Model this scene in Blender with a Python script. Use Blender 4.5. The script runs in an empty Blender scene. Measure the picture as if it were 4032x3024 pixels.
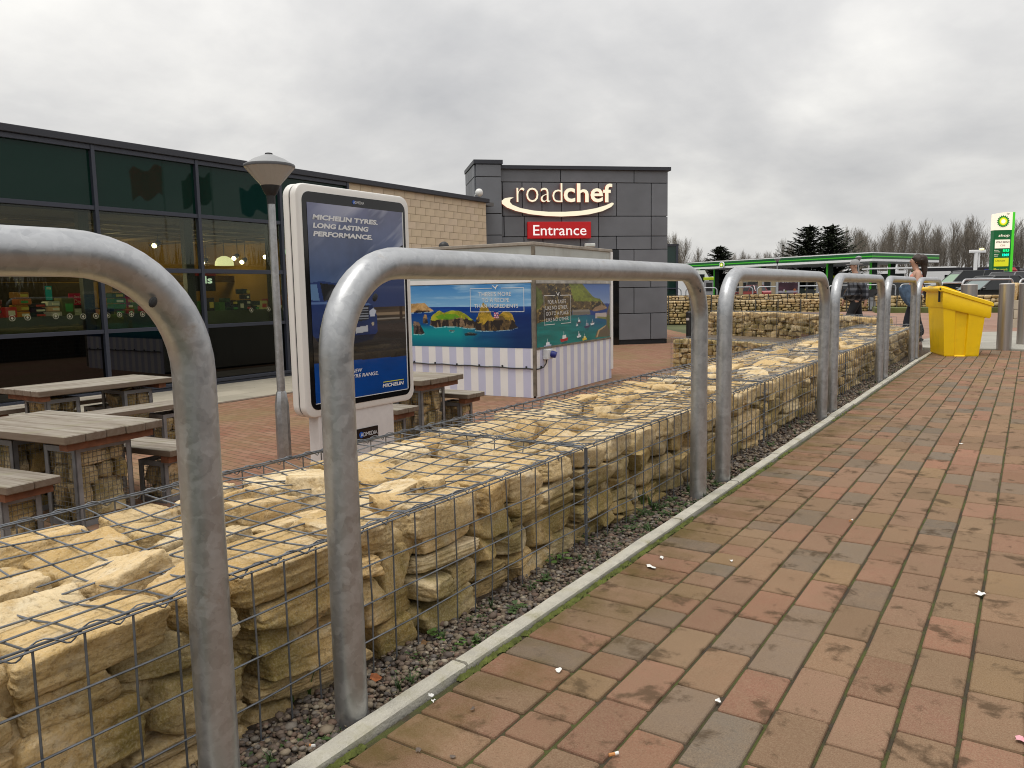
import bpy, math, random
import numpy as np
from mathutils import Vector, Matrix
random.seed(7); RNG = np.random.default_rng(11)
SC = bpy.context.scene; COL = SC.collection
R_ = math.radians

# ---------------------------------------------------------------- camera
FPX, PITCH, ROLL, YAW, EYE = 3081.3, R_(6.627), R_(1.041), R_(33.512), 1.15
def _basis():
    cy, sy, cp, sp = math.cos(YAW), math.sin(YAW), math.cos(PITCH), math.sin(PITCH)
    F = np.array([-sy*cp, cy*cp, -sp]); Rt = np.array([cy, sy, 0.0]); D = np.cross(F, Rt)
    c, s = math.cos(ROLL), math.sin(ROLL)
    return c*Rt + s*D, -s*Rt + c*D, F
CR, CD, CF = _basis()
cam_data = bpy.data.cameras.new('camera'); cam = bpy.data.objects.new('camera', cam_data); COL.objects.link(cam)
mw = Matrix.Identity(4)
for i in range(3):
    mw[i][0] = CR[i]; mw[i][1] = -CD[i]; mw[i][2] = -CF[i]
mw[2][3] = EYE
cam.matrix_world = mw
cam_data.sensor_fit = 'HORIZONTAL'; cam_data.sensor_width = 36.0; cam_data.lens = FPX/4032*36.0
cam_data.clip_start = 0.05; cam_data.clip_end = 3000
SC.camera = cam
FH = np.array([-math.sin(YAW), math.cos(YAW)])
def ray(u, v):
    return CR*((u-2016)/FPX) + CD*((v-1512)/FPX) + CF
def onx(u, v, x):
    r = ray(u, v); t = x/r[0]; return (x, r[1]*t, EYE + r[2]*t)
def onz(u, v, z):
    r = ray(u, v); t = (z-EYE)/r[2]; return (r[0]*t, r[1]*t, z)
def dep(u, v, d):
    """a surveyed point: direction of a sighted feature and its horizontal distance"""
    r = ray(u, v); t = d/(r[0]*FH[0] + r[1]*FH[1]); return (r[0]*t, r[1]*t, EYE + r[2]*t)

# ---------------------------------------------------------------- sky and sun
world = bpy.data.worlds.new('World'); SC.world = world; world.use_nodes = True
SUN_EL, SUN_AZ = R_(50), R_(60)
def build_world():
    nt = world.node_tree; N = nt.nodes; L = nt.links; N.clear()
    out = N.new('ShaderNodeOutputWorld')
    sky = N.new('ShaderNodeTexSky'); sky.sky_type = 'NISHITA'; sky.sun_disc = False
    sky.sun_elevation = SUN_EL; sky.sun_rotation = SUN_AZ
    b1 = N.new('ShaderNodeBackground'); b1.inputs[1].default_value = 0.08; L.new(sky.outputs[0], b1.inputs[0])
    tc = N.new('ShaderNodeTexCoord'); sep = N.new('ShaderNodeSeparateXYZ'); L.new(tc.outputs['Generated'], sep.inputs[0])
    # cloud deck: direction projected on a flat layer
    zz = N.new('ShaderNodeMath'); zz.operation = 'MAXIMUM'; zz.inputs[1].default_value = 0.0; L.new(sep.outputs[2], zz.inputs[0])
    za = N.new('ShaderNodeMath'); za.operation = 'ADD'; za.inputs[1].default_value = 0.34; L.new(zz.outputs[0], za.inputs[0])
    cb = N.new('ShaderNodeCombineXYZ')
    for k in (0, 1):
        dv = N.new('ShaderNodeMath'); dv.operation = 'DIVIDE'; L.new(sep.outputs[k], dv.inputs[0]); L.new(za.outputs[0], dv.inputs[1]); L.new(dv.outputs[0], cb.inputs[k])
    n1 = N.new('ShaderNodeTexNoise'); n1.inputs['Scale'].default_value = 1.15; n1.inputs['Detail'].default_value = 7; n1.inputs['Roughness'].default_value = 0.52; n1.inputs['Distortion'].default_value = 0.35
    n2 = N.new('ShaderNodeTexNoise'); n2.inputs['Scale'].default_value = 3.2; n2.inputs['Detail'].default_value = 6; n2.inputs['Roughness'].default_value = 0.55
    L.new(cb.outputs[0], n1.inputs['Vector']); L.new(cb.outputs[0], n2.inputs['Vector'])
    mx = N.new('ShaderNodeMath'); mx.operation = 'MULTIPLY_ADD'; mx.inputs[1].default_value = 0.34; L.new(n2.outputs[0], mx.inputs[0]); L.new(n1.outputs[0], mx.inputs[2])
    rp = N.new('ShaderNodeValToRGB'); L.new(mx.outputs[0], rp.inputs[0])
    e = rp.color_ramp.elements
    e[0].position = 0.46; e[0].color = (0.50, 0.50, 0.506, 1)
    e[1].position = 0.86; e[1].color = (0.93, 0.91, 0.865, 1)
    k = rp.color_ramp.elements.new(0.66); k.color = (0.68, 0.67, 0.657, 1)
    # overcast sky: zenith about three times as bright as the skyline
    g = N.new('ShaderNodeMapRange'); L.new(sep.outputs[2], g.inputs[0])
    g.inputs[1].default_value = 0.12; g.inputs[2].default_value = 1.0; g.inputs[3].default_value = 1.0; g.inputs[4].default_value = 2.15
    b2 = N.new('ShaderNodeBackground'); L.new(rp.outputs[0], b2.inputs[0]); L.new(g.outputs[0], b2.inputs[1])
    ms = N.new('ShaderNodeMixShader'); ms.inputs[0].default_value = 0.93
    L.new(b1.outputs[0], ms.inputs[1]); L.new(b2.outputs[0], ms.inputs[2]); L.new(ms.outputs[0], out.inputs[0])
build_world()
sun_d = bpy.data.lights.new('sun', 'SUN'); sun_d.energy = 1.5; sun_d.angle = R_(22); sun_d.color = (1.0, 0.96, 0.9)
sun = bpy.data.objects.new('sun', sun_d); COL.objects.link(sun)
sdir = Vector((math.sin(SUN_AZ)*math.cos(SUN_EL), math.cos(SUN_AZ)*math.cos(SUN_EL), math.sin(SUN_EL)))
sdir = Vector((-0.10, -0.30, 1.0)).normalized()
sun.rotation_euler = sdir.to_track_quat('Z', 'Y').to_euler()
sun.location = (30, 0, 40)
vs = SC.view_settings
SC.display_settings.display_device = 'sRGB'
vs.view_transform = 'Standard'; vs.look = 'None'; vs.exposure = 0.0; vs.gamma = 1.0; vs.use_curve_mapping = False
SC.render.engine = 'CYCLES'
SC.cycles.max_bounces = 6; SC.cycles.diffuse_bounces = 2; SC.cycles.glossy_bounces = 3; SC.cycles.transparent_max_bounces = 8
SC.cycles.caustics_reflective = False; SC.cycles.caustics_refractive = False
SC.cycles.use_denoising = True
SC.cycles.pixel_filter_type = 'BLACKMAN_HARRIS'; SC.cycles.filter_width = 1.05

# ---------------------------------------------------------------- helpers
def lin(v):
    v = v/255.0
    return v/12.92 if v <= 0.04045 else ((v+0.055)/1.055)**2.4
def S(r, g, b): return (lin(r), lin(g), lin(b))
def lin_a(a):
    a = np.asarray(a, float)/255.0
    return np.where(a <= 0.04045, a/12.92, ((a+0.055)/1.055)**2.4)

def _hash(ix, iy, iz):
    h = (ix.astype(np.int64)*374761393 + iy.astype(np.int64)*668265263 + iz.astype(np.int64)*1274126177) & 0x7fffffff
    h = ((h ^ (h >> 13))*1103515245 + 12345) & 0x7fffffff
    h = ((h ^ (h >> 11))*69069 + 1) & 0x7fffffff
    return (h & 0xffff)/65535.0
def vnoise(p):
    p = np.asarray(p, float)
    i = np.floor(p); f = p-i; f = f*f*(3-2*f); i = i.astype(np.int64)
    out = 0
    for dx in (0, 1):
        wx = f[:, 0] if dx else 1-f[:, 0]
        for dy in (0, 1):
            wy = f[:, 1] if dy else 1-f[:, 1]
            for dz in (0, 1):
                wz = f[:, 2] if dz else 1-f[:, 2]
                out = out + wx*wy*wz*_hash(i[:, 0]+dx, i[:, 1]+dy, i[:, 2]+dz)
    return out
def fbm(p, o=4, rough=0.5):
    p = np.asarray(p, float); a = 1.0; s = 0; t = 0
    for k in range(o):
        s = s + a*vnoise(p*2**k + 17.3*k); t += a; a *= rough
    return s/t
def fbm2(x, y, o=4, rough=0.5, z=0.0):
    sh = np.shape(x); return fbm(np.stack([np.ravel(x), np.ravel(y), np.full(np.size(x), z)], 1), o, rough).reshape(sh)

MATS = {}
def nodes(name):
    m = bpy.data.materials.new(name); m.use_nodes = True
    nt = m.node_tree; return m, nt, nt.nodes, nt.links, nt.nodes['Principled BSDF']
def M(name, col, rough=0.6, metal=0.0, var=0.0, vscale=4.0, bump=0.0, bscale=60.0, emit=None, estr=0.0, spec=0.5, dirt=None, dscale=6.0, damt=0.5, coat=0.0, stretch=None):
    """principled surface with optional grain, dirt patches and fine relief, all in world-sized noise"""
    if name in MATS: return MATS[name]
    m, nt, N, L, P = nodes(name)
    P.inputs['Base Color'].default_value = (*col, 1); P.inputs['Roughness'].default_value = rough
    P.inputs['Metallic'].default_value = metal; P.inputs['Specular IOR Level'].default_value = spec
    if coat: P.inputs['Coat Weight'].default_value = coat; P.inputs['Coat Roughness'].default_value = 0.06
    if emit: P.inputs['Emission Color'].default_value = (*emit, 1); P.inputs['Emission Strength'].default_value = estr
    vec = None
    if var or bump or dirt:
        tc = N.new('ShaderNodeTexCoord'); vec = tc.outputs['Object']
        if stretch:
            mp = N.new('ShaderNodeMapping'); mp.inputs['Scale'].default_value = stretch; L.new(vec, mp.inputs[0]); vec = mp.outputs[0]
    cur = None
    if var:
        n = N.new('ShaderNodeTexNoise'); n.inputs['Scale'].default_value = vscale; n.inputs['Detail'].default_value = 6; L.new(vec, n.inputs['Vector'])
        mr = N.new('ShaderNodeMapRange'); mr.inputs[1].default_value = 0.3; mr.inputs[2].default_value = 0.7; L.new(n.outputs[0], mr.inputs[0])
        mx = N.new('ShaderNodeMix'); mx.data_type = 'RGBA'; L.new(mr.outputs[0], mx.inputs[0])
        mx.inputs[6].default_value = (*[c*(1-var) for c in col], 1); mx.inputs[7].default_value = (*[min(1, c*(1+var)) for c in col], 1); cur = mx.outputs[2]
    if dirt:
        n = N.new('ShaderNodeTexNoise'); n.inputs['Scale'].default_value = dscale; n.inputs['Detail'].default_value = 8; n.inputs['Roughness'].default_value = 0.65; L.new(vec, n.inputs['Vector'])
        mr = N.new('ShaderNodeMapRange'); mr.inputs[1].default_value = 0.5; mr.inputs[2].default_value = 0.72; mr.inputs[4].default_value = damt; L.new(n.outputs[0], mr.inputs[0])
        mx = N.new('ShaderNodeMix'); mx.data_type = 'RGBA'; L.new(mr.outputs[0], mx.inputs[0])
        if cur: L.new(cur, mx.inputs[6])
        else: mx.inputs[6].default_value = (*col, 1)
        mx.inputs[7].default_value = (*dirt, 1); cur = mx.outputs[2]
    if cur: L.new(cur, P.inputs['Base Color'])
    if bump:
        n = N.new('ShaderNodeTexNoise'); n.inputs['Scale'].default_value = bscale; n.inputs['Detail'].default_value = 5; L.new(vec, n.inputs['Vector'])
        b = N.new('ShaderNodeBump'); b.inputs['Strength'].default_value = bump; b.inputs['Distance'].default_value = 0.01; L.new(n.outputs[0], b.inputs['Height']); L.new(b.outputs[0], P.inputs['Normal'])
    MATS[name] = m; return m

def tag(o, label=None, cat=None, group=None, kind=None):
    if label: o['label'] = label
    if cat: o['category'] = cat
    if group: o['group'] = group
    if kind: o['kind'] = kind
    return o
def thing(name, label, cat, loc=(0, 0, 0), rz=0.0, group=None):
    o = bpy.data.objects.new(name, None); COL.objects.link(o); o.empty_display_size = 0.2
    o.location = loc; o.rotation_euler = (0, 0, rz); return tag(o, label, cat, group)
def link(name, me, parent=None, loc=None, rot=None, scale=None):
    o = bpy.data.objects.new(name, me); COL.objects.link(o)
    if parent: o.parent = parent
    if loc is not None: o.location = loc
    if rot is not None: o.rotation_euler = rot
    if scale is not None: o.scale = scale
    return o
def dup(root, loc=None, rz=None, label=None, group=None):
    def cp(o, par):
        c = o.copy(); COL.objects.link(c)
        if par: c.parent = par
        for ch in list(o.children): cp(ch, c)
        return c
    r = cp(root, None)
    if loc is not None: r.location = loc
    if rz is not None: r.rotation_euler = (0, 0, rz)
    if label: r['label'] = label
    if group: r['group'] = group
    return r

class MB:
    """collects boxes, tubes, lathes and sheets into ONE mesh"""
    def __init__(s): s.v = []; s.f = []; s.mi = []; s.c = []
    def add(s, vs, fs, mi=0, col=None):
        b = len(s.v); s.v.extend([tuple(map(float, p)) for p in vs]); s.f.extend([tuple(i+b for i in f) for f in fs]); s.mi.extend([mi]*len(fs))
        s.c.extend([col or (1, 1, 1)]*len(vs)); return s
    def box(s, c, d, rot=None, mi=0, bev=0.0, col=None, taper=None):
        x, y, z = d[0]/2, d[1]/2, d[2]/2
        if bev <= 0:
            vs = [(-x, -y, -z), (x, -y, -z), (x, y, -z), (-x, y, -z), (-x, -y, z), (x, -y, z), (x, y, z), (-x, y, z)]
            fs = [(0, 3, 2, 1), (4, 5, 6, 7), (0, 1, 5, 4), (1, 2, 6, 5), (2, 3, 7, 6), (3, 0, 4, 7)]
        else:
            b = min(bev, x*0.9, y*0.9, z*0.9); vs = []; 
            for sx in (-1, 1):
                for sy in (-1, 1):
                    for sz in (-1, 1):
                        vs += [(sx*x, sy*(y-b), sz*(z-b)), (sx*(x-b), sy*y, sz*(z-b)), (sx*(x-b), sy*(y-b), sz*z)]
            def ix(a, bb, cc, k): return (((a+1)//2)*4 + ((bb+1)//2)*2 + (cc+1)//2)*3 + k
            fs = []
            for a in (-1, 1):
                fs.append([ix(a, -1, -1, 0), ix(a, 1, -1, 0), ix(a, 1, 1, 0), ix(a, -1, 1, 0)][::a])
                fs.append([ix(-1, a, -1, 1), ix(-1, a, 1, 1), ix(1, a, 1, 1), ix(1, a, -1, 1)][::a])
                fs.append([ix(-1, -1, a, 2), ix(1, -1, a, 2), ix(1, 1, a, 2), ix(-1, 1, a, 2)][::a])
            for a in (-1, 1):
                for bb in (-1, 1):
                    q = a*bb
                    fs.append([ix(a, bb, -1, 0), ix(a, bb, -1, 1), ix(a, bb, 1, 1), ix(a, bb, 1, 0)][::q])
                    fs.append([ix(-1, a, bb, 1), ix(-1, a, bb, 2), ix(1, a, bb, 2), ix(1, a, bb, 1)][::q])
                    fs.append([ix(a, -1, bb, 2), ix(a, -1, bb, 0), ix(a, 1, bb, 0), ix(a, 1, bb, 2)][::q])
                    for cc in (-1, 1):
                        fs.append([ix(a, bb, cc, 0), ix(a, bb, cc, 1), ix(a, bb, cc, 2)][::a*bb*cc])
        if taper: vs = [(p[0]*(1+(taper-1)*(p[2]+z)/(2*z)), p[1]*(1+(taper-1)*(p[2]+z)/(2*z)), p[2]) for p in vs]
        if rot is not None:
            m = rot if isinstance(rot, Matrix) else Matrix.Rotation(rot, 3, 'Z'); vs = [tuple(m @ Vector(p)) for p in vs]
        return s.add([(p[0]+c[0], p[1]+c[1], p[2]+c[2]) for p in vs], fs, mi, col)
    def tube(s, pts, r, n=8, closed=False, caps=True, mi=0, col=None):
        P = np.asarray(pts, float); m = len(P)
        rad = np.full(m, r) if np.isscalar(r) else np.asarray(r, float)
        T = np.empty_like(P)
        if closed: T = np.roll(P, -1, 0)-np.roll(P, 1, 0)
        else: T[1:-1] = P[2:]-P[:-2]; T[0] = P[1]-P[0]; T[-1] = P[-1]-P[-2]
        T /= np.maximum(np.linalg.norm(T, axis=1), 1e-12)[:, None]
        u = np.cross(T[0], (0, 0, 1.0)) if abs(T[0][2]) < 0.9 else np.cross(T[0], (1.0, 0, 0))
        u /= np.linalg.norm(u); ang = np.arange(n)*2*math.pi/n; vs = []
        for i in range(m):
            u = u-T[i]*np.dot(u, T[i]); u /= np.linalg.norm(u); w = np.cross(T[i], u)
            vs.append(P[i]+rad[i]*(np.cos(ang)[:, None]*u+np.sin(ang)[:, None]*w))
        fs = []
        for i in range(m if closed else m-1):
            a, b = i*n, ((i+1) % m)*n
            for k in range(n): fs.append((a+k, a+(k+1) % n, b+(k+1) % n, b+k))
        if caps and not closed: fs.append(tuple(range(n))[::-1]); fs.append(tuple((m-1)*n+k for k in range(n)))
        return s.add(np.concatenate(vs), fs, mi, col)
    def lathe(s, prof, n=24, c=(0, 0, 0), mi=0, cap=True):
        vs = []; fs = []
        for r, z in prof:
            for k in range(n): a = 2*math.pi*k/n; vs.append((c[0]+r*math.cos(a), c[1]+r*math.sin(a), c[2]+z))
        for i in range(len(prof)-1):
            for k in range(n): fs.append((i*n+k, i*n+(k+1) % n, (i+1)*n+(k+1) % n, (i+1)*n+k))
        if cap: fs.append(tuple(range(n))[::-1]); fs.append(tuple((len(prof)-1)*n+k for k in range(n)))
        return s.add(vs, fs, mi)
    def prism(s, poly, y0, y1, mi=0, plane='xz'):
        """polygon in the x-z plane (counter-clockwise seen from -y) swept from y0 to y1"""
        n = len(poly)
        f = (lambda p, y: (p[0], y, p[1])) if plane == 'xz' else (lambda p, y: (p[0], p[1], y))
        vs = [f(p, y0) for p in poly]+[f(p, y1) for p in poly]
        fs = [tuple(range(n)), tuple(range(2*n-1, n-1, -1))]+[(i, i+n, (i+1) % n+n, (i+1) % n) for i in range(n)]
        if plane != 'xz': fs = [q[::-1] for q in fs]
        return s.add(vs, fs, mi)
    def ell(s, c, r, n=10, m=6, mi=0, col=None):
        vs = []; fs = []
        for i in range(m+1):
            t = math.pi*i/m
            for k in range(n): a = 2*math.pi*k/n; vs.append((c[0]+r[0]*math.sin(t)*math.cos(a), c[1]+r[1]*math.sin(t)*math.sin(a), c[2]-r[2]*math.cos(t)))
        for i in range(m):
            for k in range(n): fs.append((i*n+k, i*n+(k+1) % n, (i+1)*n+(k+1) % n, (i+1)*n+k))
        return s.add(vs, fs, mi, col)
    def mesh(s, name, mat=None, smooth=False, cols=False):
        me = bpy.data.meshes.new(name); me.from_pydata(s.v, [], s.f)
        mats = mat if isinstance(mat, (list, tuple)) else [mat]
        for m in mats:
            if m: me.materials.append(m)
        if len(mats) > 1: me.polygons.foreach_set('material_index', s.mi)
        if cols:
            a = me.color_attributes.new('col', 'FLOAT_COLOR', 'POINT'); a.data.foreach_set('color', np.concatenate([np.asarray(s.c, float), np.ones((len(s.c), 1))], 1).ravel())
        if smooth: shade(me, smooth if smooth is not True else 40)
        me.validate(); me.update(); return me
    def build(s, name, mat=None, parent=None, smooth=False, loc=None, rot=None, cols=False):
        return link(name, s.mesh(name, mat, smooth, cols), parent, loc, rot)
def shade(me, ang=40):
    me.polygons.foreach_set('use_smooth', [True]*len(me.polygons))
    try: me.set_sharp_from_angle(angle=R_(ang))
    except Exception: pass

def np_mesh(name, V, F, mat, cols=None, smooth=False):
    """fast mesh from arrays; F is (n,k) with k = 3 or 4"""
    me = bpy.data.meshes.new(name); V = np.asarray(V, np.float32); F = np.asarray(F, np.int32); k = F.shape[1]
    me.vertices.add(len(V)); me.vertices.foreach_set('co', V.ravel())
    me.loops.add(F.size); me.loops.foreach_set('vertex_index', F.ravel())
    me.polygons.add(len(F)); me.polygons.foreach_set('loop_start', np.arange(0, F.size, k, dtype=np.int32))
    if mat: me.materials.append(mat)
    me.update(calc_edges=True)
    if cols is not None:
        a = me.color_attributes.new('col', 'FLOAT_COLOR', 'POINT'); a.data.foreach_set('color', np.concatenate([cols, np.ones((len(cols), 1))], 1).astype(np.float32).ravel())
    if smooth: me.polygons.foreach_set('use_smooth', np.ones(len(F), bool))
    return me

def text_geo(body, bold=0.0, res=3, spacing=1.0):
    """outline of a word as flat triangles (built-in lettering), size-1 coordinates"""
    cu = bpy.data.curves.new('lettering', 'FONT'); cu.body = body; cu.size = 1.0; cu.offset = bold; cu.resolution_u = res; cu.space_character = spacing
    ob = bpy.data.objects.new('lettering', cu); COL.objects.link(ob)
    dg = bpy.context.evaluated_depsgraph_get(); dg.update()
    me = bpy.data.meshes.new_from_object(ob.evaluated_get(dg))
    V = [tuple(v.co) for v in me.vertices]; F = [tuple(p.vertices) for p in me.polygons]
    bpy.data.objects.remove(ob); bpy.data.curves.remove(cu); bpy.data.meshes.remove(me)
    return V, F
def put_text(mb, body, x0, x1, zb, zt, y, bold=0.0, shear=0.0, mi=0, cap=None, depth=0.0, align='fit', spacing=1.0):
    """letters in the local x-z plane facing -y, fitted to the box; `cap`: string whose height fills zb..zt"""
    V, F = text_geo(body, bold, spacing=spacing); A = np.array(V)
    if len(A) == 0: return
    if cap:
        C = np.array(text_geo(cap, bold)[0]); lo, hi = C[:, 1].min(), C[:, 1].max()
    else: lo, hi = A[:, 1].min(), A[:, 1].max()
    sz = (zt-zb)/(hi-lo); X = A[:, 0]-A[:, 0].min(); sx = (x1-x0)/X.max() if align == 'fit' else sz
    Z = (A[:, 1]-lo)*sz; X = X*sx + x0 + Z*shear
    if align == 'right': X += x1-X.max()
    elif align == 'center': X += (x0+x1)/2-(X.max()+X.min())/2
    vs = [(X[i], y, zb+Z[i]) for i in range(len(X))]
    if depth <= 0: mb.add(vs, F, mi); return
    n = len(vs); from collections import Counter
    cnt = Counter()
    for f in F:
        for a, b in zip(f, f[1:]+f[:1]): cnt[(a, b)] += 1
    side = [(b, a, a+n, b+n) for (a, b) in cnt if (b, a) not in cnt]
    mb.add(vs+[(p[0], y+depth, p[2]) for p in vs], [tuple(f) for f in F], mi)
    base = len(mb.v)-2*n
    mb.f.extend([tuple(i+base for i in q) for q in side]); mb.mi.extend([mi+1]*len(side))

def vcol_mat(name, rough=0.5, spec=0.4, coat=0.0, emit=0.0):
    if name in MATS: return MATS[name]
    m, nt, N, L, P = nodes(name); a = N.new('ShaderNodeVertexColor'); a.layer_name = 'col'
    L.new(a.outputs[0], P.inputs['Base Color']); P.inputs['Roughness'].default_value = rough; P.inputs['Specular IOR Level'].default_value = spec
    if coat: P.inputs['Coat Weight'].default_value = coat; P.inputs['Coat Roughness'].default_value = 0.03
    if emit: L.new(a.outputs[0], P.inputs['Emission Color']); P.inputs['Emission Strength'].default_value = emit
    MATS[name] = m; return m
def print_sheet(name, paint, x0, x1, z0, z1, y, nx, nz, mat, parent):
    """a printed picture: a flat sheet in the local x-z plane facing -y with the print in its colour layer"""
    xs = np.linspace(0, 1, nx+1); zs = np.linspace(0, 1, nz+1); U, W = np.meshgrid(xs, zs)
    col = lin_a(paint(U, W)).reshape(-1, 3)
    V = np.stack([x0+(x1-x0)*U.ravel(), np.full(U.size, y), z0+(z1-z0)*W.ravel()], 1)
    i = np.arange((nx+1)*(nz+1)).reshape(nz+1, nx+1)
    F = np.stack([i[:-1, :-1], i[:-1, 1:], i[1:, 1:], i[1:, :-1]], -1).reshape(-1, 4)
    return link(name, np_mesh(name, V, F, mat, col), parent)
def inpoly(X, Y, poly):
    ins = np.zeros(X.shape, bool); n = len(poly)
    for i in range(n):
        x1, y1 = poly[i]; x2, y2 = poly[(i+1) % n]
        if y1 == y2: continue
        c = ((y1 > Y) != (y2 > Y)) & (X < (x2-x1)*(Y-y1)/(y2-y1)+x1); ins ^= c
    return ins
def blend(img, mask, col, a=1.0):
    w = (np.asarray(mask, float)*a)[..., None]; c = np.asarray(col, float)
    return img*(1-w)+c*w
# ---------------------------------------------------------------- special materials
def ramp(N, stops, interp='LINEAR'):
    r = N.new('ShaderNodeValToRGB'); r.color_ramp.interpolation = interp; e = r.color_ramp.elements
    e[0].position = stops[0][0]; e[0].color = (*stops[0][1], 1); e[1].position = stops[-1][0]; e[1].color = (*stops[-1][1], 1)
    for p, c in stops[1:-1]: k = e.new(p); k.color = (*c, 1)
    return r
def noise(N, L, vec, sc, det=6, rough=0.55, dist=0.0):
    n = N.new('ShaderNodeTexNoise'); n.inputs['Scale'].default_value = sc; n.inputs['Detail'].default_value = det; n.inputs['Roughness'].default_value = rough; n.inputs['Distortion'].default_value = dist
    L.new(vec, n.inputs['Vector']); return n.outputs[0]
def mrange(N, L, v, a, b, c=0.0, d=1.0):
    m = N.new('ShaderNodeMapRange'); m.inputs[1].default_value = a; m.inputs[2].default_value = b; m.inputs[3].default_value = c; m.inputs[4].default_value = d; L.new(v, m.inputs[0]); return m.outputs[0]
def mixc(N, L, fac, a, b, mode='MIX'):
    m = N.new('ShaderNodeMix'); m.data_type = 'RGBA'; m.blend_type = mode
    if isinstance(fac, (int, float)): m.inputs[0].default_value = fac
    else: L.new(fac, m.inputs[0])
    for k, s in ((6, a), (7, b)):
        if isinstance(s, tuple): m.inputs[k].default_value = (*s, 1)
        else: L.new(s, m.inputs[k])
    return m.outputs[2]
def mmath(N, L, op, a, b):
    m = N.new('ShaderNodeMath'); m.operation = op
    for k, s in ((0, a), (1, b)):
        if isinstance(s, (int, float)): m.inputs[k].default_value = s
        else: L.new(s, m.inputs[k])
    return m.outputs[0]
def stone_mat(name, island=False, fine=True, moss=0.85):
    m, nt, N, L, P = nodes(name)
    geo = N.new('ShaderNodeNewGeometry'); pos = geo.outputs['Position']
    if island: rnd = geo.outputs['Random Per Island']
    else: oi = N.new('ShaderNodeObjectInfo'); rnd = oi.outputs['Random']
    base = ramp(N, [(0.0, (0.72, 0.535, 0.295)), (0.2, (0.58, 0.40, 0.185)), (0.4, (0.76, 0.62, 0.40)), (0.6, (0.52, 0.345, 0.145)), (0.8, (0.69, 0.55, 0.345)), (1.0, (0.63, 0.44, 0.205))], 'LINEAR')
    L.new(rnd, base.inputs[0]); c = base.outputs[0]
    # bedding bands, ochre iron stain, grey lichen, moss patches, dark pits
    sp = N.new('ShaderNodeMapping'); sp.inputs['Scale'].default_value = (1, 1, 3.0); L.new(pos, sp.inputs[0])
    n1 = noise(N, L, sp.outputs[0], 7, 7, 0.6, 0.5); c = mixc(N, L, mrange(N, L, n1, 0.46, 0.70, 0, 0.7), c, (0.40, 0.245, 0.075))
    n4 = noise(N, L, pos, 13, 6, 0.65); c = mixc(N, L, mrange(N, L, n4, 0.52, 0.75, 0, 0.65), c, (0.68, 0.61, 0.47))
    n2 = noise(N, L, pos, 3.1, 8, 0.62); mo = mrange(N, L, n2, 0.40, 0.60, 0, moss)
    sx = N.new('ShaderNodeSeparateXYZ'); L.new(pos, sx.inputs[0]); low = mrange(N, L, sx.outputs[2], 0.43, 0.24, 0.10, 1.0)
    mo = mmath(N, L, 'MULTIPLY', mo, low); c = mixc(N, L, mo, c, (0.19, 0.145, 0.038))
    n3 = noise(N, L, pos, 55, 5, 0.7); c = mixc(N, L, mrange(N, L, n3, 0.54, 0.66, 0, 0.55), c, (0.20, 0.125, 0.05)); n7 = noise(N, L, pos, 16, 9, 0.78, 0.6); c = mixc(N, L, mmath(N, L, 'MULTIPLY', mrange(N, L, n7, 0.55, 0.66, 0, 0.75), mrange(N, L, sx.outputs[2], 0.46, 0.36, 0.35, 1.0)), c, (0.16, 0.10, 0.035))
    n6 = noise(N, L, pos, 150, 3, 0.6); c = mixc(N, L, mrange(N, L, n6, 0.45, 0.65, 0.0, 0.18), c, (0.75, 0.66, 0.48))
    L.new(c, P.inputs['Base Color']); P.inputs['Roughness'].default_value = 0.95; P.inputs['Specular IOR Level'].default_value = 0.06
    if fine:
        h = mmath(N, L, 'ADD', noise(N, L, pos, 22, 6, 0.62), mmath(N, L, 'MULTIPLY', noise(N, L, pos, 90, 3, 0.6), 0.22))
        b = N.new('ShaderNodeBump'); b.inputs['Strength'].default_value = 0.75; b.inputs['Distance'].default_value = 0.016; L.new(h, b.inputs['Height']); L.new(b.outputs[0], P.inputs['Normal'])
    return m
STONE = stone_mat('limestone'); STONE_STUFF = stone_mat('limestone_rubble', island=True)
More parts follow.
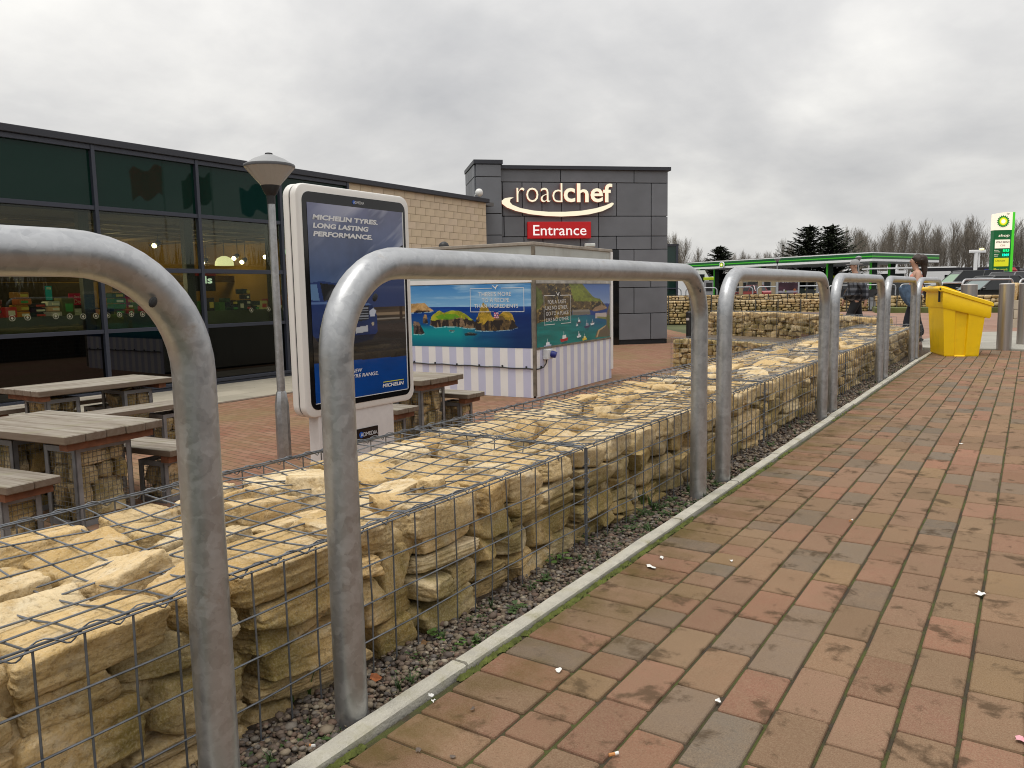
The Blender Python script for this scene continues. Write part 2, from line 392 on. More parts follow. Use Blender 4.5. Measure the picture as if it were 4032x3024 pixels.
def galv_mat(name, base=0.43, blot=0.16, scale=30):
    m, nt, N, L, P = nodes(name)
    tc = N.new('ShaderNodeTexCoord'); oi = N.new('ShaderNodeObjectInfo')
    ad = N.new('ShaderNodeVectorMath'); ad.operation = 'ADD'; L.new(tc.outputs['Object'], ad.inputs[0])
    cb = N.new('ShaderNodeCombineXYZ'); L.new(mmath(N, L, 'MULTIPLY', oi.outputs['Random'], 31.0), cb.inputs[0]); L.new(cb.outputs[0], ad.inputs[1])
    dn = N.new('ShaderNodeTexNoise'); dn.inputs['Scale'].default_value = 22; dn.inputs['Detail'].default_value = 3; L.new(ad.outputs[0], dn.inputs['Vector'])
    dm = N.new('ShaderNodeVectorMath'); dm.operation = 'MULTIPLY_ADD'; dm.inputs[1].default_value = (0.06,)*3; L.new(dn.outputs['Color'], dm.inputs[0]); L.new(ad.outputs[0], dm.inputs[2])
    v = N.new('ShaderNodeTexVoronoi'); v.inputs['Scale'].default_value = scale; L.new(dm.outputs[0], v.inputs['Vector'])
    v2 = N.new('ShaderNodeTexVoronoi'); v2.inputs['Scale'].default_value = scale*2.6; L.new(dm.outputs[0], v2.inputs['Vector'])
    s1 = N.new('ShaderNodeSeparateColor'); L.new(v.outputs['Color'], s1.inputs[0]); s2 = N.new('ShaderNodeSeparateColor'); L.new(v2.outputs['Color'], s2.inputs[0])
    k = mmath(N, L, 'ADD', mmath(N, L, 'MULTIPLY', s1.outputs[0], 0.6), mmath(N, L, 'MULTIPLY', s2.outputs[0], 0.4))
    lo, hi = base*(1-blot), base*(1+blot)
    c = mixc(N, L, k, (lo*.98, lo*1.005, lo*1.04), (hi*.98, hi*1.0, hi*1.02))
    n5 = noise(N, L, ad.outputs[0], 5, 7, 0.6); c = mixc(N, L, mrange(N, L, n5, 0.5, 0.75, 0, 0.45), c, (0.24, 0.235, 0.225))
    n6 = noise(N, L, ad.outputs[0], 9, 7, 0.7); c = mixc(N, L, mrange(N, L, n6, 0.63, 0.74, 0, 0.5), c, (0.27, 0.19, 0.11))
    L.new(c, P.inputs['Base Color']); P.inputs['Metallic'].default_value = 0.8
    L.new(mrange(N, L, k, 0, 1, 0.30, 0.46), P.inputs['Roughness'])
    b = N.new('ShaderNodeBump'); b.inputs['Strength'].default_value = 0.12; b.inputs['Distance'].default_value = 0.004; L.new(noise(N, L, ad.outputs[0], 45, 5), b.inputs['Height']); L.new(b.outputs[0], P.inputs['Normal'])
    return m
GALV = galv_mat('galvanised_steel')
WIRE = M('galvanised_wire', (0.15, 0.16, 0.175), rough=0.5, metal=0.5, var=0.3, vscale=15)
def paver_mat():
    m, nt, N, L, P = nodes('clay_paver')
    a = N.new('ShaderNodeVertexColor'); a.layer_name = 'col'; geo = N.new('ShaderNodeNewGeometry'); pos = geo.outputs['Position']
    c = a.outputs[0]
    n0 = noise(N, L, pos, 14, 6, 0.6); c = mixc(N, L, mrange(N, L, n0, 0.35, 0.7, 0, 0.38), c, (0.33, 0.23, 0.155))
    n1 = noise(N, L, pos, 260, 3, 0.7); c = mixc(N, L, mrange(N, L, n1, 0.40, 0.72, 0, 0.5), c, (0.62, 0.50, 0.36))
    n1b = noise(N, L, pos, 170, 3, 0.7); c = mixc(N, L, mrange(N, L, n1b, 0.55, 0.75, 0, 0.55), c, (0.10, 0.06, 0.04))
    # damp spots and moss creeping from the kerb
    n2 = noise(N, L, pos, 6.5, 9, 0.66, 0.3); c = mixc(N, L, mrange(N, L, n2, 0.555, 0.64, 0, 0.74), c, (0.085, 0.058, 0.036)); n2b = noise(N, L, pos, 1.4, 5, 0.6); c = mixc(N, L, mrange(N, L, n2b, 0.35, 0.65, 0, 0.30), c, (0.22, 0.17, 0.115))
    sx = N.new('ShaderNodeSeparateXYZ'); L.new(pos, sx.inputs[0]); near = mrange(N, L, sx.outputs[0], -0.95, -1.37, 0.0, 1.0)
    n3 = noise(N, L, pos, 5, 7, 0.6); mo = mmath(N, L, 'MULTIPLY', mrange(N, L, n3, 0.42, 0.68, 0, 0.8), near); c = mixc(N, L, mo, c, (0.17, 0.135, 0.045))
    c = mixc(N, L, 1.0, c, (0.62, 0.585, 0.535), 'MULTIPLY'); L.new(c, P.inputs['Base Color']); P.inputs['Roughness'].default_value = 0.9; P.inputs['Specular IOR Level'].default_value = 0.07
    b = N.new('ShaderNodeBump'); b.inputs['Strength'].default_value = 0.45; b.inputs['Distance'].default_value = 0.004; L.new(noise(N, L, pos, 190, 6, 0.7), b.inputs['Height']); L.new(b.outputs[0], P.inputs['Normal'])
    return m
PAVER = paver_mat()
def bed_mat():
    m, nt, N, L, P = nodes('mossy_joint_sand'); geo = N.new('ShaderNodeNewGeometry'); pos = geo.outputs['Position']
    n = noise(N, L, pos, 7, 8, 0.65); c = mixc(N, L, mrange(N, L, n, 0.40, 0.6, 0, 1), (0.055, 0.042, 0.026), (0.075, 0.085, 0.018))
    L.new(c, P.inputs['Base Color']); P.inputs['Roughness'].default_value = 1.0
    b = N.new('ShaderNodeBump'); b.inputs['Distance'].default_value = 0.006; L.new(noise(N, L, pos, 200, 4), b.inputs['Height']); L.new(b.outputs[0], P.inputs['Normal']); return m
def plaza_mat(name='plaza_brick', c1=(0.24, 0.12, 0.08), c2=(0.29, 0.17, 0.115), mort=(0.10, 0.075, 0.05), bw=0.21, bh=0.105, rot=0.12, moss=True):
    m, nt, N, L, P = nodes(name); geo = N.new('ShaderNodeNewGeometry'); mp = N.new('ShaderNodeMapping'); mp.inputs['Rotation'].default_value = (0, 0, rot); L.new(geo.outputs['Position'], mp.inputs[0])
    b = N.new('ShaderNodeTexBrick'); b.inputs['Scale'].default_value = 1.0; b.inputs['Brick Width'].default_value = bw; b.inputs['Row Height'].default_value = bh; b.inputs['Mortar Size'].default_value = 0.006; b.inputs['Mortar Smooth'].default_value = 0.3
    b.inputs['Color1'].default_value = (*c1, 1); b.inputs['Color2'].default_value = (*c2, 1); b.inputs['Mortar'].default_value = (*mort, 1); L.new(mp.outputs[0], b.inputs['Vector'])
    pos = geo.outputs['Position']; n = noise(N, L, pos, 0.9, 8, 0.6); c = mixc(N, L, mrange(N, L, n, 0.42, 0.68, 0, 0.7), b.outputs[0], (0.20, 0.155, 0.075) if moss else (0.3, 0.26, 0.2))
    n2 = noise(N, L, pos, 9, 6, 0.65); c = mixc(N, L, mrange(N, L, n2, 0.55, 0.75, 0, 0.5), c, (0.13, 0.09, 0.055))
    L.new(c, P.inputs['Base Color']); P.inputs['Roughness'].default_value = 0.9; P.inputs['Specular IOR Level'].default_value = 0.08
    bp = N.new('ShaderNodeBump'); bp.inputs['Strength'].default_value = 0.6; bp.inputs['Distance'].default_value = 0.006; bp.invert = True; L.new(b.outputs['Fac'], bp.inputs['Height']); L.new(bp.outputs[0], P.inputs['Normal']); return m
CONC = M('concrete_edging', (0.50, 0.475, 0.40), rough=0.9, var=0.18, vscale=14, bump=0.4, bscale=120, dirt=(0.23, 0.21, 0.10), dscale=7, damt=0.85)
PLAZA = plaza_mat()
G = -0.5                                    # the sunken seating area lies half a metre below the footway

# ---------------------------------------------------------------- ground
def sheet(name, poly, z, mat, label=None, kind='structure'):
    mb = MB(); mb.add([(x, y, z) for x, y in poly], [tuple(range(len(poly)))], 0); o = mb.build(name, mat); return tag(o, label, None, None, kind)
sheet('ground', [(-900, -300), (900, -300), (900, 1200), (-900, 1200)], G-0.03, M('rough_grass', (0.075, 0.085, 0.03), rough=1, var=0.4, vscale=0.3, dirt=(0.12, 0.095, 0.05), dscale=0.6))
sheet('plaza_paving', [(-10.62, -8), (-2.0, -8), (-2.0, 16.5), (-6.5, 24.5), (-9.2, 26), (-20, 42), (-34, 42), (-24, 26), (-14, 21), (-10.75, 14), (-10.62, 10)], G, PLAZA)
# footway bed under the block pavers
bed = sheet('footway_bed', [(-1.39, -3), (3.2, -3), (3.2, 16.15), (-1.39, 16.15)], -0.009, bed_mat())
# ground carrying the far walkway (retained by the curved cage wall)
WALK = M('walkway_tarmac', (0.27, 0.155, 0.11), rough=0.9, var=0.18, vscale=1.2, bump=0.2, bscale=60, dirt=(0.22, 0.17, 0.13), dscale=0.7)
GREYC = M('grey_concrete', (0.33, 0.315, 0.27), rough=0.9, var=0.15, vscale=1.5, dirt=(0.2, 0.19, 0.15), dscale=1.0)
def slab(name, poly, z0, z1, mat):
    mb = MB(); mb.prism([(x, y) for x, y in poly], z0, z1, plane='xy'); return tag(mb.build(name, mat), None, None, None, 'structure')
slab('walkway', [(-2.45, 17.0), (3.4, 17.6), (12, 20), (12, 38), (-4.0, 41), (-9.2, 37.5), (-9.6, 27.5), (-8.0, 22.4), (-5.7, 21.4), (-4.6, 20.0), (-3.5, 18.5)], -0.6, 0.012, WALK)
slab('concrete_apron', [(-1.62, 16.16), (4.0, 16.16), (5.0, 21.5), (1.2, 23.2), (-1.2, 21.8), (-1.9, 18.6)], -0.55, 0.02, GREYC)
slab('planter_soil', [(-2.6, 13.3), (-3.1, 14.1), (-4.1, 15.0), (-5.0, 15.75), (-6.2, 16.05), (-7.8, 21.7), (-5.5, 20.7), (-4.3, 19.3), (-3.2, 17.9), (-2.6, 17.0)], -0.62, -0.12, M('planting_soil', (0.11, 0.08, 0.05), rough=1, var=0.4, vscale=6))
slab('upper_ground', [(-60, 120), (-20.5, 34.2), (-14.6, 36.9), (-9.0, 39.2), (-6.3, 41.0), (60, 46), (130, 60), (130, 300), (-60, 300)], -0.6, 0.06, M('forecourt_tarmac', (0.06, 0.06, 0.062), rough=0.9, var=0.2, vscale=0.5))
slab('grass_bank', [(-6.2, 40.0), (-5.6, 37.0), (12, 37.5), (12, 45.0), (-6.2, 41.0)], -0.3, 0.22, M('bank_grass', (0.10, 0.12, 0.035), rough=1, var=0.45, vscale=1.5, dirt=(0.2, 0.15, 0.07), dscale=2))

# ---------------------------------------------------------------- block pavers of the footway
PCOLS = [(0.36, 0.225, 0.155), (0.375, 0.235, 0.165), (0.39, 0.21, 0.155), (0.33, 0.215, 0.145), (0.405, 0.255, 0.17), (0.36, 0.195, 0.14), (0.35, 0.24, 0.16), (0.37, 0.225, 0.165), (0.36, 0.24, 0.14), (0.34, 0.205, 0.15)]
PGREY = [(0.25, 0.21, 0.18), (0.275, 0.215, 0.18), (0.215, 0.195, 0.18)]
PRED = [(0.41, 0.205, 0.155), (0.42, 0.225, 0.17), (0.39, 0.195, 0.14)]
def paver_geo(x0, x1, y0, y1, jig=True):
    r = random.random(); c = random.choice(PCOLS if r < 0.66 else (PGREY if r < 0.84 else PRED)); k = random.uniform(0.80, 1.14); c = tuple(q*k for q in c)
    g = 0.0034; ch = 0.0048; zt = random.uniform(-0.0018, 0.0018); tx, ty = random.uniform(-.006, .006), random.uniform(-.006, .006)
    x0 += g+random.uniform(0, .002); x1 -= g+random.uniform(0, .002); y0 += g*0.8+random.uniform(0, .002); y1 -= g*0.8+random.uniform(0, .002)
    cx, cy = (x0+x1)/2, (y0+y1)/2; a = random.gauss(0, 0.006); vs = []
    def q(x, y, z):
        dx, dy = x-cx, y-cy; return (cx+dx-dy*a, cy+dy+dx*a, z+zt+dx*tx+dy*ty)
    cr = 0.006
    def ring(i, z, k):
        X0, X1, Y0, Y1 = x0+i, x1-i, y0+i, y1-i
        return [q(*p, z) for p in ((X0+k, Y0), (X1-k, Y0), (X1, Y0+k), (X1, Y1-k), (X1-k, Y1), (X0+k, Y1), (X0, Y1-k), (X0, Y0+k))]
    vs = ring(ch, 0.0, cr*0.7)+ring(ch*0.3, -0.0028, cr*0.9)+ring(0, -0.008, cr)+ring(0, -0.03, cr)
    fs = [tuple(range(8))]
    for lv in range(3):
        for i in range(8): j = (i+1) % 8; a_, b_ = lv*8, (lv+1)*8; fs.append((a_+j, a_+i, b_+i, b_+j))
    return vs, fs, c
def lay_footway():
    cells = []
    y = 0.30
    k = 0
    while y < 16.1: cells.append((-1.37, -1.11, y, y+0.1405)); y += 0.1405
    y = 0.30+0.03
    while y < 12.2: cells.append((-1.11, -0.966, y, y+0.1405)); y += 0.1405
    ci = 0; x = -0.966
    while x < 2.6:
        w = 0.1445; y = 0.1-0.29*random.choice((0.15, 0.5, 0.62, 0.33)) if ci else 0.2; y += (0.1425 if ci % 2 else 0)
        while y < 12.2:
            l = 0.285+random.uniform(-.004, .004); l = min(l, 12.26-y) if y+l > 12.1 else l
            cells.append((x, x+w, y, y+l)); y += l
        x += w; ci += 1
    # cross band, then the last stretch up to the bollards
    x = -1.11
    while x < 2.6: cells.append((x, x+0.285, 12.265, 12.41)); cells.append((x, x+0.285, 12.41, 12.555)); x += 0.285
    x = -1.11; ci = 0
    while x < 2.6:
        y = 12.56-(0.14 if ci % 2 else 0.0)
        while y < 16.0:
            cells.append((x, x+0.1445, max(y, 12.56), min(y+0.285, 16.13))); y += 0.285
        x += 0.1445; ci += 1
    cells = [c for c in cells if c[3]-c[2] > 0.02]
    def vis(c):
        cx, cy = (c[0]+c[1])/2, (c[2]+c[3])/2; p = np.array([cx, cy, -EYE]); d = p @ CF
        u, v = FPX*(p @ CR)/d, FPX*(p @ CD)/d
        if d < 0.2 or abs(u) > 2060 or v > 1560: return -1
        return (c[1]-c[0])*(c[3]-c[2])/d**3
    cells.sort(key=vis, reverse=True); return cells
CELLS = lay_footway()
footway = thing('brick_footway', None, None); tag(footway, kind='structure')
for c in CELLS[:298]:
    vs, fs, col = paver_geo(*c); MB().add(vs, fs, 0, col).build('brick', PAVER, footway, cols=True)
mb = MB()
for c in CELLS[298:]:
    vs, fs, col = paver_geo(*c); mb.add(vs, fs, 0, col)
o = mb.build('brick_courses', PAVER, footway, cols=True); tag(o, kind='stuff')

# ---------------------------------------------------------------- concrete edging strip
kerb = thing('kerb', None, None); tag(kerb, kind='structure')
kx = -1.432; y = -1.2; ys = [-1.0, 0.02, 1.02]
edges = [-0.9, 0.0, 0.93, 1.84, 2.74, 3.64, 4.55, 5.46, 6.38, 7.3, 8.2, 9.1, 10.0, 10.9, 11.8, 12.7, 13.6, 14.5, 15.4, 16.1]
for a, b in zip(edges, edges[1:]):
    mb = MB(); n = 8; w = 0.029; top = 0.012+random.uniform(-.003, .003); jx = random.uniform(-.004, .004)
    for i in range(n+1):
        t = a+0.004+(b-a-0.008)*i/n; q = lambda: random.uniform(-.0015, .0015)
        xo = kx+jx+(0.05*max(0, (t-13.5))/2.6)
        mb.v += [(xo-w, t, -0.08), (xo-w+q(), t, top-0.006), (xo-w+0.007+q(), t, top+q()), (xo+w-0.007+q(), t, top+q()), (xo+w+q(), t, top-0.006), (xo+w, t, -0.08)]; mb.c += [(1, 1, 1)]*6
    for i in range(n):
        for k in range(5): mb.f.append((i*6+k+1, i*6+k, i*6+6+k, i*6+7+k)); mb.mi.append(0)
    mb.f += [(0, 1, 2, 3, 4, 5), tuple(n*6+k for k in (5, 4, 3, 2, 1, 0))]; mb.mi += [0, 0]
    mb.build('edging_stone', CONC, kerb, smooth=30)

# moss along the edging and in the joints
def moss():
    mb = MB(); g = MATS
    V = []; F = []; 
    pts = []
    for i in range(2600):
        y = abs(random.gauss(0, 1))*3.2+0.8; 
        if y > 14: continue
        if fbm(np.array([[y*1.3, 3.1, 0]]), 3)[0] < 0.40: continue
        pts.append((-1.392+abs(random.gauss(0, 0.012)), y, 0.001, random.uniform(0.003, 0.009)))
    for x, y, z, r in pts:
        b = len(V); h = r*random.uniform(0.5, 0.9)
        n = 5; a0 = random.uniform(0, 6)
        V.append((x, y, z+h-0.003))
        for k in range(n): a = a0+2*math.pi*k/n; rr = r*random.uniform(.7, 1.2); V.append((x+rr*math.cos(a), y+rr*1.4*math.sin(a), z-0.006))
        for k in range(n): F.append((b, b+1+k, b+1+(k+1) % n))
    o = link('moss', np_mesh('moss', V, F, M('moss', (0.085, 0.10, 0.018), rough=1, var=0.5, vscale=25), smooth=True)); tag(o, kind='stuff')
moss()

# ---------------------------------------------------------------- gravel strip with real pebbles
sheet('gravel_bed', [(-1.75, -1.2), (-1.455, -1.2), (-1.455, 13), (-1.40, 16.1), (-1.75, 16.1)], -0.028, M('gravel_soil', (0.085, 0.062, 0.042), rough=1, var=0.5, vscale=30, bump=0.6, bscale=150))
def pebbles():
    ico = [(0, 0, 1)]+[(.894*math.cos(a), .894*math.sin(a), .447) for a in np.arange(5)*2*math.pi/5]+[(.894*math.cos(a), .894*math.sin(a), -.447) for a in (np.arange(5)+.5)*2*math.pi/5]+[(0, 0, -1)]
    f = [(0, 1+k, 1+(k+1) % 5) for k in range(5)]+[(1+k, 6+k, 1+(k+1) % 5) for k in range(5)]+[(1+(k+1) % 5, 6+k, 6+(k+1) % 5) for k in range(5)]+[(11, 6+(k+1) % 5, 6+k) for k in range(5)]
    I = np.array(ico); F0 = np.array(f); n = 15500
    y = np.concatenate([RNG.uniform(0.75, 3.2, 9000), 3.2+10*RNG.random(n-9000)**1.6]); x = RNG.uniform(-1.70, -1.462, n)
    r = RNG.gamma(5, 0.00105, n)+0.0022; r = np.where(y > 3.2, r*1.25, r)
    z = -0.029+RNG.random(n)**2*0.022+fbm2(x*9, y*9, 2)*0.012-0.004
    R3 = np.stack([r*RNG.uniform(.9, 1.5, n), r*RNG.uniform(.9, 1.5, n), r*RNG.uniform(.5, .9, n)], 1)
    a = RNG.uniform(0, 6.28, n); ca, sa = np.cos(a), np.sin(a)
    J = I[None]*(1+RNG.uniform(-.18, .18, (n, 12, 1)))*R3[:, None, :]
    X = J[..., 0]*ca[:, None]-J[..., 1]*sa[:, None]; Y = J[..., 0]*sa[:, None]+J[..., 1]*ca[:, None]
    V = np.stack([X+x[:, None], Y+y[:, None], J[..., 2]+z[:, None]], -1).reshape(-1, 3)
    F = (F0[None]+(np.arange(n)*12)[:, None, None]).reshape(-1, 3)
    pal = 0.8*np.array([(0.24, 0.185, 0.13), (0.17, 0.125, 0.095), (0.31, 0.25, 0.175), (0.12, 0.095, 0.08), (0.22, 0.145, 0.105), (0.27, 0.235, 0.195), (0.42, 0.36, 0.27), (0.15, 0.13, 0.115)])
    ci = RNG.choice(8, n, p=[.2, .2, .12, .16, .12, .1, .04, .06]); c = np.repeat(pal[ci]*RNG.uniform(.75, 1.2, (n, 1)), 12, 0)
    m = vcol_mat('pebble', rough=0.75); o = link('gravel', np_mesh('gravel', V, F, m, c, smooth=True)); tag(o, kind='stuff')
pebbles()

# ---------------------------------------------------------------- rubble stones
def stone_shape(n, seed):
    """angular quarried block: rounded box, random split planes, then weathering"""
    rg = np.random.default_rng(seed); t = np.linspace(-1, 1, n+1); U, W = np.meshgrid(t, t, indexing='ij'); one = np.ones_like(U)
    faces = [(one, U, W), (-one, W, U), (W, one, U), (U, -one, W), (U, W, one), (W, U, -one)]
    V = np.concatenate([np.stack([q.ravel() for q in f], 1) for f in faces]); i = np.arange((n+1)**2).reshape(n+1, n+1)
    F1 = np.stack([i[:-1, :-1], i[1:, :-1], i[1:, 1:], i[:-1, 1:]], -1).reshape(-1, 4); F = np.concatenate([F1+k*(n+1)**2 for k in range(6)])
    key = np.round(V*1000).astype(int); _, idx, inv = np.unique(key, axis=0, return_index=True, return_inverse=True); inv = np.ravel(inv); V = V[idx]; F = inv[F]
    D = V/np.linalg.norm(V, axis=1)[:, None]
    pl = []
    for ax in range(3):
        for sg in (-1, 1): d = np.zeros(3); d[ax] = sg; d = d+rg.normal(0, 0.13 if ax < 2 else 0.07, 3); pl.append((d/np.linalg.norm(d), rg.uniform(0.86, 1.0)))
    for k in range(rg.integers(7, 12)):
        d = rg.normal(size=3); d /= np.linalg.norm(d); pl.append((d, rg.uniform(0.98, 1.22)*(0.62+0.38*np.abs(d).sum()/1.2)))
    pw = rg.uniform(18, 30); acc = 0
    for d, h in pl: acc = acc+np.maximum(D @ d/h, 0)**pw
    V = D*(acc**(-1/pw))[:, None]; P = V*np.array([1, 1, 1.5])
    V = V+D*((fbm(P*1.7+seed*3.7, 3)-0.5)*0.13)[:, None]
    lay = fbm(np.stack([P[:, 0]*0.8, P[:, 1]*0.8, P[:, 2]*3.0], 1)+seed*1.9, 4, 0.6)-0.5
    V = V+D*(lay*0.09)[:, None]-D*(np.abs(fbm(P*4.5+seed, 4, 0.6)-0.5)*0.16)[:, None]
    V /= np.abs(V).max(0); return V, F
STONE_LIB = {}
def stone_mesh(lod):
    if lod not in STONE_LIB:
        cnt = {26: 20, 12: 16, 6: 14, 4: 10}[lod]
        STONE_LIB[lod] = []
        for k in range(cnt):
            V, F = stone_shape(lod, 100*lod+k); me = np_mesh('stone', V, F, STONE, smooth=True)
            if lod >= 6:
                try: me.set_sharp_from_angle(angle=R_(48))
                except Exception: pass
            STONE_LIB[lod].append(me)
    return random.choice(STONE_LIB[lod])
def pack(x, y, w, h, tw, th, out, jit=0.25):
    a = w/(tw*random.uniform(0.75, 1.35)); b = h/(th*random.uniform(0.8, 1.3))
    if a < 1.35 and b < 1.45: out.append((x+w/2, y+h/2, w, h)); return
    if b > 1.45 and (b >= a*0.8 or a < 1.35):
        t = random.uniform(0.5-jit*.7, 0.5+jit*.7); pack(x, y, w, h*t, tw, th, out, jit); pack(x, y+h*t, w, h*(1-t), tw, th, out, jit)
    else:
        t = random.uniform(0.5-jit, 0.5+jit); pack(x, y, w*t, h, tw, th, out, jit); pack(x+w*t, y, w*(1-t), h, tw, th, out, jit)
def place_stone(root, c, d, lod, yaw=0.0, tilt=0.1):
    o = link('stone', stone_mesh(lod), root, c, (random.gauss(0, tilt), random.gauss(0, tilt), yaw+random.gauss(0, 0.12)+random.choice((0, math.pi))), (d[0]/2, d[1]/2, d[2]/2)); return o
def wires(mb, pts, r, n=4): mb.tube(pts, r, n, caps=False)
def wavy(p, q, seg, amp, rg=random):
    p = np.array(p, float); q = np.array(q, float); out = []
    for i in range(seg+1):
        t = i/seg; out.append(p+(q-p)*t+np.array([rg.gauss(0, amp), rg.gauss(0, amp), rg.gauss(0, amp)])*(0 if i in (0, seg) else 1))
    return out
def cage_panels(root, L, TH, zb, zt, cell, r, sag=0.02, seg=True, vis_zb=None, ns=5, back=True, left=True, right=True, helix=True, bind=True):
    y0 = -0.012; zt2 = zt+0.008; seed = random.uniform(0, 99)
    def top_z(x, y):
        e = min(x, L-x, y, TH-y); k = min(1, max(0, e)/0.18)
        return zt2+(-sag*0.7+(vn(x*2.3+seed, y*2.6)-0.5)*sag*2.6)*k
    def vn(a, b): return float(vnoise(np.array([[a, b, seed]]))[0])
    zl = zb if vis_zb is None else vis_zb
    f = MB(); nv = int(round(L/cell)); nh = int(round((zt-zl)/cell))
    for i in range(nv+1):
        x = L*i/nv; b = random.gauss(0, 0.0035); wires(f, [(x, y0, zl), (x+b, y0-abs(b)*0.6, (zl+zt)/2), (x+random.gauss(0, .002), y0, zt2)], r, ns)
    for k in range(nh+1):
        z = zt2-(zt2-zl)*k/nh; n = max(2, int(L/0.3)); wires(f, [(L*i/n, y0-2*r, z+random.gauss(0, 0.0025)) for i in range(n+1)], r, ns)
    f.build('mesh_panel', WIRE, root, smooth=60)
    t = MB(); nt = int(round(TH/cell))
    for i in range(nv+1):
        x = L*i/nv; m = 9; wires(t, [(x+(vn(j*.9, i*.7)-.5)*0.012, TH*j/m, top_z(x, TH*j/m)) for j in range(m+1)], r, ns)
    for k in range(nt+1):
        y = TH*k/nt; m = max(4, int(L/0.15)); wires(t, [(L*j/m, y+(vn(j*.6, k*1.7+9)-.5)*0.012, top_z(L*j/m, y)+2*r) for j in range(m+1)], r, ns)
    t.build('mesh_panel', WIRE, root, smooth=60)
    for flag, x in ((left, -0.004), (right, L+0.004)):
        if not flag: continue
        e = MB()
        for k in range(nt+1): wires(e, [(x, TH*k/nt, zb), (x, TH*k/nt, zt2)], r, ns)
        for k in range(int((zt-zb)/cell)+1): wires(e, [(x, 0, zt2-cell*k), (x, TH, zt2-cell*k)], r, ns)
        e.build('mesh_panel', WIRE, root, smooth=60)
    if back:
        e = MB()
        for i in range(0, nv+1): wires(e, [(L*i/nv, TH+0.008, zb), (L*i/nv, TH+0.008, zt2)], r, ns)
        for k in range(int((zt-zb)/cell)+1): wires(e, [(0, TH+0.008+2*r, zt2-cell*k), (L, TH+0.008+2*r, zt2-cell*k)], r, ns)
        e.build('mesh_panel', WIRE, root, smooth=60)
    if helix:
        h = MB()
        for yy in (y0, TH+0.004):
            pitch = cell*1.0; n = int(L/pitch*9); hp = []
            for i in range(n+1):
                x = L*i/n; ph = 2*math.pi*x/pitch; rr = 0.011+0.004*vn(x*3, yy*7)
                hp.append((x, yy+rr*math.cos(ph), zt2+0.004+rr*math.sin(ph)))
            wires(h, hp, r*0.72, 4); wires(h, wavy((0, yy, zt2+0.009), (L, yy, zt2+0.009), int(L/0.25), 0.002), r*1.1, ns)
        h.build('lacing_wire', WIRE, root, smooth=60)
    if bind:
        b = MB(); x = L
        for k in range(4): wires(b, wavy((x-0.012+0.008*k, y0-0.004, zl), (x-0.012+0.008*k, y0-0.004, zt2), 6, 0.002), r, ns)
        n = 60; b_z0, b_z1 = zl+(zt2-zl)*0.12, zl+(zt2-zl)*0.9
        wires(b, [(x+0.017*math.cos(i*0.85), y0-0.004+0.017*math.sin(i*0.85), b_z0+(b_z1-b_z0)*i/n+random.gauss(0, .004)) for i in range(n+1)], r*0.75, 4)
        for k in range(3): wires(b, wavy((x-0.01+0.01*k, 0, zt2+0.006), (x-0.01+0.01*k, TH, zt2+0.006), 8, 0.004), r, ns)
        n = 46; wires(b, [(x+0.014*math.cos(i*1.3), TH*i/n, zt2+0.008+0.014*math.sin(i*1.3)) for i in range(n+1)], r*0.75, 4)
        for k in range(5): yy = TH*(0.15+0.17*k); wires(b, [(x+random.gauss(0, .01), yy, zt2), (x+random.gauss(0, .01), yy, zt2-0.07)], r, ns)
        b.build('binding_wire', WIRE, root, smooth=60)
def gabion(label, p0, L, a, zb, zt, TH, lod, tw=0.29, th=0.092, cell=0.1075, r=0.0028, vis_zb=None, top_t=0.125, face_d=0.24, group='wire cages of rubble along the footway', name='gabion', ends=(True, True), ns=5, helix=True, back=True, top=True, sag=0.03, tw2=0.33, td2=0.225):
    root = thing(name, label, 'gabion', (p0[0], p0[1], 0), a, group); zl = zb if vis_zb is None else vis_zb
    inset = 0.10
    MB().box((L/2, TH/2+0.1, (zb+zt-0.17)/2), (L-2*inset*0.8, TH-0.40 if TH > 0.7 else 0.16, zt-0.17-zb)).build('rubble_core', M('gap_shade', (0.045, 0.032, 0.018), rough=1, var=0.5, vscale=20), root)  # filler box, coloured near black to stand in for shade between stones
    if top:
        cells = []; pack(0.0, 0.0, L, TH, tw2, td2, cells)
        for cx, cy, w, d in cells:
            hh = top_t*random.uniform(0.85, 1.25); edge = cy-d/2 < 0.02 or cy+d/2 > TH-0.02
            place_stone(root, (cx, cy+(0.012 if cy-d/2 < 0.02 else 0), zt-hh/2-0.006+(random.uniform(-.014, .006) if edge else random.uniform(-.05, .020))), (w*1.0, d*1.0, hh*(1.0 if edge else random.uniform(.9, 1.25))), lod, tilt=min(0.19, (0.016 if edge else 0.042)/max(w, d)))
    cells = []; pack(0.0, zl-0.03, L, zt-(top_t*0.95 if top else 0)-zl+0.03, tw, th, cells)
    for cx, cz, w, h in cells:
        d = face_d*random.uniform(.8, 1.2); place_stone(root, (cx, d/2+random.uniform(-.004, .055), cz), (w*1.04, d, h*1.07), lod, tilt=min(.12, .02/max(w, .1)))
    cells = []; pack(0.0, zl-0.03, L, zt-top_t*0.6-zl+0.03, tw*0.8, th*1.2, cells)
    for cx, cz, w, h in cells: place_stone(root, (cx, 0.20+random.uniform(-.02, .02), cz), (w*1.1, 0.2, h*1.15), 6, tilt=0.1)
    for flag, x in ((ends[0], 0.0), (ends[1], L)):
        if not flag: continue
        cells = []; pack(0.05, zl, TH-0.1, zt-zl-(top_t*0.9 if top else 0), tw, th, cells)
        for cy, cz, w, h in cells: place_stone(root, (x+(0.10 if x == 0 else -0.10), cy, cz), (0.2, w*1.06, h*1.08), lod)
    cage_panels(root, L, TH, zb, zt, cell, r, sag=sag, vis_zb=vis_zb, ns=ns, left=ends[0], right=ends[1], helix=helix, bind=helix, back=back)
    return root
A90 = math.pi/2
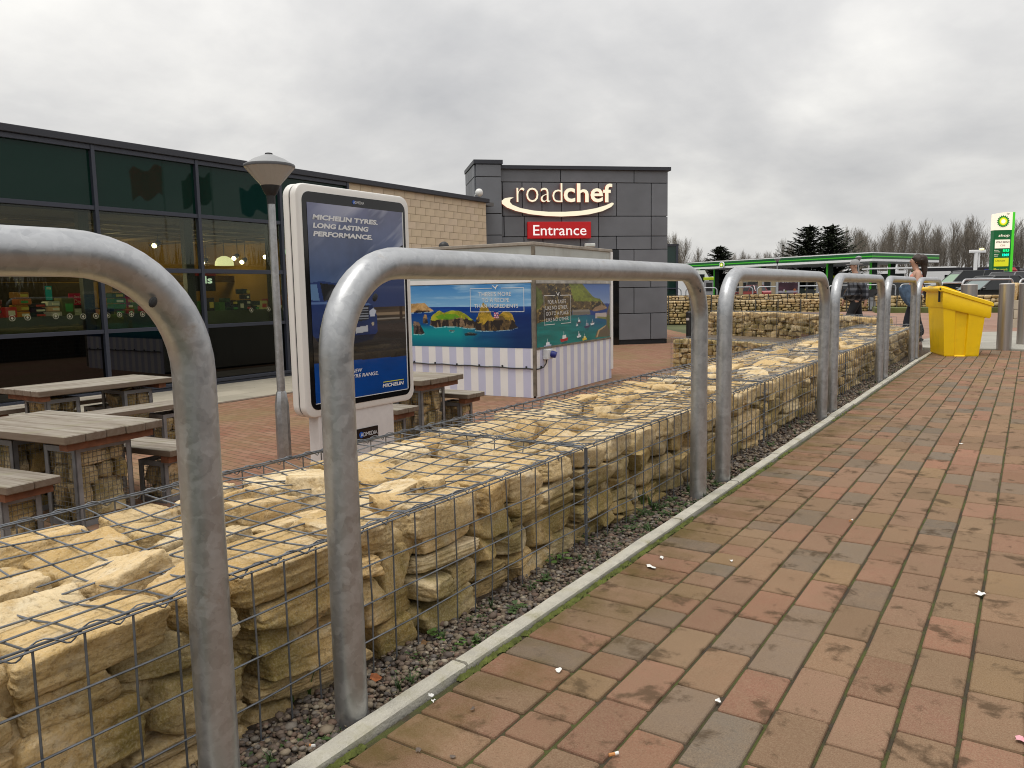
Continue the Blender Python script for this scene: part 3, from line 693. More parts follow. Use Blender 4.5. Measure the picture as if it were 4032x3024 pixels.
gabion('nearest wire cage of cream rubble, cut by the left edge, behind the first two hoops', (-1.662, -0.25), 3.33, A90, G, 0.44, 0.99, 26, vis_zb=-0.02, ends=(False, False), ns=6)
gabion('second rubble cage from the camera, behind the long rail of the second hoop', (-1.662, 3.09), 2.85, A90, G, 0.44, 0.99, 12, vis_zb=-0.02, ends=(False, False))
gabion('third rubble cage from the camera, behind the hoop with the two paired legs', (-1.662, 5.95), 3.1, A90, G, 0.44, 0.99, 12, vis_zb=-0.02, ends=(False, False), ns=4, r=0.0025)
gabion('fourth rubble cage from the camera, where the low curved wall meets the row', (-1.662, 9.06), 3.1, A90, G, 0.435, 0.99, 6, vis_zb=-0.02, ends=(False, False), ns=4, r=0.0023)
gabion('last rubble cage of the row, its open end beside the yellow bin', (-1.662, 12.17), 3.95, A90, G, 0.43, 0.99, 6, vis_zb=-0.02, ends=(False, True), ns=4, r=0.0022)
def wall_run(pts, labels, **kw):
    for (p, q), lb in zip(zip(pts, pts[1:]), labels):
        L = math.dist(p, q); gabion(lb, p, L, math.atan2(q[1]-p[1], q[0]-p[0]), **kw)
wall_run([(-6.28, 15.59), (-5.02, 15.30), (-4.10, 14.55), (-2.70, 13.1)], ['low rubble cage ending free beside the black post on the paved court', 'middle cage of the low rubble wall in front of the tall curved one', 'low rubble cage running into the back of the long row'],
         zb=G, zt=0.144, TH=0.5, lod=6, tw=0.24, th=0.12, cell=0.1075, r=0.0026, face_d=0.2, group='low curved wall of rubble cages', ends=(True, False), ns=3, helix=False, back=False, top_t=0.12)
wall_run([(-7.85, 22.12), (-6.65, 21.65), (-5.55, 21.05), (-4.42, 19.7), (-3.5, 18.6), (-2.68, 17.3)], ['tall rubble cage at the free end of the curved retaining wall', 'second cage of the tall curved rubble wall from its free end', 'tall rubble cage where the retaining wall starts to curve', 'tall rubble cage just below the walking man', 'tall rubble cage that joins the end of the long row'],
         zb=G, zt=0.52, TH=0.5, lod=6, tw=0.27, th=0.135, cell=0.1075, r=0.0024, face_d=0.22, group='tall curved wall of rubble cages', ends=(True, True), ns=3, helix=False, back=False, top_t=0.14)

def rubble_wall_far(name, label, pts, zb, zt, th=0.45, seed=0):
    """far wall: rubble too small to pick apart, still real stones, one mesh, with dark cage joints"""
    root = thing(name, label, 'wall'); V0, F0 = stone_shape(3, 900+seed); VV = []; FF = []; k = 0; core = MB(); cage = MB()
    for p, q in zip(pts, pts[1:]):
        L = math.dist(p, q); a = math.atan2(q[1]-p[1], q[0]-p[0]); ca, sa = math.cos(a), math.sin(a)
        cells = []; pack(0, zb, L, zt-zb, 0.26, 0.13, cells)
        for cx, cz, w, h in cells:
            jy = random.uniform(0, .05); sh, _ = stone_shape(3, 900+seed+k % 9) if k < 9 else (SH[k % 9], 0)
            if k < 9: SH[k] = sh
            X = sh[:, 0]*w*.49+cx; Y = sh[:, 1]*0.12+0.12+jy; Z = sh[:, 2]*h*.50+cz
            VV.append(np.stack([p[0]+X*ca-Y*sa, p[1]+X*sa+Y*ca, Z], 1)); FF.append(F0+k*len(V0)); k += 1
        core.box((p[0]+L/2*ca-(th/2+.12)*sa, p[1]+L/2*sa+(th/2+.12)*ca, (zb+zt)/2-.03), (L, th, zt-zb-.06), a)
        n = max(1, round(L/1.0))
        for i in range(n+1): t = L*i/n; cage.box((p[0]+t*ca+0.03*sa, p[1]+t*sa-0.03*ca, (zb+zt)/2), (0.05, 0.012, zt-zb), a)
        for z in (zt+.01,): cage.box((p[0]+L/2*ca+.02*sa, p[1]+L/2*sa-.02*ca, z), (L, 0.02, 0.02), a)
    o = link('rubble', np_mesh('rubble', np.concatenate(VV), np.concatenate(FF), STONE_STUFF, smooth=False), root); tag(o, kind='stuff')
    core.build('rubble_core', M('gap_shade', (0.16, 0.115, 0.06)), root); cage.build('cage_frame', M('dark_wire', (0.07, 0.065, 0.055), rough=0.7), root); return root  # filler again carries the gap shade in its dark colour
SH = {}
rubble_wall_far('gabion_wall', 'long rubble cage wall at the back of the paved court, below the row of hoops', [(-20.0, 33.9), (-14.7, 36.1), (-9.05, 38.4), (-6.35, 40.2)], G, 0.62)
rubble_wall_far('gabion_wall', 'far rubble wall on the grassy bank, seen behind the two walking people', [(-6.0, 39.3), (-1.0, 37.6), (4.0, 37.4)], -0.1, 0.72, seed=20)
rubble_wall_far('gabion_wall', 'short higher rubble wall behind the court wall, beside the dark glazed building', [(-17.5, 37.3), (-13.5, 38.8), (-8.5, 41.2)], G, 0.86, seed=40)

# ---------------------------------------------------------------- hoop barriers
def hoop_mesh(w, H=1.24, r=0.045, R=0.25, n=20, zb=-0.06):
    p = [(0, 0, zb)]+[(0, 0, zb+(H-R-zb)*k/5) for k in range(1, 6)]
    for k in range(1, 13): a = math.pi/2*k/12; p.append((R-R*math.cos(a), 0, H-R+R*math.sin(a)))
    p += [(R+(w-2*R)*k/8, 0, H) for k in range(1, 9)]
    for k in range(1, 13): a = math.pi/2*k/12; p.append((w-R+R*math.sin(a), 0, H-R+R*math.cos(a)))
    p += [(w, 0, H-R-(H-R-zb)*k/5) for k in range(1, 6)]
    return MB().tube(p, r, n).mesh('hoop_barrier', GALV, smooth=50)
HM = hoop_mesh(2.705); HOLE = MB().ell((0, 0, 0), (0.009, 0.004, 0.012), 8, 6).mesh('drain_hole', M('hole_black', (0.01, 0.01, 0.01)))
hl = ['nearest galvanised hoop barrier, cut off by the left edge of the picture', 'galvanised hoop barrier with the widest full rail, across the lamp and poster board', 'third galvanised hoop from the camera, its rail below the bp canopy',
      'fourth galvanised hoop barrier, in front of the man in the checked jacket', 'fifth galvanised hoop barrier, its left leg below the woman in pink']
hl[2] = 'third galvanised hoop from the camera, its rail below the filling station canopy'
for i, (y0, lb) in enumerate(zip((-1.675, 1.45, 4.575, 7.70, 10.83), hl)):
    o = link('hoop_barrier', HM, None, (-1.51, y0, 0), (0, 0, A90)); tag(o, lb, 'barrier', 'galvanised hoop barriers along the footway')
    for s in ((0.085, 1.16), (2.705-0.085, 1.16)):
        link('drain_hole', HOLE, o, (s[0]+(0.025 if s[0] < 1 else -0.025), -0.042, s[1]-0.015), (0, 0.6, 0))
d = (0.17, 1.55); L6 = math.hypot(*d)
o = link('hoop_barrier', hoop_mesh(L6), None, (-1.50, 13.96, 0), (0, 0, math.atan2(d[1], d[0]))); tag(o, 'last short galvanised hoop of the row, right against the yellow bin', 'barrier', 'galvanised hoop barriers along the footway')
# ---------------------------------------------------------------- main building: glazed front
XF = -12.946
FRAME = M('anthracite_aluminium', S(52, 56, 68), rough=0.45, spec=0.5)
def glass_mat(name, tint, gloss_ior=1.38, alpha=0.75):
    m, nt, N, L, P = nodes(name); N.remove(P); out = [n for n in N if n.type == 'OUTPUT_MATERIAL'][0]
    t = N.new('ShaderNodeBsdfTransparent'); t.inputs[0].default_value = (*tint, 1); g = N.new('ShaderNodeBsdfGlossy'); g.inputs['Roughness'].default_value = 0.0; g.inputs['Color'].default_value = (0.95, 0.97, 0.96, 1)
    fr = N.new('ShaderNodeFresnel'); fr.inputs[0].default_value = gloss_ior; mx = N.new('ShaderNodeMixShader'); L.new(fr.outputs[0], mx.inputs[0]); L.new(t.outputs[0], mx.inputs[1]); L.new(g.outputs[0], mx.inputs[2]); L.new(mx.outputs[0], out.inputs[0]); return m
PANE = glass_mat('shop_window_glass', (0.72, 0.76, 0.66))
SPAN = M('green_back_painted_glass', (0.004, 0.024, 0.017), rough=0.02, spec=0.22)
BLACKP = M('black_back_painted_glass', (0.0008, 0.0012, 0.0012), rough=0.02, spec=0.5)
bld = thing('service_building', 'long dark glazed shop front with pale block end wall, left of the grey tower', 'building', (XF, 0, 0), A90)
E_ = [12.97-1.92*k for k in range(9)]
for e in E_:
    MB().box((e, 0.0, (3.68-0.5)/2), (0.062, 0.11, 4.18), bev=0.004).build('mullion', FRAME, bld)
for a, b in zip(E_[1:], E_):
    w = b-a-0.064; c = (a+b)/2
    for z0, z1, nm in ((0.60, 0.665, 'transom'), (1.62, 1.70, 'transom'), (2.63, 2.70, 'transom'), (3.60, 3.68, 'transom')):
        MB().box((c, 0.004, (z0+z1)/2), (w, 0.09, z1-z0), bev=0.003).build(nm, FRAME, bld)
    MB().box((c, 0.03, 3.15), (w, 0.02, 0.90)).build('spandrel_panel', SPAN, bld)
    MB().box((c, 0.03, 2.165), (w, 0.012, 0.93)).build('window_pane', PANE, bld)
    MB().box((c, 0.03, 1.1425), (w, 0.012, 0.955)).build('window_pane', PANE, bld)
    MB().box((c, 0.03, 0.115), (w, 0.02, 0.97)).build('lower_panel', BLACKP, bld)
x0, x1 = E_[-1], E_[0]
mb = MB(); mb.box(((x0+x1)/2, -0.03, -0.40), (x1-x0, 0.10, 0.06), bev=0.004); mb.box(((x0+x1)/2, -0.015, -0.47), (x1-x0, 0.10, 0.06), bev=0.004); mb.build('base_trim', FRAME, bld)
COPING = M('dark_coping', S(44, 46, 54), rough=0.5)
MB().box(((x0+18.45)/2, 0.06, 3.74), (18.45-x0, 0.30, 0.115), bev=0.008).build('coping', COPING, bld)
# end wall of pale blocks, every block its own piece
BLOCK = []
for k in range(6):
    kk = random.uniform(.98, 1.03); BLOCK.append(M('pale_block_%d' % k, (0.62*kk, 0.50*kk, 0.36*kk*random.uniform(.95, 1.04)), rough=0.9, var=0.12, vscale=5, bump=0.3, bscale=90, dirt=(0.52, 0.42, 0.30), dscale=2.0, damt=0.5))
MB().box(((13.03+18.4)/2, 0.16, 1.57), (18.4-13.03, 0.2, 4.14)).build('mortar', M('block_mortar', (0.53, 0.43, 0.31), rough=1), bld)
bm_ = {}
for row in range(23):
    z = -0.5+0.1825*row; x = 13.04-(0.19 if row % 2 else 0)
    while x < 18.35:
        xa, xb = max(x, 13.04), min(x+0.38, 18.4)
        if xb-xa > 0.05 and z+0.177 < 3.71 and z > 0.6:
            key = round(xb-xa, 2)
            mi = random.randrange(6)
            if (key, mi) not in bm_: bm_[(key, mi)] = MB().box((0, 0, 0), (key-0.006, 0.1, 0.177), bev=0.004).mesh('block', BLOCK[mi])
            link('block', bm_[(key, mi)], bld, ((xa+xb)/2, 0.06+random.uniform(-.002, .002), z+0.0885))
        x += 0.384
MB().box(((13.04+18.4)/2, 0.055, 0.04), (5.35, 0.1, 1.06)).build('wall_base', BLOCK[0], bld)
MB().box((4.0, 5.5, 3.70), (30, 10.7, 0.1)).build('roof', M('flat_roof', (0.12, 0.12, 0.12)), bld)
# shop interior
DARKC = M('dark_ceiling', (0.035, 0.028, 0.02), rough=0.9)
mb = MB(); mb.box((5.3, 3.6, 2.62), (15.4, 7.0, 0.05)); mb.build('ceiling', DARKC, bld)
mb = MB(); mb.box((5.3, 3.6, -0.47), (15.4, 7.0, 0.05)); mb.build('floor', M('shop_floor', (0.10, 0.085, 0.07), rough=0.4), bld)
WARM = M('warm_shop_wall', (0.30, 0.19, 0.05), rough=0.8, var=0.15, vscale=1)
mb = MB(); mb.box((5.3, 5.2, 1.0), (15.4, 0.1, 3.2)); mb.box((12.9, 2.7, 1.0), (0.1, 5.0, 3.2)); mb.build('inner_wall', WARM, bld)
mb = MB(); mb.box((5.3, 4.0, 1.63), (15.4, 0.10, 0.16)); mb.build('bulkhead', M('bulkhead_brown', (0.06, 0.035, 0.015)), bld)
mb = MB()
for k in range(5): mb.box((5.3, 0.8+0.9*k, 2.52), (15.2, 0.05, 0.06))
for k in range(12): mb.box((-1.8+1.3*k, 2.6, 2.46), (0.04, 4.6, 0.04))
mb.build('ceiling_track', M('track_rail', (0.14, 0.10, 0.05)), bld)
mb = MB(); mb.box((5.3, 0.22, 0.79), (15.2, 0.02, 0.25)); mb.build('shelf_back', M('shelf_back_panel', (0.11, 0.125, 0.07), rough=0.5, var=0.35, vscale=1.2), bld)
mb = MB(); mb.box((5.3, 3.2, 0.75), (15.2, 1.2, 0.5)); mb.box((8.0, 4.9, 0.9), (3.0, 0.3, 1.3)); mb.build('shop_counter', M('counter_dark', (0.035, 0.028, 0.02), rough=0.6), bld)
# column cladding inside
mb = MB()
for e in E_[:-1]: mb.box((e-0.16, 0.16, 1.6), (0.17, 0.12, 2.0))
mb.build('inner_post', M('inner_post_grey', (0.055, 0.06, 0.062)), bld)
# small white roundels printed along the window foot
RING = M('roundel_white', (0.30, 0.29, 0.2), rough=0.6)
ring = MB(); ring.tube([(0.042*math.cos(a), 0, 0.042*math.sin(a)) for a in np.arange(20)*2*math.pi/20], 0.005, 4, closed=True)
ring.add([(-0.024, 0, -0.012), (0.024, 0, -0.012), (0, 0, 0.03), (-0.006, 0, -0.012), (0.006, 0, -0.012), (0.006, 0, -0.026), (-0.006, 0, -0.026)], [(0, 1, 2), (3, 6, 5, 4)])
RMESH = ring.mesh('roundel', RING)
for u, v in ((50, 1253), (111, 1250), (222, 1245), (277, 1246), (330, 1246), (380, 1244), (426, 1242), (473, 1239), (520, 1237), (564, 1237), (608, 1234), (653, 1232), (694, 1231), (992, 1221), (1060, 1217), (1123, 1217)):
    p = onx(u, v, XF); link('roundel', RMESH, bld, (p[1], 0.018, p[2]))
def hang(name, label, cat, u0, v0, u1, v1, x, mat, group=None, th=0.02):
    """a flat board inside the shop at depth x, given by its sighted corners"""
    a = onx(u0, v0, x); b = onx(u1, v1, x); c = onx((u0+u1)/2, v1, x); t = onx((u0+u1)/2, v0, x)
    r = thing(name, label, cat, (x, a[1], c[2]), A90, group); w, h = b[1]-a[1], t[2]-c[2]
    MB().box((w/2, th/2, h/2), (w, th, h)).build('board', mat, r); return r, w, h
CRIM = M('crimson_card', S(150, 22, 48), rough=0.6, emit=S(150, 22, 48), estr=0.25)
for (u0, v0, u1, v1), lb in zip(((271, 1155, 354, 1200), (471, 1148, 540, 1204)), ('red deals card behind the first window post, half hidden by goods', 'red deals card in the second window bay, below the bend of the nearest hoop')):
    r, w, h = hang('promotion_card', lb, 'sign', u0, v0, u1, v1, -13.55, CRIM, 'red deals cards in the shop window')
    mb = MB(); put_text(mb, 'Deals', w*.22, w*.78, h*.12, h*.47, -0.004, bold=0.02, cap='D'); put_text(mb, 'There for..', w*.22, w*.66, h*.6, h*.82, -0.004, cap='T', shear=0.15); mb.build('lettering', M('cream_print', S(225, 205, 170), rough=0.7), r)
r, w, h = hang('shop_sign', 'brown Bakery board on a pale post inside the shop', 'sign', 440, 1075, 486, 1148, -15.2, M('bakery_brown', (0.035, 0.016, 0.01)))
mb = MB(); put_text(mb, 'Bakery', w*.05, w*.92, h*.42, h*.66, -0.004, bold=0.015, cap='B'); mb.build('lettering', M('lit_cream', S(220, 200, 150), emit=S(220, 200, 150), estr=0.5), r)
r, w, h = hang('shop_sign', 'black sign with white letters ending in ds, under a red header, behind the second bend', 'sign', 742, 1086, 850, 1146, -14.9, M('sign_black', (0.006, 0.007, 0.012)))
mb = MB(); put_text(mb, 'ds', w*.42, w*.88, h*.5, h*.98, -0.004, bold=0.02, cap='d'); mb.build('lettering', M('lit_white', (0.8, 0.95, 0.85), emit=(0.8, 1, 0.85), estr=0.9), r)
MB().box((w*.5, 0.0, h+0.06), (w*1.05, 0.03, 0.12)).build('header', M('header_red', S(120, 20, 15), emit=S(120, 20, 15), estr=0.3), r)
r, w, h = hang('shop_poster', 'teal hanging poster between the red card and grey panels in the shop', 'poster', 178, 1126, 207, 1182, -14.2, M('teal_card', S(0, 105, 100), emit=S(0, 105, 100), estr=0.3))
mb = MB()
for k in range(3): mb.box((w/2, -0.003, h*(0.88-0.05*k)), (w*.7, 0.004, h*.02))
mb.build('lettering', MATS['cream_print'], r)
for k, (u0, u1) in enumerate(((515, 545), (548, 578), (581, 615))):
    r, w, h = hang('menu_screen', ('left', 'middle', 'right')[k]+' one of the three lit menu screens over the shop counter', 'screen', u0, 1124, u1, 1152, -17.4, M('screen_teal', (0.03, 0.16, 0.13), emit=(0.10, 0.42, 0.32), estr=0.55), 'lit menu screens over the counter')
    mb = MB()
    for q in range(4): mb.ell((w*(.25+.5*(q % 2)), -0.01, h*(.3+.4*(q//2))), (w*.14, 0.004, h*.13), 8, 4)
    mb.build('picture', M('menu_food', (0.25, 0.2, 0.05), emit=(0.3, 0.25, 0.06), estr=0.4), r)
r, w, h = hang('exit_sign', 'green running man exit sign hanging inside, left of the poster board', 'sign', 1104, 980, 1133, 1003, -14.6, M('exit_green', (0.0, 0.16, 0.05), emit=(0.0, 0.22, 0.07), estr=0.6))
mb = MB(); mb.box((w*.5, -0.004, h*.5), (w*.42, 0.004, h*.78), mi=0); mb.box((w*.5, -0.008, h*.52), (w*.10, 0.003, h*.35), mi=1); mb.box((w*.48, -0.008, h*.28), (w*.08, 0.003, h*.3), Matrix.Rotation(0.6, 3, 'Y'), mi=1); mb.box((w*.56, -0.008, h*.3), (w*.08, 0.003, h*.28), Matrix.Rotation(-0.5, 3, 'Y'), mi=1); mb.ell((w*.52, -0.008, h*.76), (w*.05, 0.003, h*.07), 8, 4, mi=1)
mb.build('pictogram', [M('exit_white', (0.5, 0.7, 0.5), emit=(0.6, 0.9, 0.65), estr=0.7), MATS['exit_green']], r)
# pendant lamps and spots, lit
BULB = M('lit_bulb', (1, 0.9, 0.7), emit=(1.0, 0.80, 0.48), estr=14.0)
OPAL = M('opal_shade', (0.8, 0.8, 0.6), emit=(0.85, 0.78, 0.45), estr=1.4)
BLK = M('black_metal', (0.012, 0.012, 0.013), rough=0.5)
for i, (u, v, lb) in enumerate(((803, 1031, 'round lit spot just right of the second bay post'), (926, 1014, 'tilted lit spot above the bright wall, left of the lamp post'), (957, 1029, 'brightest round spot lamp over the bright shop wall'), (1048, 1009, 'tilted lit spot next to the lamp post inside the shop'), (740, 997, 'tilted lit spot left of the dark inner post'), (614, 964, 'small lit spot showing just above the bend of the nearest hoop'))):
    p = onx(u, v, -15.4); r = thing('spot_lamp', lb, 'lamp', p, 0, 'spot lamps on the shop ceiling')
    MB().tube([(0.10, 0, 0.05), (-0.01, 0, 0.0)], [0.045, 0.06], 12).build('housing', BLK, r)
    MB().ell((0.02, -0.05, -0.02), (0.05, 0.05, 0.05), 12, 8).build('bulb', BULB, r, smooth=True)
    MB().tube([(0.08, 0, 0.05), (0.08, 0, 2.5-p[2])], 0.008, 5).build('rod', BLK, r)
p = onx(884, 1046, -15.0); r = thing('pendant_lamp', 'large dome pendant lamp with lit opal shade in the shop', 'lamp', p)
MB().lathe([(0.20, 0.0), (0.195, 0.08), (0.15, 0.16), (0.06, 0.205), (0.02, 0.21)], 20).build('shade', OPAL, r, smooth=True); MB().tube([(0, 0, 0.2), (0, 0, 2.45-p[2])], 0.01, 5).build('rod', BLK, r)
for y, e in ((5.0, 12), (9.6, 26), (11.8, 26)):  # unseen point lights, added to give the interior a warm glow
    l = bpy.data.lights.new('added_shop_glow', 'POINT'); l.energy = e; l.color = (1.0, 0.72, 0.36); l.shadow_soft_size = 0.15; o = bpy.data.objects.new('added_shop_glow', l); o.location = (-16.6, y, 2.05); COL.objects.link(o)
for y in (4.2, 6.2, 8.4):  # unseen point lights added just behind the glass to brighten the goods
    l = bpy.data.lights.new('added_goods_fill', 'POINT'); l.energy = 16; l.color = (1.0, 0.8, 0.5); l.shadow_soft_size = 0.1; o = bpy.data.objects.new('added_goods_fill', l); o.location = (-13.6, y, 1.5); COL.objects.link(o)
# goods on the window shelf: a jumble of packets
gm = MB(); pal = [(0.30, 0.05, 0.02), (0.06, 0.10, 0.03), (0.28, 0.12, 0.02), (0.02, 0.02, 0.025), (0.10, 0.13, 0.04), (0.32, 0.28, 0.18), (0.015, 0.03, 0.03), (0.35, 0.14, 0.06), (0.2, 0.02, 0.03), (0.025, 0.02, 0.015)]
x = -2.0
while x < 12.7:
    w = random.uniform(0.08, 0.26); h0 = 0.90; n = random.choice((1, 1, 2, 3, 4)); hh = random.uniform(0.05, 0.11) if n > 1 else random.uniform(0.12, 0.33); c = random.choice(pal)
    for k in range(n):
        cc = tuple(q*random.uniform(.6, 1.3) for q in c); gm.box((x+w/2+random.uniform(-.01, .01), 0.42+random.uniform(-.04, .1), h0+hh*(k+.5)), (w*.94, 0.22, hh*.9), random.gauss(0, .08), bev=0.01, col=cc)
        gm.box((x+w/2, 0.29, h0+hh*(k+.45)), (w*.5, 0.012, hh*.4), col=random.choice(((0.5, 0.45, 0.3), (0.35, 0.04, 0.03), (0.4, 0.3, 0.05), (0.05, 0.2, 0.05))))
    x += w+random.choice((0.0, 0.01, 0.02, 0.06))
tag(gm.build('shop_goods', vcol_mat('glowing_packet', rough=0.35, emit=0.22), None, False, (XF, 0, 0), (0, 0, A90), cols=True), kind='stuff')  # packets emit part of their own colour so they look lit

# grey slabs in front of the glazing
apron = thing('slab_path', None, None); tag(apron, kind='structure')
SL = [M('path_slab_%d' % k, (0.36*q, 0.325*q, 0.255*q), rough=0.9, var=0.12, vscale=3, dirt=(0.25, 0.22, 0.16), dscale=1.5) for k, q in enumerate((1, .92, 1.06))]
MB().box((-11.8, 6.0, G-0.012), (2.35, 24.4, 0.02)).build('slab_bed', M('slab_joint', (0.14, 0.12, 0.09)), apron)
for i in range(4):
    for j in range(28):
        y = -6+0.9*j+(0.45 if i % 2 else 0)
        MB().box((-12.65+0.555*i, y, G+0.003+random.uniform(-.002, .002)), (0.545, 0.888, 0.02), bev=0.004).build('slab', random.choice(SL), apron)
MB().box((-10.62, 5.0, G), (0.07, 22, 0.03), bev=0.006).build('edging', M('apron_edging', (0.16, 0.12, 0.09), rough=0.9), apron)

# ---------------------------------------------------------------- grey entrance tower
TA = math.atan2(3.624, 3.734); TL = 5.204
tow = thing('entrance_tower', 'grey panelled entrance tower with dark coping at the end of the pale wall', 'building', (-13.154, 19.456, 0), TA)
PANELS = [M('grey_cladding_%d' % k, tuple(c*q for c in S(108, 110, 115)), rough=0.55, var=0.10, vscale=1.6, bump=0.06, bscale=30) for k, q in enumerate((1.0, 0.94, 1.05))]
GAP = M('cladding_gap', (0.012, 0.012, 0.014), rough=0.9)
def zxt(zx): return TL*(zx-515)/(2045-515)
MB().box((TL/2, 2.1, 2.12), (TL-0.06, 4.0, 5.30)).build('core', GAP, tow)
rows = [(4.78, 4.40, (515, 1050, 1725, 2045)), (4.40, 3.41, (515, 530, 705, 880, 1055, 1225, 1395, 1560, 1888, 2045)), (3.41, 2.81, (515, 540, 720, 1058, 1395, 1888, 2045)), (2.81, 2.41, (515, 715, 885, 1225, 1395, 1560, 1888, 2045)),
        (2.41, 1.85, (1578, 1725, 2045)), (1.85, 1.25, (1578, 1885, 2045)), (1.25, 0.455, (1578, 1725, 2045)), (0.455, -0.36, (1578, 1885, 2045)), (2.41, 1.25, (515, 760, 1000)), (1.25, -0.36, (515, 760, 1000))]
gp = 0.011
for zt, zb, xs in rows:
    for a, b in zip(xs, xs[1:]):
        xa, xb = zxt(a)+gp, zxt(b)-gp
        if xb-xa < 0.02: continue
        MB().box(((xa+xb)/2, 0.06+random.uniform(-.002, .002), (zt+zb)/2), (xb-xa, 0.05, zt-zb-2*gp), bev=0.004).build('cladding_panel', random.choice(PANELS), tow)
for k, (zt, zb) in enumerate(((4.78, 3.41), (3.41, 2.41), (2.41, 1.25), (1.25, -0.36))):
    for j in range(2): MB().box((TL-0.02, 1.05+2.0*j, (zt+zb)/2), (0.05, 1.97, zt-zb-0.02), bev=0.004).build('cladding_panel', random.choice(PANELS), tow)
MB().box((TL/2+0.02, 2.0, 4.82), (TL+0.10, 4.1, 0.11), bev=0.006).build('coping', COPING, tow)
MB().box((TL/2, 2.0, -0.43), (TL-0.02, 3.9, 0.14)).build('plinth', GAP, tow)
xa, xb = zxt(1000), zxt(1578); MB().box(((xa+xb)/2, 0.02, 0.95), (xb-xa, 0.03, 2.9)).build('doorway', M('dark_doorway', (0.004, 0.005, 0.006), rough=0.1), tow)
# the slimmer column at the left, standing forward and a little taller
MB().box((-0.37, 0.9, 2.22), (0.72, 1.96, 5.44)).build('core', GAP, tow)
for zt, zb in ((4.88, 4.52), (4.52, 3.47), (3.47, 2.85), (2.85, 1.8), (1.8, 0.6), (0.6, -0.45)):
    MB().box((-0.375, -0.095, (zt+zb)/2), (0.735, 0.05, zt-zb-2*gp), bev=0.004).build('cladding_panel', random.choice(PANELS), tow)
    for j, (ya, yb) in enumerate(((-0.06, 0.5), (0.5, 1.15), (1.15, 1.9))): MB().box((-0.765, (ya+yb)/2, (zt+zb)/2), (0.05, yb-ya-0.02, zt-zb-2*gp), bev=0.004).build('cladding_panel', random.choice(PANELS), tow)
MB().box((-0.38, 0.9, 4.945), (0.86, 2.1, 0.12), bev=0.006).build('coping', COPING, tow)
# lit sign: letters and sweep
def zz(zy): return 4.85-(zy-135)*0.003335
CREAM = M('lit_letter_face', (0.10, 0.09, 0.07), emit=(1.0, 0.90, 0.66), estr=0.95); RIM = M('red_letter_edge', S(120, 25, 10), emit=(0.55, 0.05, 0.01), estr=0.35)
sg = thing('illuminated_sign', 'lit cream script sign with curved sweep, above the red board on the grey tower', 'sign', (-13.154, 19.456, 0), TA)
def letters(word, xa, xb, bold):
    tot = MB(); put_text(tot, word, xa, xb, zz(447), zz(282), -0.07, bold=bold, cap='d'); W = [p[0] for p in tot.v]
    # widths letter by letter, each letter a piece of its own
    adv = [0]; 
    for k in range(1, len(word)+1):
        V, F = text_geo(word[:k], bold); adv.append(max(p[0] for p in V)-min(p[0] for p in text_geo(word[:1], bold)[0]))
    sc = (xb-xa)/adv[-1]
    for k, ch in enumerate(word):
        V, F = text_geo(ch, bold); w = max(p[0] for p in V)-min(p[0] for p in V); e = xa+adv[k+1]*sc
        zt = zz(282) if ch in 'dhf' else zz(323); mb = MB(); put_text(mb, ch, e-w*sc, e, zz(447), zt, -0.09, bold=bold, depth=0.10); mb.build('letter', [CREAM, RIM], sg)
letters('road', zxt(648), zxt(1056), -0.012); letters('chef', zxt(1068), zxt(1510), 0.018)
def sweep():
    top = [(622, 408), (592, 425), (588, 448), (610, 472), (680, 500), (800, 522), (930, 532), (1080, 532), (1230, 522), (1360, 500), (1450, 474), (1505, 450), (1520, 452)]
    bot = [(1524, 462), (1500, 488), (1420, 525), (1300, 553), (1180, 567), (1040, 573), (900, 568), (760, 552), (640, 525), (560, 495), (518, 462), (516, 438), (545, 415), (590, 408)]
    from mathutils.geometry import tessellate_polygon
    poly = [(zxt(a), zz(b)) for a, b in top+bot]; n = len(poly); tri = tessellate_polygon([[Vector((x, z, 0)) for x, z in poly]])
    mb = MB(); mb.add([(x, -0.09, z) for x, z in poly]+[(x, 0.01, z) for x, z in poly], [], 0); mb.f = [tuple(t) for t in tri]+[(i, (i+1) % n, (i+1) % n+n, i+n) for i in range(n)]; mb.mi = [0]*len(tri)+[1]*n; mb.build('sweep', [CREAM, RIM], sg)
sweep()
es = thing('entrance_sign', 'red lit Entrance board under the cream sign on the grey tower', 'sign', (-13.154, 19.456, 0), TA)
REDL = M('entrance_red', S(176, 8, 14), emit=S(176, 8, 14), estr=0.28, rough=0.4)
xa, xb, za, zb = zxt(742), zxt(1313), zz(766), zz(619)
MB().box(((xa+xb)/2, -0.03, (za+zb)/2), (xb-xa, 0.13, zb-za), bev=0.008).build('board', REDL, es)
mb = MB(); put_text(mb, 'Entrance', zxt(790), zxt(1270), zz(738), zz(648), -0.099, bold=0.004, cap='E'); mb.build('lettering', M('lit_sign_white', (0.2, 0.19, 0.18), emit=(1.0, 0.92, 0.88), estr=0.85), es)
for (a, b, c_, d_), lb in zip(((1258, 842, 1355, 810), (698, 835, 800, 815)), ('small white bulkhead light on the tower, right of the Entrance board', 'small white bulkhead light below the Entrance board, just over the kiosk roof')):
    r = thing('wall_light', lb, 'light', (-13.154, 19.456, 0), TA, 'white bulkhead lights on the tower'); xa, xb, za, zb = zxt(a), zxt(c_), zz(b), zz(d_)
    MB().box(((xa+xb)/2, -0.02, (za+zb)/2), (xb-xa, 0.1, zb-za), bev=0.015).build('body', M('light_white', (0.75, 0.75, 0.72), rough=0.4), r); MB().box(((xa+xb)/2, -0.073, (za+zb)/2-0.005), (xb-xa-0.04, 0.012, (zb-za)*.55), bev=0.004).build('lens', M('light_lens', (0.62, 0.66, 0.62), rough=0.2), r)
cm = thing('security_camera', 'white dome camera on the coping where the pale wall meets the tower', 'camera', (-13.0, 17.95, 3.80))
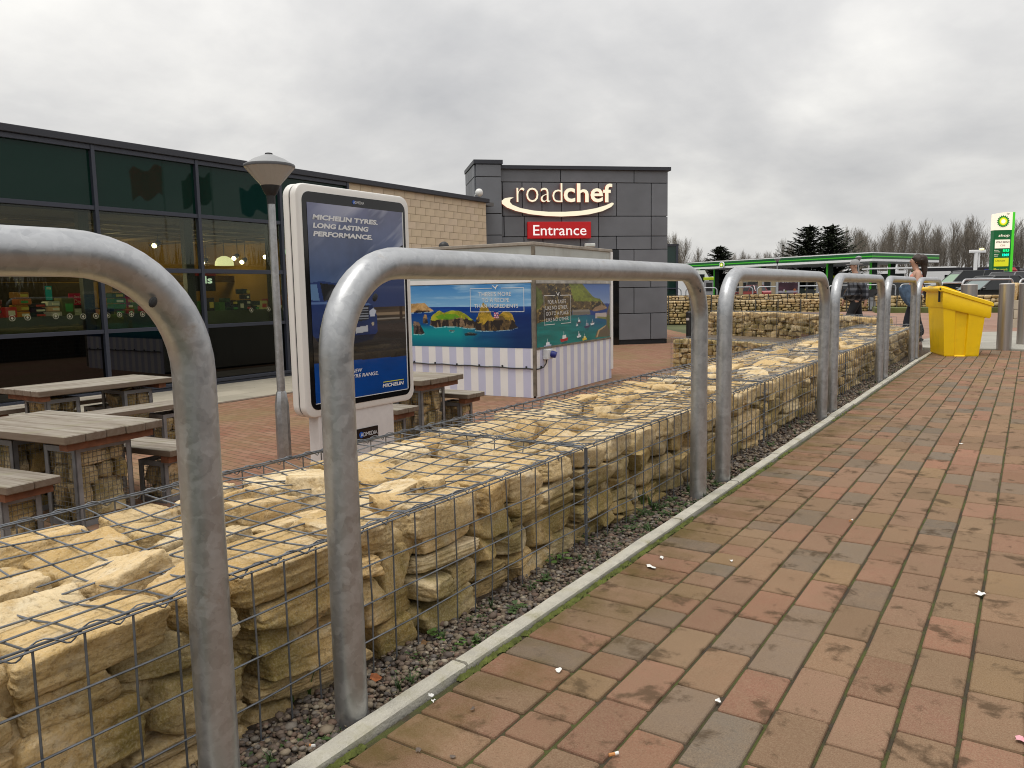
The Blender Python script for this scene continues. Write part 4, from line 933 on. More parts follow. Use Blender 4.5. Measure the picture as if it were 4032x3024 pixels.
MB().tube([(0, 0, 0), (0, 0, 0.06), (0.12, 0, 0.09)], 0.02, 8).build('bracket', M('camera_white', (0.72, 0.72, 0.70), rough=0.4), cm); MB().ell((0.14, 0, 0.12), (0.11, 0.11, 0.11), 14, 8).build('dome', MATS['camera_white'], cm, smooth=True)
gw = thing('glazed_building', 'dark green glazed building corner behind the right edge of the grey tower', 'building', (dep(2668, 1100, 46)[0], dep(2668, 1100, 46)[1], 0), R_(30))
MB().box((-4, 3, 1.5), (8, 6, 4.4)).build('glazing', M('dark_green_glass', (0.012, 0.035, 0.028), rough=0.03), gw); MB().box((-4, 3, 3.75), (8.1, 6.1, 0.12)).build('coping', COPING, gw)
for x in (0.0, -1.6, -3.2, -4.8): MB().box((x-0.04, -0.02, 1.6), (0.12, 0.1, 4.2)).build('mullion', FRAME, gw)
for z in (1.25, 2.1): MB().box((-4, -0.02, z), (8, 0.08, 0.07)).build('transom', FRAME, gw)

# ---------------------------------------------------------------- striped kiosk with printed views
KA = math.atan2(0.064, 0.998); KX, KY = -6.435, 10.377; KL, KD = 3.6, 3.12
kio = thing('kiosk', 'white kiosk with lavender stripes and printed sea views, in front of the grey tower', 'kiosk', (KX, KY, 0), KA)
KG = M('kiosk_panel_grey', (0.46, 0.48, 0.45), rough=0.5, var=0.08, vscale=2, dirt=(0.32, 0.32, 0.28), dscale=3, damt=0.6, stretch=(1, 1, 0.25))
KW = M('kiosk_white', (0.80, 0.79, 0.78), rough=0.4, dirt=(0.62, 0.6, 0.55), dscale=3, damt=0.35, var=0.02); KLV = M('kiosk_lavender', (0.54, 0.55, 0.70), rough=0.4, var=0.03)
TRIM = M('kiosk_trim', (0.17, 0.145, 0.11), rough=0.7, var=0.4, vscale=9)
MB().box((-KL/2, KD/2, 0.72), (KL-0.02, KD-0.02, 2.36)).build('body', KG, kio)
mb = MB(); mb.box((-KL/2, KD/2, 1.905), (KL+0.03, KD+0.03, 0.05), bev=0.006); mb.build('roof_trim', M('roof_trim', (0.36, 0.32, 0.27), rough=0.8, var=0.2, vscale=6, dirt=(0.16, 0.13, 0.1), dscale=4), kio)
mb = MB(); mb.box((0.0, 0.0, 0.70), (0.05, 0.05, 2.34), bev=0.004); mb.build('corner_post', TRIM, kio); MB().box((0.006, KD-0.03, 0.78), (0.03, 0.10, 2.2)).build('corner_post', KW, kio)
def stripes(L, off, name, rot):
    mb = MB(); x = off; k = 0
    while x < L-0.03:
        x2 = min(x+0.14, L-0.03); mb.add([(x, 0, -0.497), (x2, 0, -0.497), (x2, 0, 0.282), (x, 0, 0.282)], [(0, 1, 2, 3)], k % 2); x = x2; k += 1
    return mb
mb = stripes(KL, 0.03, 's', 0); mb.build('striped_panel', [KLV, KW], kio, loc=(-KL, -0.003, 0))
mb = stripes(KD, 0.03, 's', 0); mb.build('striped_panel', [KW, KLV], kio, loc=(0.003, 0, 0), rot=(0, 0, A90))
MB().box((-KL/2, -0.006, 1.345), (KL-0.06, 0.012, 0.07)).build('white_band', KW, kio); MB().box((0.010, KD/2, 1.315), (0.02, KD-0.08, 0.045)).build('grey_band', M('band_grey', (0.40, 0.38, 0.34), rough=0.7, var=0.35, vscale=5), kio); MB().box((0.010, KD/2, 0.275), (0.02, KD-0.08, 0.03)).build('brown_band', TRIM, kio)

def fn(U, W, s, o=4, z=0.0, r=0.55, sx=1.0): return fbm2(U*s*sx, W*s, o, r, z)
def paint_left(U, W):
    # U over the whole face; the visible 2.2 m is the right part
    x = 157+(U*(KL-0.10)-(KL-0.10-2.2))/2.2*1008; y = 605-W*530
    n1 = fn(x/60, y/60, 1, 6); n2 = fn(x/15, y/15, 1, 6, 3.0, 0.7); n3 = fn(x/200, y/26, 1, 5, 7.0)
    img = np.zeros(x.shape+(3,))
    t = np.clip((262-y)/190, 0, 1)[..., None]; sky = np.array([128, 178, 216])*(1-t)+np.array([62, 128, 190])*t
    sky = blend(sky, np.clip((n3-.45)*3.5, 0, 1)*np.clip((x-150)/200, 0.3, 1), (168, 200, 224), 0.8); img[:] = sky
    sea = y > 262; d = np.clip((y-262)/340, 0, 1)[..., None]
    w = np.array([18, 62, 140])*(1-d)+np.array([20, 88, 120])*d; w = w+((n3-.5)*40)[..., None]
    teal = np.clip((y-395+60*(n1-.5))/60, 0, 1)*np.clip((760-x+160*(n1-.5))/200, 0, 1); w = w*(1-teal[..., None])+np.array([14, 140, 146])*teal[..., None]
    deep = np.clip((y-500)/90, 0, 1); w = w*(1-.55*deep[..., None])+np.array([8, 72, 108])*.55*deep[..., None]
    dk = np.clip((x-800)/250, 0, 1)*np.clip((y-270)/80, 0, 1); w = w*(1-.65*dk[..., None])+np.array([14, 30, 84])*.65*dk[..., None]
    img = np.where(sea[..., None], w, img)
    def isle(poly, grass, hi, rock, foam=True, gl=0.5):
        nonlocal img
        j = (n2-.5)*16; m = inpoly(x+j, y+(n1-.5)*14, poly); ys = [p[1] for p in poly]; y0, y1 = min(ys), max(ys); h = (y-y0)/(y1-y0)
        if foam: img = blend(img, inpoly(x+j, y-7, poly) & ~m & (n2 > .45), (190, 215, 215), .7)
        col = np.array(rock)*(0.45+1.1*n2[..., None]); img = np.where(m[..., None], col, img)
        dark = m & (h > gl) & (fn(x/16, y/50, 1, 3, 9.) > .5); img = blend(img, dark, (38, 34, 36), .85)
        g = m & (h < gl+(n1-.5)*.9); img = np.where(g[..., None], np.array(grass)*(0.65+.7*n1[..., None]), img); img = blend(img, g & (n2 > .55), hi, .75)
    isle([(60, 228), (235, 228), (270, 262), (320, 296), (290, 303), (60, 316)], (176, 140, 90), (205, 170, 120), (120, 100, 80), gl=.75)
    isle([(232, 322), (250, 330), (258, 402), (212, 404), (215, 350)], (150, 120, 85), (185, 150, 110), (95, 80, 70), gl=.6)
    isle([(278, 415), (290, 360), (310, 330), (345, 305), (375, 292), (405, 310), (470, 298), (545, 294), (600, 318), (650, 360), (690, 392), (694, 445), (640, 448), (560, 436), (420, 432), (330, 440)], (142, 150, 40), (186, 170, 60), (120, 100, 78), gl=.45)
    gm_ = inpoly(x, y, [(330, 345), (400, 322), (520, 325), (560, 350), (470, 372), (360, 368)]) & (n1 > .38); img = blend(img, gm_, (88, 150, 34), .8)
    isle([(690, 395), (720, 330), (742, 260), (762, 228), (800, 262), (826, 310), (840, 352), (885, 352), (900, 330), (940, 300), (975, 302), (1012, 330), (1040, 420), (1062, 432), (1000, 452), (880, 462), (760, 466), (690, 462)], (150, 126, 44), (196, 158, 60), (96, 78, 52), gl=.62)
    isle([(590, 490), (640, 478), (715, 492), (690, 506), (600, 508)], (60, 80, 80), (140, 140, 130), (36, 54, 62), foam=False, gl=.3)
    isle([(455, 462), (505, 464), (500, 474), (458, 474)], (120, 120, 110), (170, 170, 160), (60, 70, 70), gl=.3)
    isle([(120, 388), (170, 392), (200, 440), (228, 492), (190, 503), (120, 500)], (120, 100, 85), (160, 140, 120), (84, 72, 68), gl=.3)
    return np.clip(img, 0, 255)
def paint_right(U, W):
    x = 200+U*908; bot = 905-U*125; y = bot-W*(bot-105)
    n1 = fn(x/90, y/90, 1, 6); n2 = fn(x/30, y/30, 1, 6, 3.0, 0.7); n3 = fn(x/160, y/40, 1, 5, 5.0)
    img = np.zeros(x.shape+(3,)); t = np.clip((y-105)/250, 0, 1)[..., None]; img[:] = np.array([70, 105, 170])*(1-t)+np.array([128, 150, 190])*t
    img = np.where((y > 355)[..., None], np.array([24, 58, 130])*np.ones(3), img)
    w = np.array([20, 120, 116])*(.75+.5*n3[..., None]); bl = np.clip((x-560+200*(n1-.5))/380, 0, 1)*np.clip((760-y)/240, 0, 1); w = w*(1-bl[..., None])+np.array([18, 80, 130])*bl[..., None]
    dk = np.clip((560-x)/400, 0, 1)*np.clip((700-y)/160, 0, 1)*(n1 > .42); w = w*(1-.6*dk[..., None])+np.array([26, 58, 60])*.6*dk[..., None]
    img = np.where((y > 505+(n1-.5)*30)[..., None], w, img)
    cl = inpoly(x+(n2-.5)*24, y+(n2-.5)*24, [(190, 95), (715, 95), (770, 160), (860, 262), (900, 285), (960, 292), (1010, 345), (1078, 415), (1040, 430), (900, 455), (840, 440), (600, 450), (600, 505), (380, 560), (190, 605)])
    c = np.array([92, 76, 48])*(.4+1.25*n2[..., None]); img = np.where(cl[..., None], c, img)
    img = blend(img, cl & (n1 < .47), (36, 30, 26), .82); img = blend(img, cl & (n2 > .6), (172, 150, 84), .7)
    g = cl & (x-680 > (y-300)*.25-60+120*(n1-.5)) & (y < 330); img = np.where(g[..., None], np.array([112, 122, 44])*(.6+.85*n2[..., None]), img)
    g2 = inpoly(x+(n1-.5)*40, y, [(190, 130), (262, 200), (280, 330), (230, 420), (190, 440)]); img = np.where(g2[..., None], np.array([98, 108, 46])*(.5+.9*n2[..., None]), img)
    img = blend(img, inpoly(x, y+(n2-.5)*10, [(860, 440), (900, 400), (1000, 372), (1076, 414), (1000, 436), (880, 458)]), (186, 152, 120), .7)
    img = blend(img, inpoly(x, y, [(604, 436), (820, 430), (836, 494), (700, 503), (604, 505)]), (150, 142, 128), .9); img = blend(img, inpoly(x, y, [(606, 462), (834, 458), (836, 494), (606, 505)]), (98, 92, 82), .6)
    img = blend(img, inpoly(x, y, [(903, 478), (1060, 470), (1062, 530), (900, 545)]), (196, 180, 172), .95); img = blend(img, inpoly(x, y, [(930, 520), (1062, 524), (1060, 556), (925, 540)]), (128, 130, 70), .9)
    img = blend(img, inpoly(x+(n2-.5)*20, y, [(1056, 520), (1085, 400), (1110, 360), (1110, 770), (890, 790), (930, 700), (1060, 620)]), (112, 92, 74), .9); img = blend(img, inpoly(x+(n2-.5)*10, y, [(1062, 530), (1110, 370), (1110, 700), (1075, 640)]) & (n1 > .4), (96, 108, 44), .85); img = blend(img, inpoly(x, y, [(1056, 625), (1040, 650), (960, 700), (930, 780), (912, 785), (940, 690)]), (196, 168, 122), .9)
    for bx, by, s, hull, cab in ((497, 800, 1.25, (176, 40, 46), (232, 232, 228)), (682, 588, .7, (86, 84, 96), (225, 225, 225)), (785, 640, 1.0, (62, 56, 92), (150, 150, 165)), (858, 608, .7, (235, 235, 238), (120, 120, 130)), (310, 880, 1.1, (176, 184, 214), (230, 232, 236)), (680, 766, .75, (225, 228, 232), (200, 206, 212)), (752, 800, .8, (226, 196, 60), (232, 214, 120)), (657, 632, .4, (200, 206, 210), (220, 224, 228))):
        img = blend(img, inpoly(x, y, [(bx-36*s, by+4*s), (bx+40*s, by-14*s), (bx+36*s, by+16*s), (bx-26*s, by+34*s)]), hull, 1); img = blend(img, inpoly(x, y, [(bx-12*s, by-34*s), (bx+20*s, by-40*s), (bx+24*s, by-6*s), (bx-14*s, by+2*s)]), cab, 1); img = blend(img, (np.abs(x-bx) < 2.5) & (y < by-20*s) & (y > by-78*s), (230, 230, 230), .9); img = blend(img, inpoly(x, y, [(bx-20*s, by+36*s), (bx+30*s, by+20*s), (bx+18*s, by+56*s), (bx-14*s, by+58*s)]), (40, 66, 70), .4)
    return np.clip(img, 0, 255)
PRINT = vcol_mat('printed_sheet', rough=0.35)
print_sheet('printed_view', paint_left, -KL+0.05, -0.05, 0.285, 1.30, -0.006, 640, 230, PRINT, kio)
o = print_sheet('printed_view', paint_right, 0.07, KD-0.11, 0.29, 1.295, 0, 460, 220, PRINT, kio); o.location = (0.006, 0, 0); o.rotation_euler = (0, 0, A90)
def gull(mb, cx, cz, s, y): mb.add([(cx+a*s, y, cz+b*s) for a, b in ((-1, .3), (-.6, .55), (-.15, .1), (0, .2), (.15, .12), (.55, .6), (1, .4), (.6, .28), (.25, -.25), (.05, -.6), (-.05, -.2), (-.3, -.1), (-.55, .3))], [(0, 1, 12), (1, 2, 11, 12), (2, 3, 10, 11), (3, 4, 8, 9, 10), (4, 5, 7, 8), (5, 6, 7)])
def frame_print(mb, x0, x1, z0, z1, y, t, gap, cx=None):
    cx = (x0+x1)/2 if cx is None else cx
    for a, b, c, d in ((x0, x0+t, z0, z1), (x1-t, x1, z0, z1), (x0, cx-gap, z1-t, z1), (cx+gap, x1, z1-t, z1), (x0, cx-gap*1.25, z0, z0+t), (cx+gap*1.25, x1, z0, z0+t)): mb.add([(a, y, c), (b, y, c), (b, y, d), (a, y, d)], [(0, 1, 2, 3)])
WHITEP = M('white_print', (0.74, 0.74, 0.72), rough=0.4)
def kx_(zx): return -KL+0.05+(KL-0.10-2.2)+(zx-157)/1008*2.2
def kz_(zy): return 0.285+(605-zy)/530*1.015
mb = MB(); frame_print(mb, kx_(652), kx_(1110), kz_(308), kz_(108), -0.009, 0.008, 0.085); gull(mb, kx_(870), kz_(104), 0.065, -0.009)
for s, a, b, zb, zt in (("THERE'S MORE", 726, 1003, 176, 143), ('TO A RECIPE', 754, 987, 225, 193), ('THAN INGREDIENTS', 688, 1060, 273, 242)): put_text(mb, s, kx_(a), kx_(b), kz_(zb), kz_(zt), -0.009, bold=0.0, cap='T')
put_text(mb, 'ICON', kx_(830), kx_(855), kz_(308), kz_(301), -0.009, cap='T'); put_text(mb, 'NERY', kx_(897), kx_(922), kz_(308), kz_(301), -0.009, cap='T'); mb.build('white_print', WHITEP, kio)
mb = MB()
for i in range(2):
    for j in range(3): a, b = kx_(856+21*i), kz_(312+17*j); mb.add([(a, -0.009, b-.026), (a+.038, -0.009, b-.026), (a+.038, -0.009, b), (a, -0.009, b)], [(0, 1, 2, 3)], (i+j) % 2); mb.add([(a+.012, -0.0105, b-.02), (a+.026, -0.0105, b-.02), (a+.026, -0.0105, b-.006), (a+.012, -0.0105, b-.006)], [(0, 1, 2, 3)], (i+j+1) % 2)
mb.build('emblem', [M('emblem_red', S(196, 60, 90), rough=0.4), M('emblem_white', S(236, 214, 222), rough=0.4)], kio)
def rx(zx): return 0.07+(zx-200)/908*(KD-0.18)
def rz(zx, zy): b = 905-(zx-200)/908*125; return 0.29+(b-zy)/(b-105)*1.005
mb = MB(); frame_print(mb, rx(275), rx(580), rz(275, 628), rz(275, 255), -0.004, 0.010, 0.09); gull(mb, rx(430), rz(430, 244), 0.07, -0.004)
for s, a, b, zb, zt in (('FOR A TASTE', 318, 524, 360, 312), ('LIKE NO OTHER,', 292, 545, 432, 384), ('GO TO A PLACE', 296, 552, 502, 456), ('LIKE NO OTHER', 298, 554, 578, 532)): put_text(mb, s, rx(a), rx(b), rz(420, zb-4), rz(420, zt-2), -0.004, cap='T')
mb.build('white_print', WHITEP, kio, loc=(0.006, 0, 0), rot=(0, 0, A90))
cab = thing('power_cable', 'black cable clipped along the striped kiosk, ending in a wall socket', 'cable', (KX, KY, 0), KA)
mb = MB(); pts = [(-KL+0.1+i*(KL-0.1)/24, -0.016, -0.005-0.035*(i/24)**2+0.006*math.sin(i*1.7)) for i in range(25)]+[(0.02, -0.01, -0.04), (0.028, 0.05, -0.045), (0.026, 0.16, -0.042), (0.026, 0.25, -0.03), (0.026, 0.33, 0.02), (0.03, 0.36, 0.10)]
mb.tube(pts, 0.010, 6); mb.build('cable', BLK, cab, smooth=60)
mb = MB()
for i in (2, 5, 8, 11, 14, 17, 20, 23): p = pts[i]; mb.box((p[0], -0.014, p[2]+0.018), (0.022, 0.018, 0.03))
mb.box((0.02, 0.18, -0.02), (0.018, 0.022, 0.03)); mb.build('clip', BLK, cab)
soc = thing('wall_socket', 'white box with blue round plug on the striped kiosk side', 'socket', (KX, KY, 0), KA)
MB().box((0.045, 0.36, 0.17), (0.08, 0.20, 0.16), bev=0.008).build('box', M('socket_white', (0.68, 0.70, 0.70), rough=0.4), soc); MB().tube([(0.08, 0.41, 0.17), (0.13, 0.42, 0.16), (0.16, 0.43, 0.15)], [0.055, 0.055, 0.05], 14).build('plug', M('socket_blue', S(24, 38, 120), rough=0.4), soc, smooth=40)
vd = thing('roof_vent', 'dark round cap on the kiosk roof, against the pale block wall', 'vent', (dep(1748, 977, 13.6)[0], dep(1748, 977, 13.6)[1], 1.92)); MB().lathe([(0.09, 0.0), (0.09, 0.06), (0.07, 0.10), (0.03, 0.125), (0.0, 0.13)], 16, cap=False).build('cap', BLK, vd, smooth=True); MB().lathe([(0.10, -0.02), (0.10, 0.015)], 16).build('flange', BLK, vd)
# ---------------------------------------------------------------- poster board
XA = -4.84
yL = onx(1182, 1180, XA)[1]; yR = onx(1621, 1180, XA)[1]; AZ1 = (onx(1240, 727, XA)[2]+onx(1580, 771, XA)[2])/2; AZ0 = (onx(1240, 1640, XA)[2]+onx(1580, 1588, XA)[2])/2
AW = yR-yL
ad = thing('poster_board', 'white framed poster board on a pedestal with a blue tyre poster', 'poster board', (XA, yL, 0), A90)
ADW = M('board_white', (0.72, 0.70, 0.66), rough=0.35, var=0.03, vscale=3)
def rrect(x0, x1, z0, z1, r, n=6):
    p = []
    for cx, cz, a0 in ((x1-r, z0+r, -90), (x1-r, z1-r, 0), (x0+r, z1-r, 90), (x0+r, z0+r, 180)):
        for k in range(n+1): a = R_(a0+90*k/n); p.append((cx+r*math.cos(a), cz+r*math.sin(a)))
    return p
def soft_slab(mb, x0, x1, z0, z1, r, y0, y1, b=0.02):
    rings = [(b, y0), (b*.3, y0+b*.3), (0, y0+b), (0, y1-b), (b*.3, y1-b*.3), (b, y1)]; vs = []; n = 28
    for i, y in rings: vs += [(px, y, pz) for px, pz in rrect(x0+i, x1-i, z0+i, z1-i, r-i*.5)]
    fs = [tuple(range(n)), tuple(range(6*n-1, 5*n-1, -1))]
    for k in range(5):
        for i in range(n): fs.append((k*n+i, (k+1)*n+i, (k+1)*n+(i+1) % n, k*n+(i+1) % n))
    mb.add(vs, fs)
mb = MB(); soft_slab(mb, 0, AW, AZ0, AZ1, 0.10, 0.0, 0.075); mb.build('front_frame', ADW, ad, smooth=40)
mb = MB(); soft_slab(mb, 0, AW, AZ0, AZ1, 0.10, 0.081, 0.155); mb.build('rear_frame', ADW, ad, smooth=40)
mb = MB(); mb.prism(rrect(0.012, AW-0.012, AZ0+.012, AZ1-.012, .09), 0.07, 0.09); mb.build('frame_seam', BLK, ad)
BX = 0.062
mb = MB(); mb.prism(rrect(BX, AW-BX, AZ0+BX, AZ1-BX, 0.075), -0.004, 0.01); mb.build('black_border', M('border_black', (0.006, 0.006, 0.007), rough=0.08), ad)
P0, P1, Q0, Q1 = BX+0.045, AW-BX-0.045, AZ0+BX+0.055, AZ1-BX-0.085
def paint_ad(U, W):
    img = np.zeros(U.shape+(3,)); n1 = fn(U*4, W*5, 1, 5); rot = U*0.9-W*0.35; st = fn(rot*2.2+4, (W*0.95-U*0.42)*9, 1, 5, 2.0)
    t = np.clip((W-.45)/.55, 0, 1)[..., None]; img[:] = np.array([44, 74, 118])*(1-t)+np.array([98, 102, 130])*t; img *= (.78+.5*n1[..., None])
    cl = np.clip((st-.43)*4.5, 0, 1)*np.clip((W-.55)/.25, 0, 1)*np.clip(.15+U*1.1, 0, 1); img = blend(img, cl, (206, 208, 216), .85)
    img = blend(img, (W < .72) & (U > .50) & (W < .655+(U-.5)*.30), (46, 60, 104), .9); ln = np.abs(W-(.662+(U-.5)*.30)) < .007; img = blend(img, ln & (U > .5), (20, 22, 30), 1); img = blend(img, (np.abs(U-.503) < .004) & (W < .66) & (W > .46), (24, 28, 40), .8)
    road = W < .475; rr = fn(U*3, W*60, 1, 4, 3.); img = np.where(road[..., None], np.array([70, 58, 44])*(.45+1.0*rr[..., None]), img); img = blend(img, road & (np.abs(W-.435) < .008), (172, 150, 120), .7); img = blend(img, road & (np.abs(W-.41) < .005), (190, 186, 176), .6)
    low = W < .40; g = fn(U*5+W*4, W*26, 1, 4, 5.); img = np.where(low[..., None], np.array([46, 42, 40])*(.45+.9*g[..., None]), img)
    img = blend(img, (W > .40) & (W < .475) & (U > .93) & (U < .965), (52, 36, 20), 1)
    # plain dark blue car seen from the front quarter
    body = [(.0, .345), (.06, .30), (.28, .275), (.60, .30), (.665, .34), (.668, .43), (.62, .485), (.52, .515), (.40, .525), (.30, .60), (.10, .615), (.0, .605)]
    b = inpoly(U, W, body); img = np.where(b[..., None], np.array([22, 44, 92])*(.7+.6*n1[..., None]), img)
    img = blend(img, inpoly(U, W, [(.09, .605), (.29, .592), (.385, .52), (.12, .515)]), (10, 14, 22), 1); img = blend(img, inpoly(U, W, [(.0, .60), (.06, .60), (.08, .515), (.0, .52)]), (96, 132, 170), .9); img = blend(img, b & (np.abs(W-(.505-.02*U)) < .006), (110, 140, 190), .7); img = blend(img, b & (W < .33), (10, 16, 34), .8)
    img = blend(img, inpoly(U, W, [(.44, .475), (.58, .485), (.575, .41), (.46, .40)]), (28, 32, 40), 1)
    for k in range(5): img = blend(img, (np.abs(W-(.415+.014*k)) < .003) & (U > .45) & (U < .575), (150, 156, 166), .9)
    img = blend(img, inpoly(U, W, [(.585, .455), (.63, .47), (.66, .455), (.64, .425), (.59, .425)]), (206, 212, 222), .9); img = blend(img, inpoly(U, W, [(.43, .37), (.56, .378), (.56, .345), (.43, .338)]), (196, 200, 202), .9); img = blend(img, (np.hypot((U-.62)*.66, W-.385) < .010), (210, 190, 150), .8)
    wh = np.hypot((U-.13)*.68/.6, W-.345); img = blend(img, wh < .075, (14, 14, 16), 1); img = blend(img, wh < .052, (120, 124, 134), 1); img = blend(img, (wh < .046) & (np.sin(np.arctan2(W-.345, U-.13)*10) > .1), (40, 42, 50), 1)
    band = W < .19+.012*(1-U); bt = (.8+.35*fn(U*3, W*9, 1, 4, 8.))[..., None]; img = np.where(band[..., None], np.array([0, 66, 142])*bt, img)
    return np.clip(img, 0, 255)
AP = vcol_mat('poster_print', rough=0.25, coat=0.5)
print_sheet('poster', paint_ad, P0, P1, Q0, Q1, -0.007, 170, 260, AP, ad)
mb = MB(); mb.box((P1+0.006, -0.007, (Q0+Q1)/2), (0.010, 0.004, Q1-Q0)); mb.box(((P0+P1)/2, -0.007, Q0-0.004), (P1-P0, 0.004, 0.006)); mb.build('poster_edge', M('poster_edge', (0.62, 0.63, 0.64), rough=0.4), ad)
PW, PH = P1-P0, Q1-Q0
def pu(u): return P0+u*PW
def pv(v): return Q0+v*PH
mb = MB(); GR = M('poster_white', (0.70, 0.71, 0.72), rough=0.4)
for s, v0, v1, w in (('MICHELIN TYRES.', .918, .943, .665), ('LONG LASTING', .877, .902, .555), ('PERFORMANCE.', .836, .861, .60)): put_text(mb, s, pu(.045), pu(.045+w), pv(v0), pv(v1), -0.010, bold=0.045, shear=0.26, cap='L')
mb.build('headline', GR, ad); mb = MB()
put_text(mb, 'NEW', pu(.37), pu(.475), pv(.132), pv(.151), -0.010, bold=0.012, shear=0.2, cap='N'); put_text(mb, 'TYRE RANGE.', pu(.34), pu(.655), pv(.104), pv(.123), -0.010, bold=0.012, shear=0.2, cap='T')
mb.build('strapline', GR, ad); mb = MB()
put_text(mb, 'MICHELIN', pu(.70), pu(.945), pv(.028), pv(.048), -0.010, bold=0.035, shear=0.22, cap='M'); mb.build('wordmark', GR, ad)
mb = MB(); mb.box((pu(.83), -0.010, pv(.0575)), (PW*.24, 0.002, PH*.004)); mb.build('yellow_bar', M('bar_yellow', S(214, 210, 40), rough=0.4), ad)
def admedia(mb_w, mb_b, x0, x1, z0, z1, y):
    h = z1-z0; r = h*.75; cx = x0+r*.8; n = 24; mb_b.add([(cx, y-0.001, (z0+z1)/2)]+[(cx+r*math.cos(2*math.pi*k/n), y-0.001, (z0+z1)/2+r*math.sin(2*math.pi*k/n)) for k in range(n)], [(0, 1+k, 1+(k+1) % n) for k in range(n)]); put_text(mb_w, 'ADMEDIA', x0+r*.35, x1, z0, z1, y-0.003, bold=0.0, cap='A')
w_, b_ = MB(), MB(); zc = AZ1-BX-0.045; admedia(w_, b_, AW*.46, AW*.56, zc-.011, zc+.011, -0.0055); w_.build('lettering', GR, ad); b_.build('roundel', M('media_blue', S(20, 90, 190), rough=0.4), ad)
py0 = onx(1262, 1700, XA)[1]-yL; py1 = onx(1559, 1700, XA)[1]-yL
MB().box(((py0+py1)/2, 0.078, (AZ0+G)/2), (py1-py0, 0.12, AZ0-G+0.02), bev=0.006).build('pedestal', M('pedestal_white', (0.66, 0.63, 0.61), rough=0.55, var=0.04, vscale=20, bump=0.1, bscale=150), ad)
la = onx(1411, 1710, XA)[1]-yL; lb = onx(1493, 1700, XA)[1]-yL; lz1 = onx(1452, 1683, XA)[2]; lz0 = onx(1452, 1731, XA)[2]
MB().box(((la+lb)/2, 0.015, (lz0+lz1)/2), (lb-la, 0.006, lz1-lz0)).build('label', MATS['border_black'], ad)
w_, b_ = MB(), MB(); hh = (lz1-lz0); admedia(w_, b_, la+(lb-la)*.10, la+(lb-la)*.94, lz0+hh*.34, lz0+hh*.66, 0.010); w_.build('lettering', GR, ad); b_.build('roundel', MATS['media_blue'], ad)
mb = MB(); put_text(mb, '020 7580 3633', la+(lb-la)*.28, la+(lb-la)*.80, lz0-hh*.27, lz0-hh*.12, 0.015, cap='0'); mb.build('lettering', M('print_dark', (0.05, 0.05, 0.055)), ad)

# ---------------------------------------------------------------- lamp post
def lamp_post(label, loc, top=2.558-G, s=1.0, group=None):
    r = thing('lamp_post', label, 'lamp post', loc, 0, group); z = lambda v: (v-G)*s
    MB().lathe([(0.072, 0), (0.070, 0.55*s), (0.052, 0.68*s), (0.043, 0.70*s)], 8).build('base', GALV, r, smooth=30)
    MB().lathe([(0.041, 0.66*s), (0.037, z(2.09))], 16).build('pole', GALV, r, smooth=40)
    MB().lathe([(0.040, z(2.07)), (0.042, z(2.15)), (0.06, z(2.17)), (0.088, z(2.235)), (0.09, z(2.25))], 20).build('collar', BLK, r, smooth=30)
    sm = M('lamp_diffuser', (0.40, 0.38, 0.345), rough=0.25, spec=0.5)
    mb = MB(); n = 48; mb.lathe([(0.092, z(2.25)), (0.242, z(2.425))], n, cap=False)
    mb.v = [(p[0]*(1+0.012*(1 if i % 2 else -1)), p[1]*(1+0.012*(1 if i % 2 else -1)), p[2]) for i, p in enumerate(mb.v)]; mb.build('diffuser', sm, r, smooth=20)
    MB().lathe([(0.244, z(2.422)), (0.248, z(2.436)), (0.243, z(2.45)), (0.236, z(2.452))], 40, cap=False).build('rim', M('rim_grey', (0.09, 0.09, 0.095), rough=0.4), r, smooth=40)
    MB().lathe([(0.237, z(2.452)), (0.15, z(2.505)), (0.05, z(2.545)), (0.036, z(2.55))], 40, cap=False).build('cover', M('cover_grey', (0.28, 0.285, 0.29), rough=0.4, metal=0.3), r, smooth=40)
    MB().lathe([(0.038, z(2.546)), (0.036, z(2.562)), (0.02, z(2.566))], 16).build('cap', BLK, r, smooth=30)
    return r
LP = onz(1121, 1805, G)
lamp_post('galvanised lamp post with smoky conical lantern, just left of the poster board', LP)

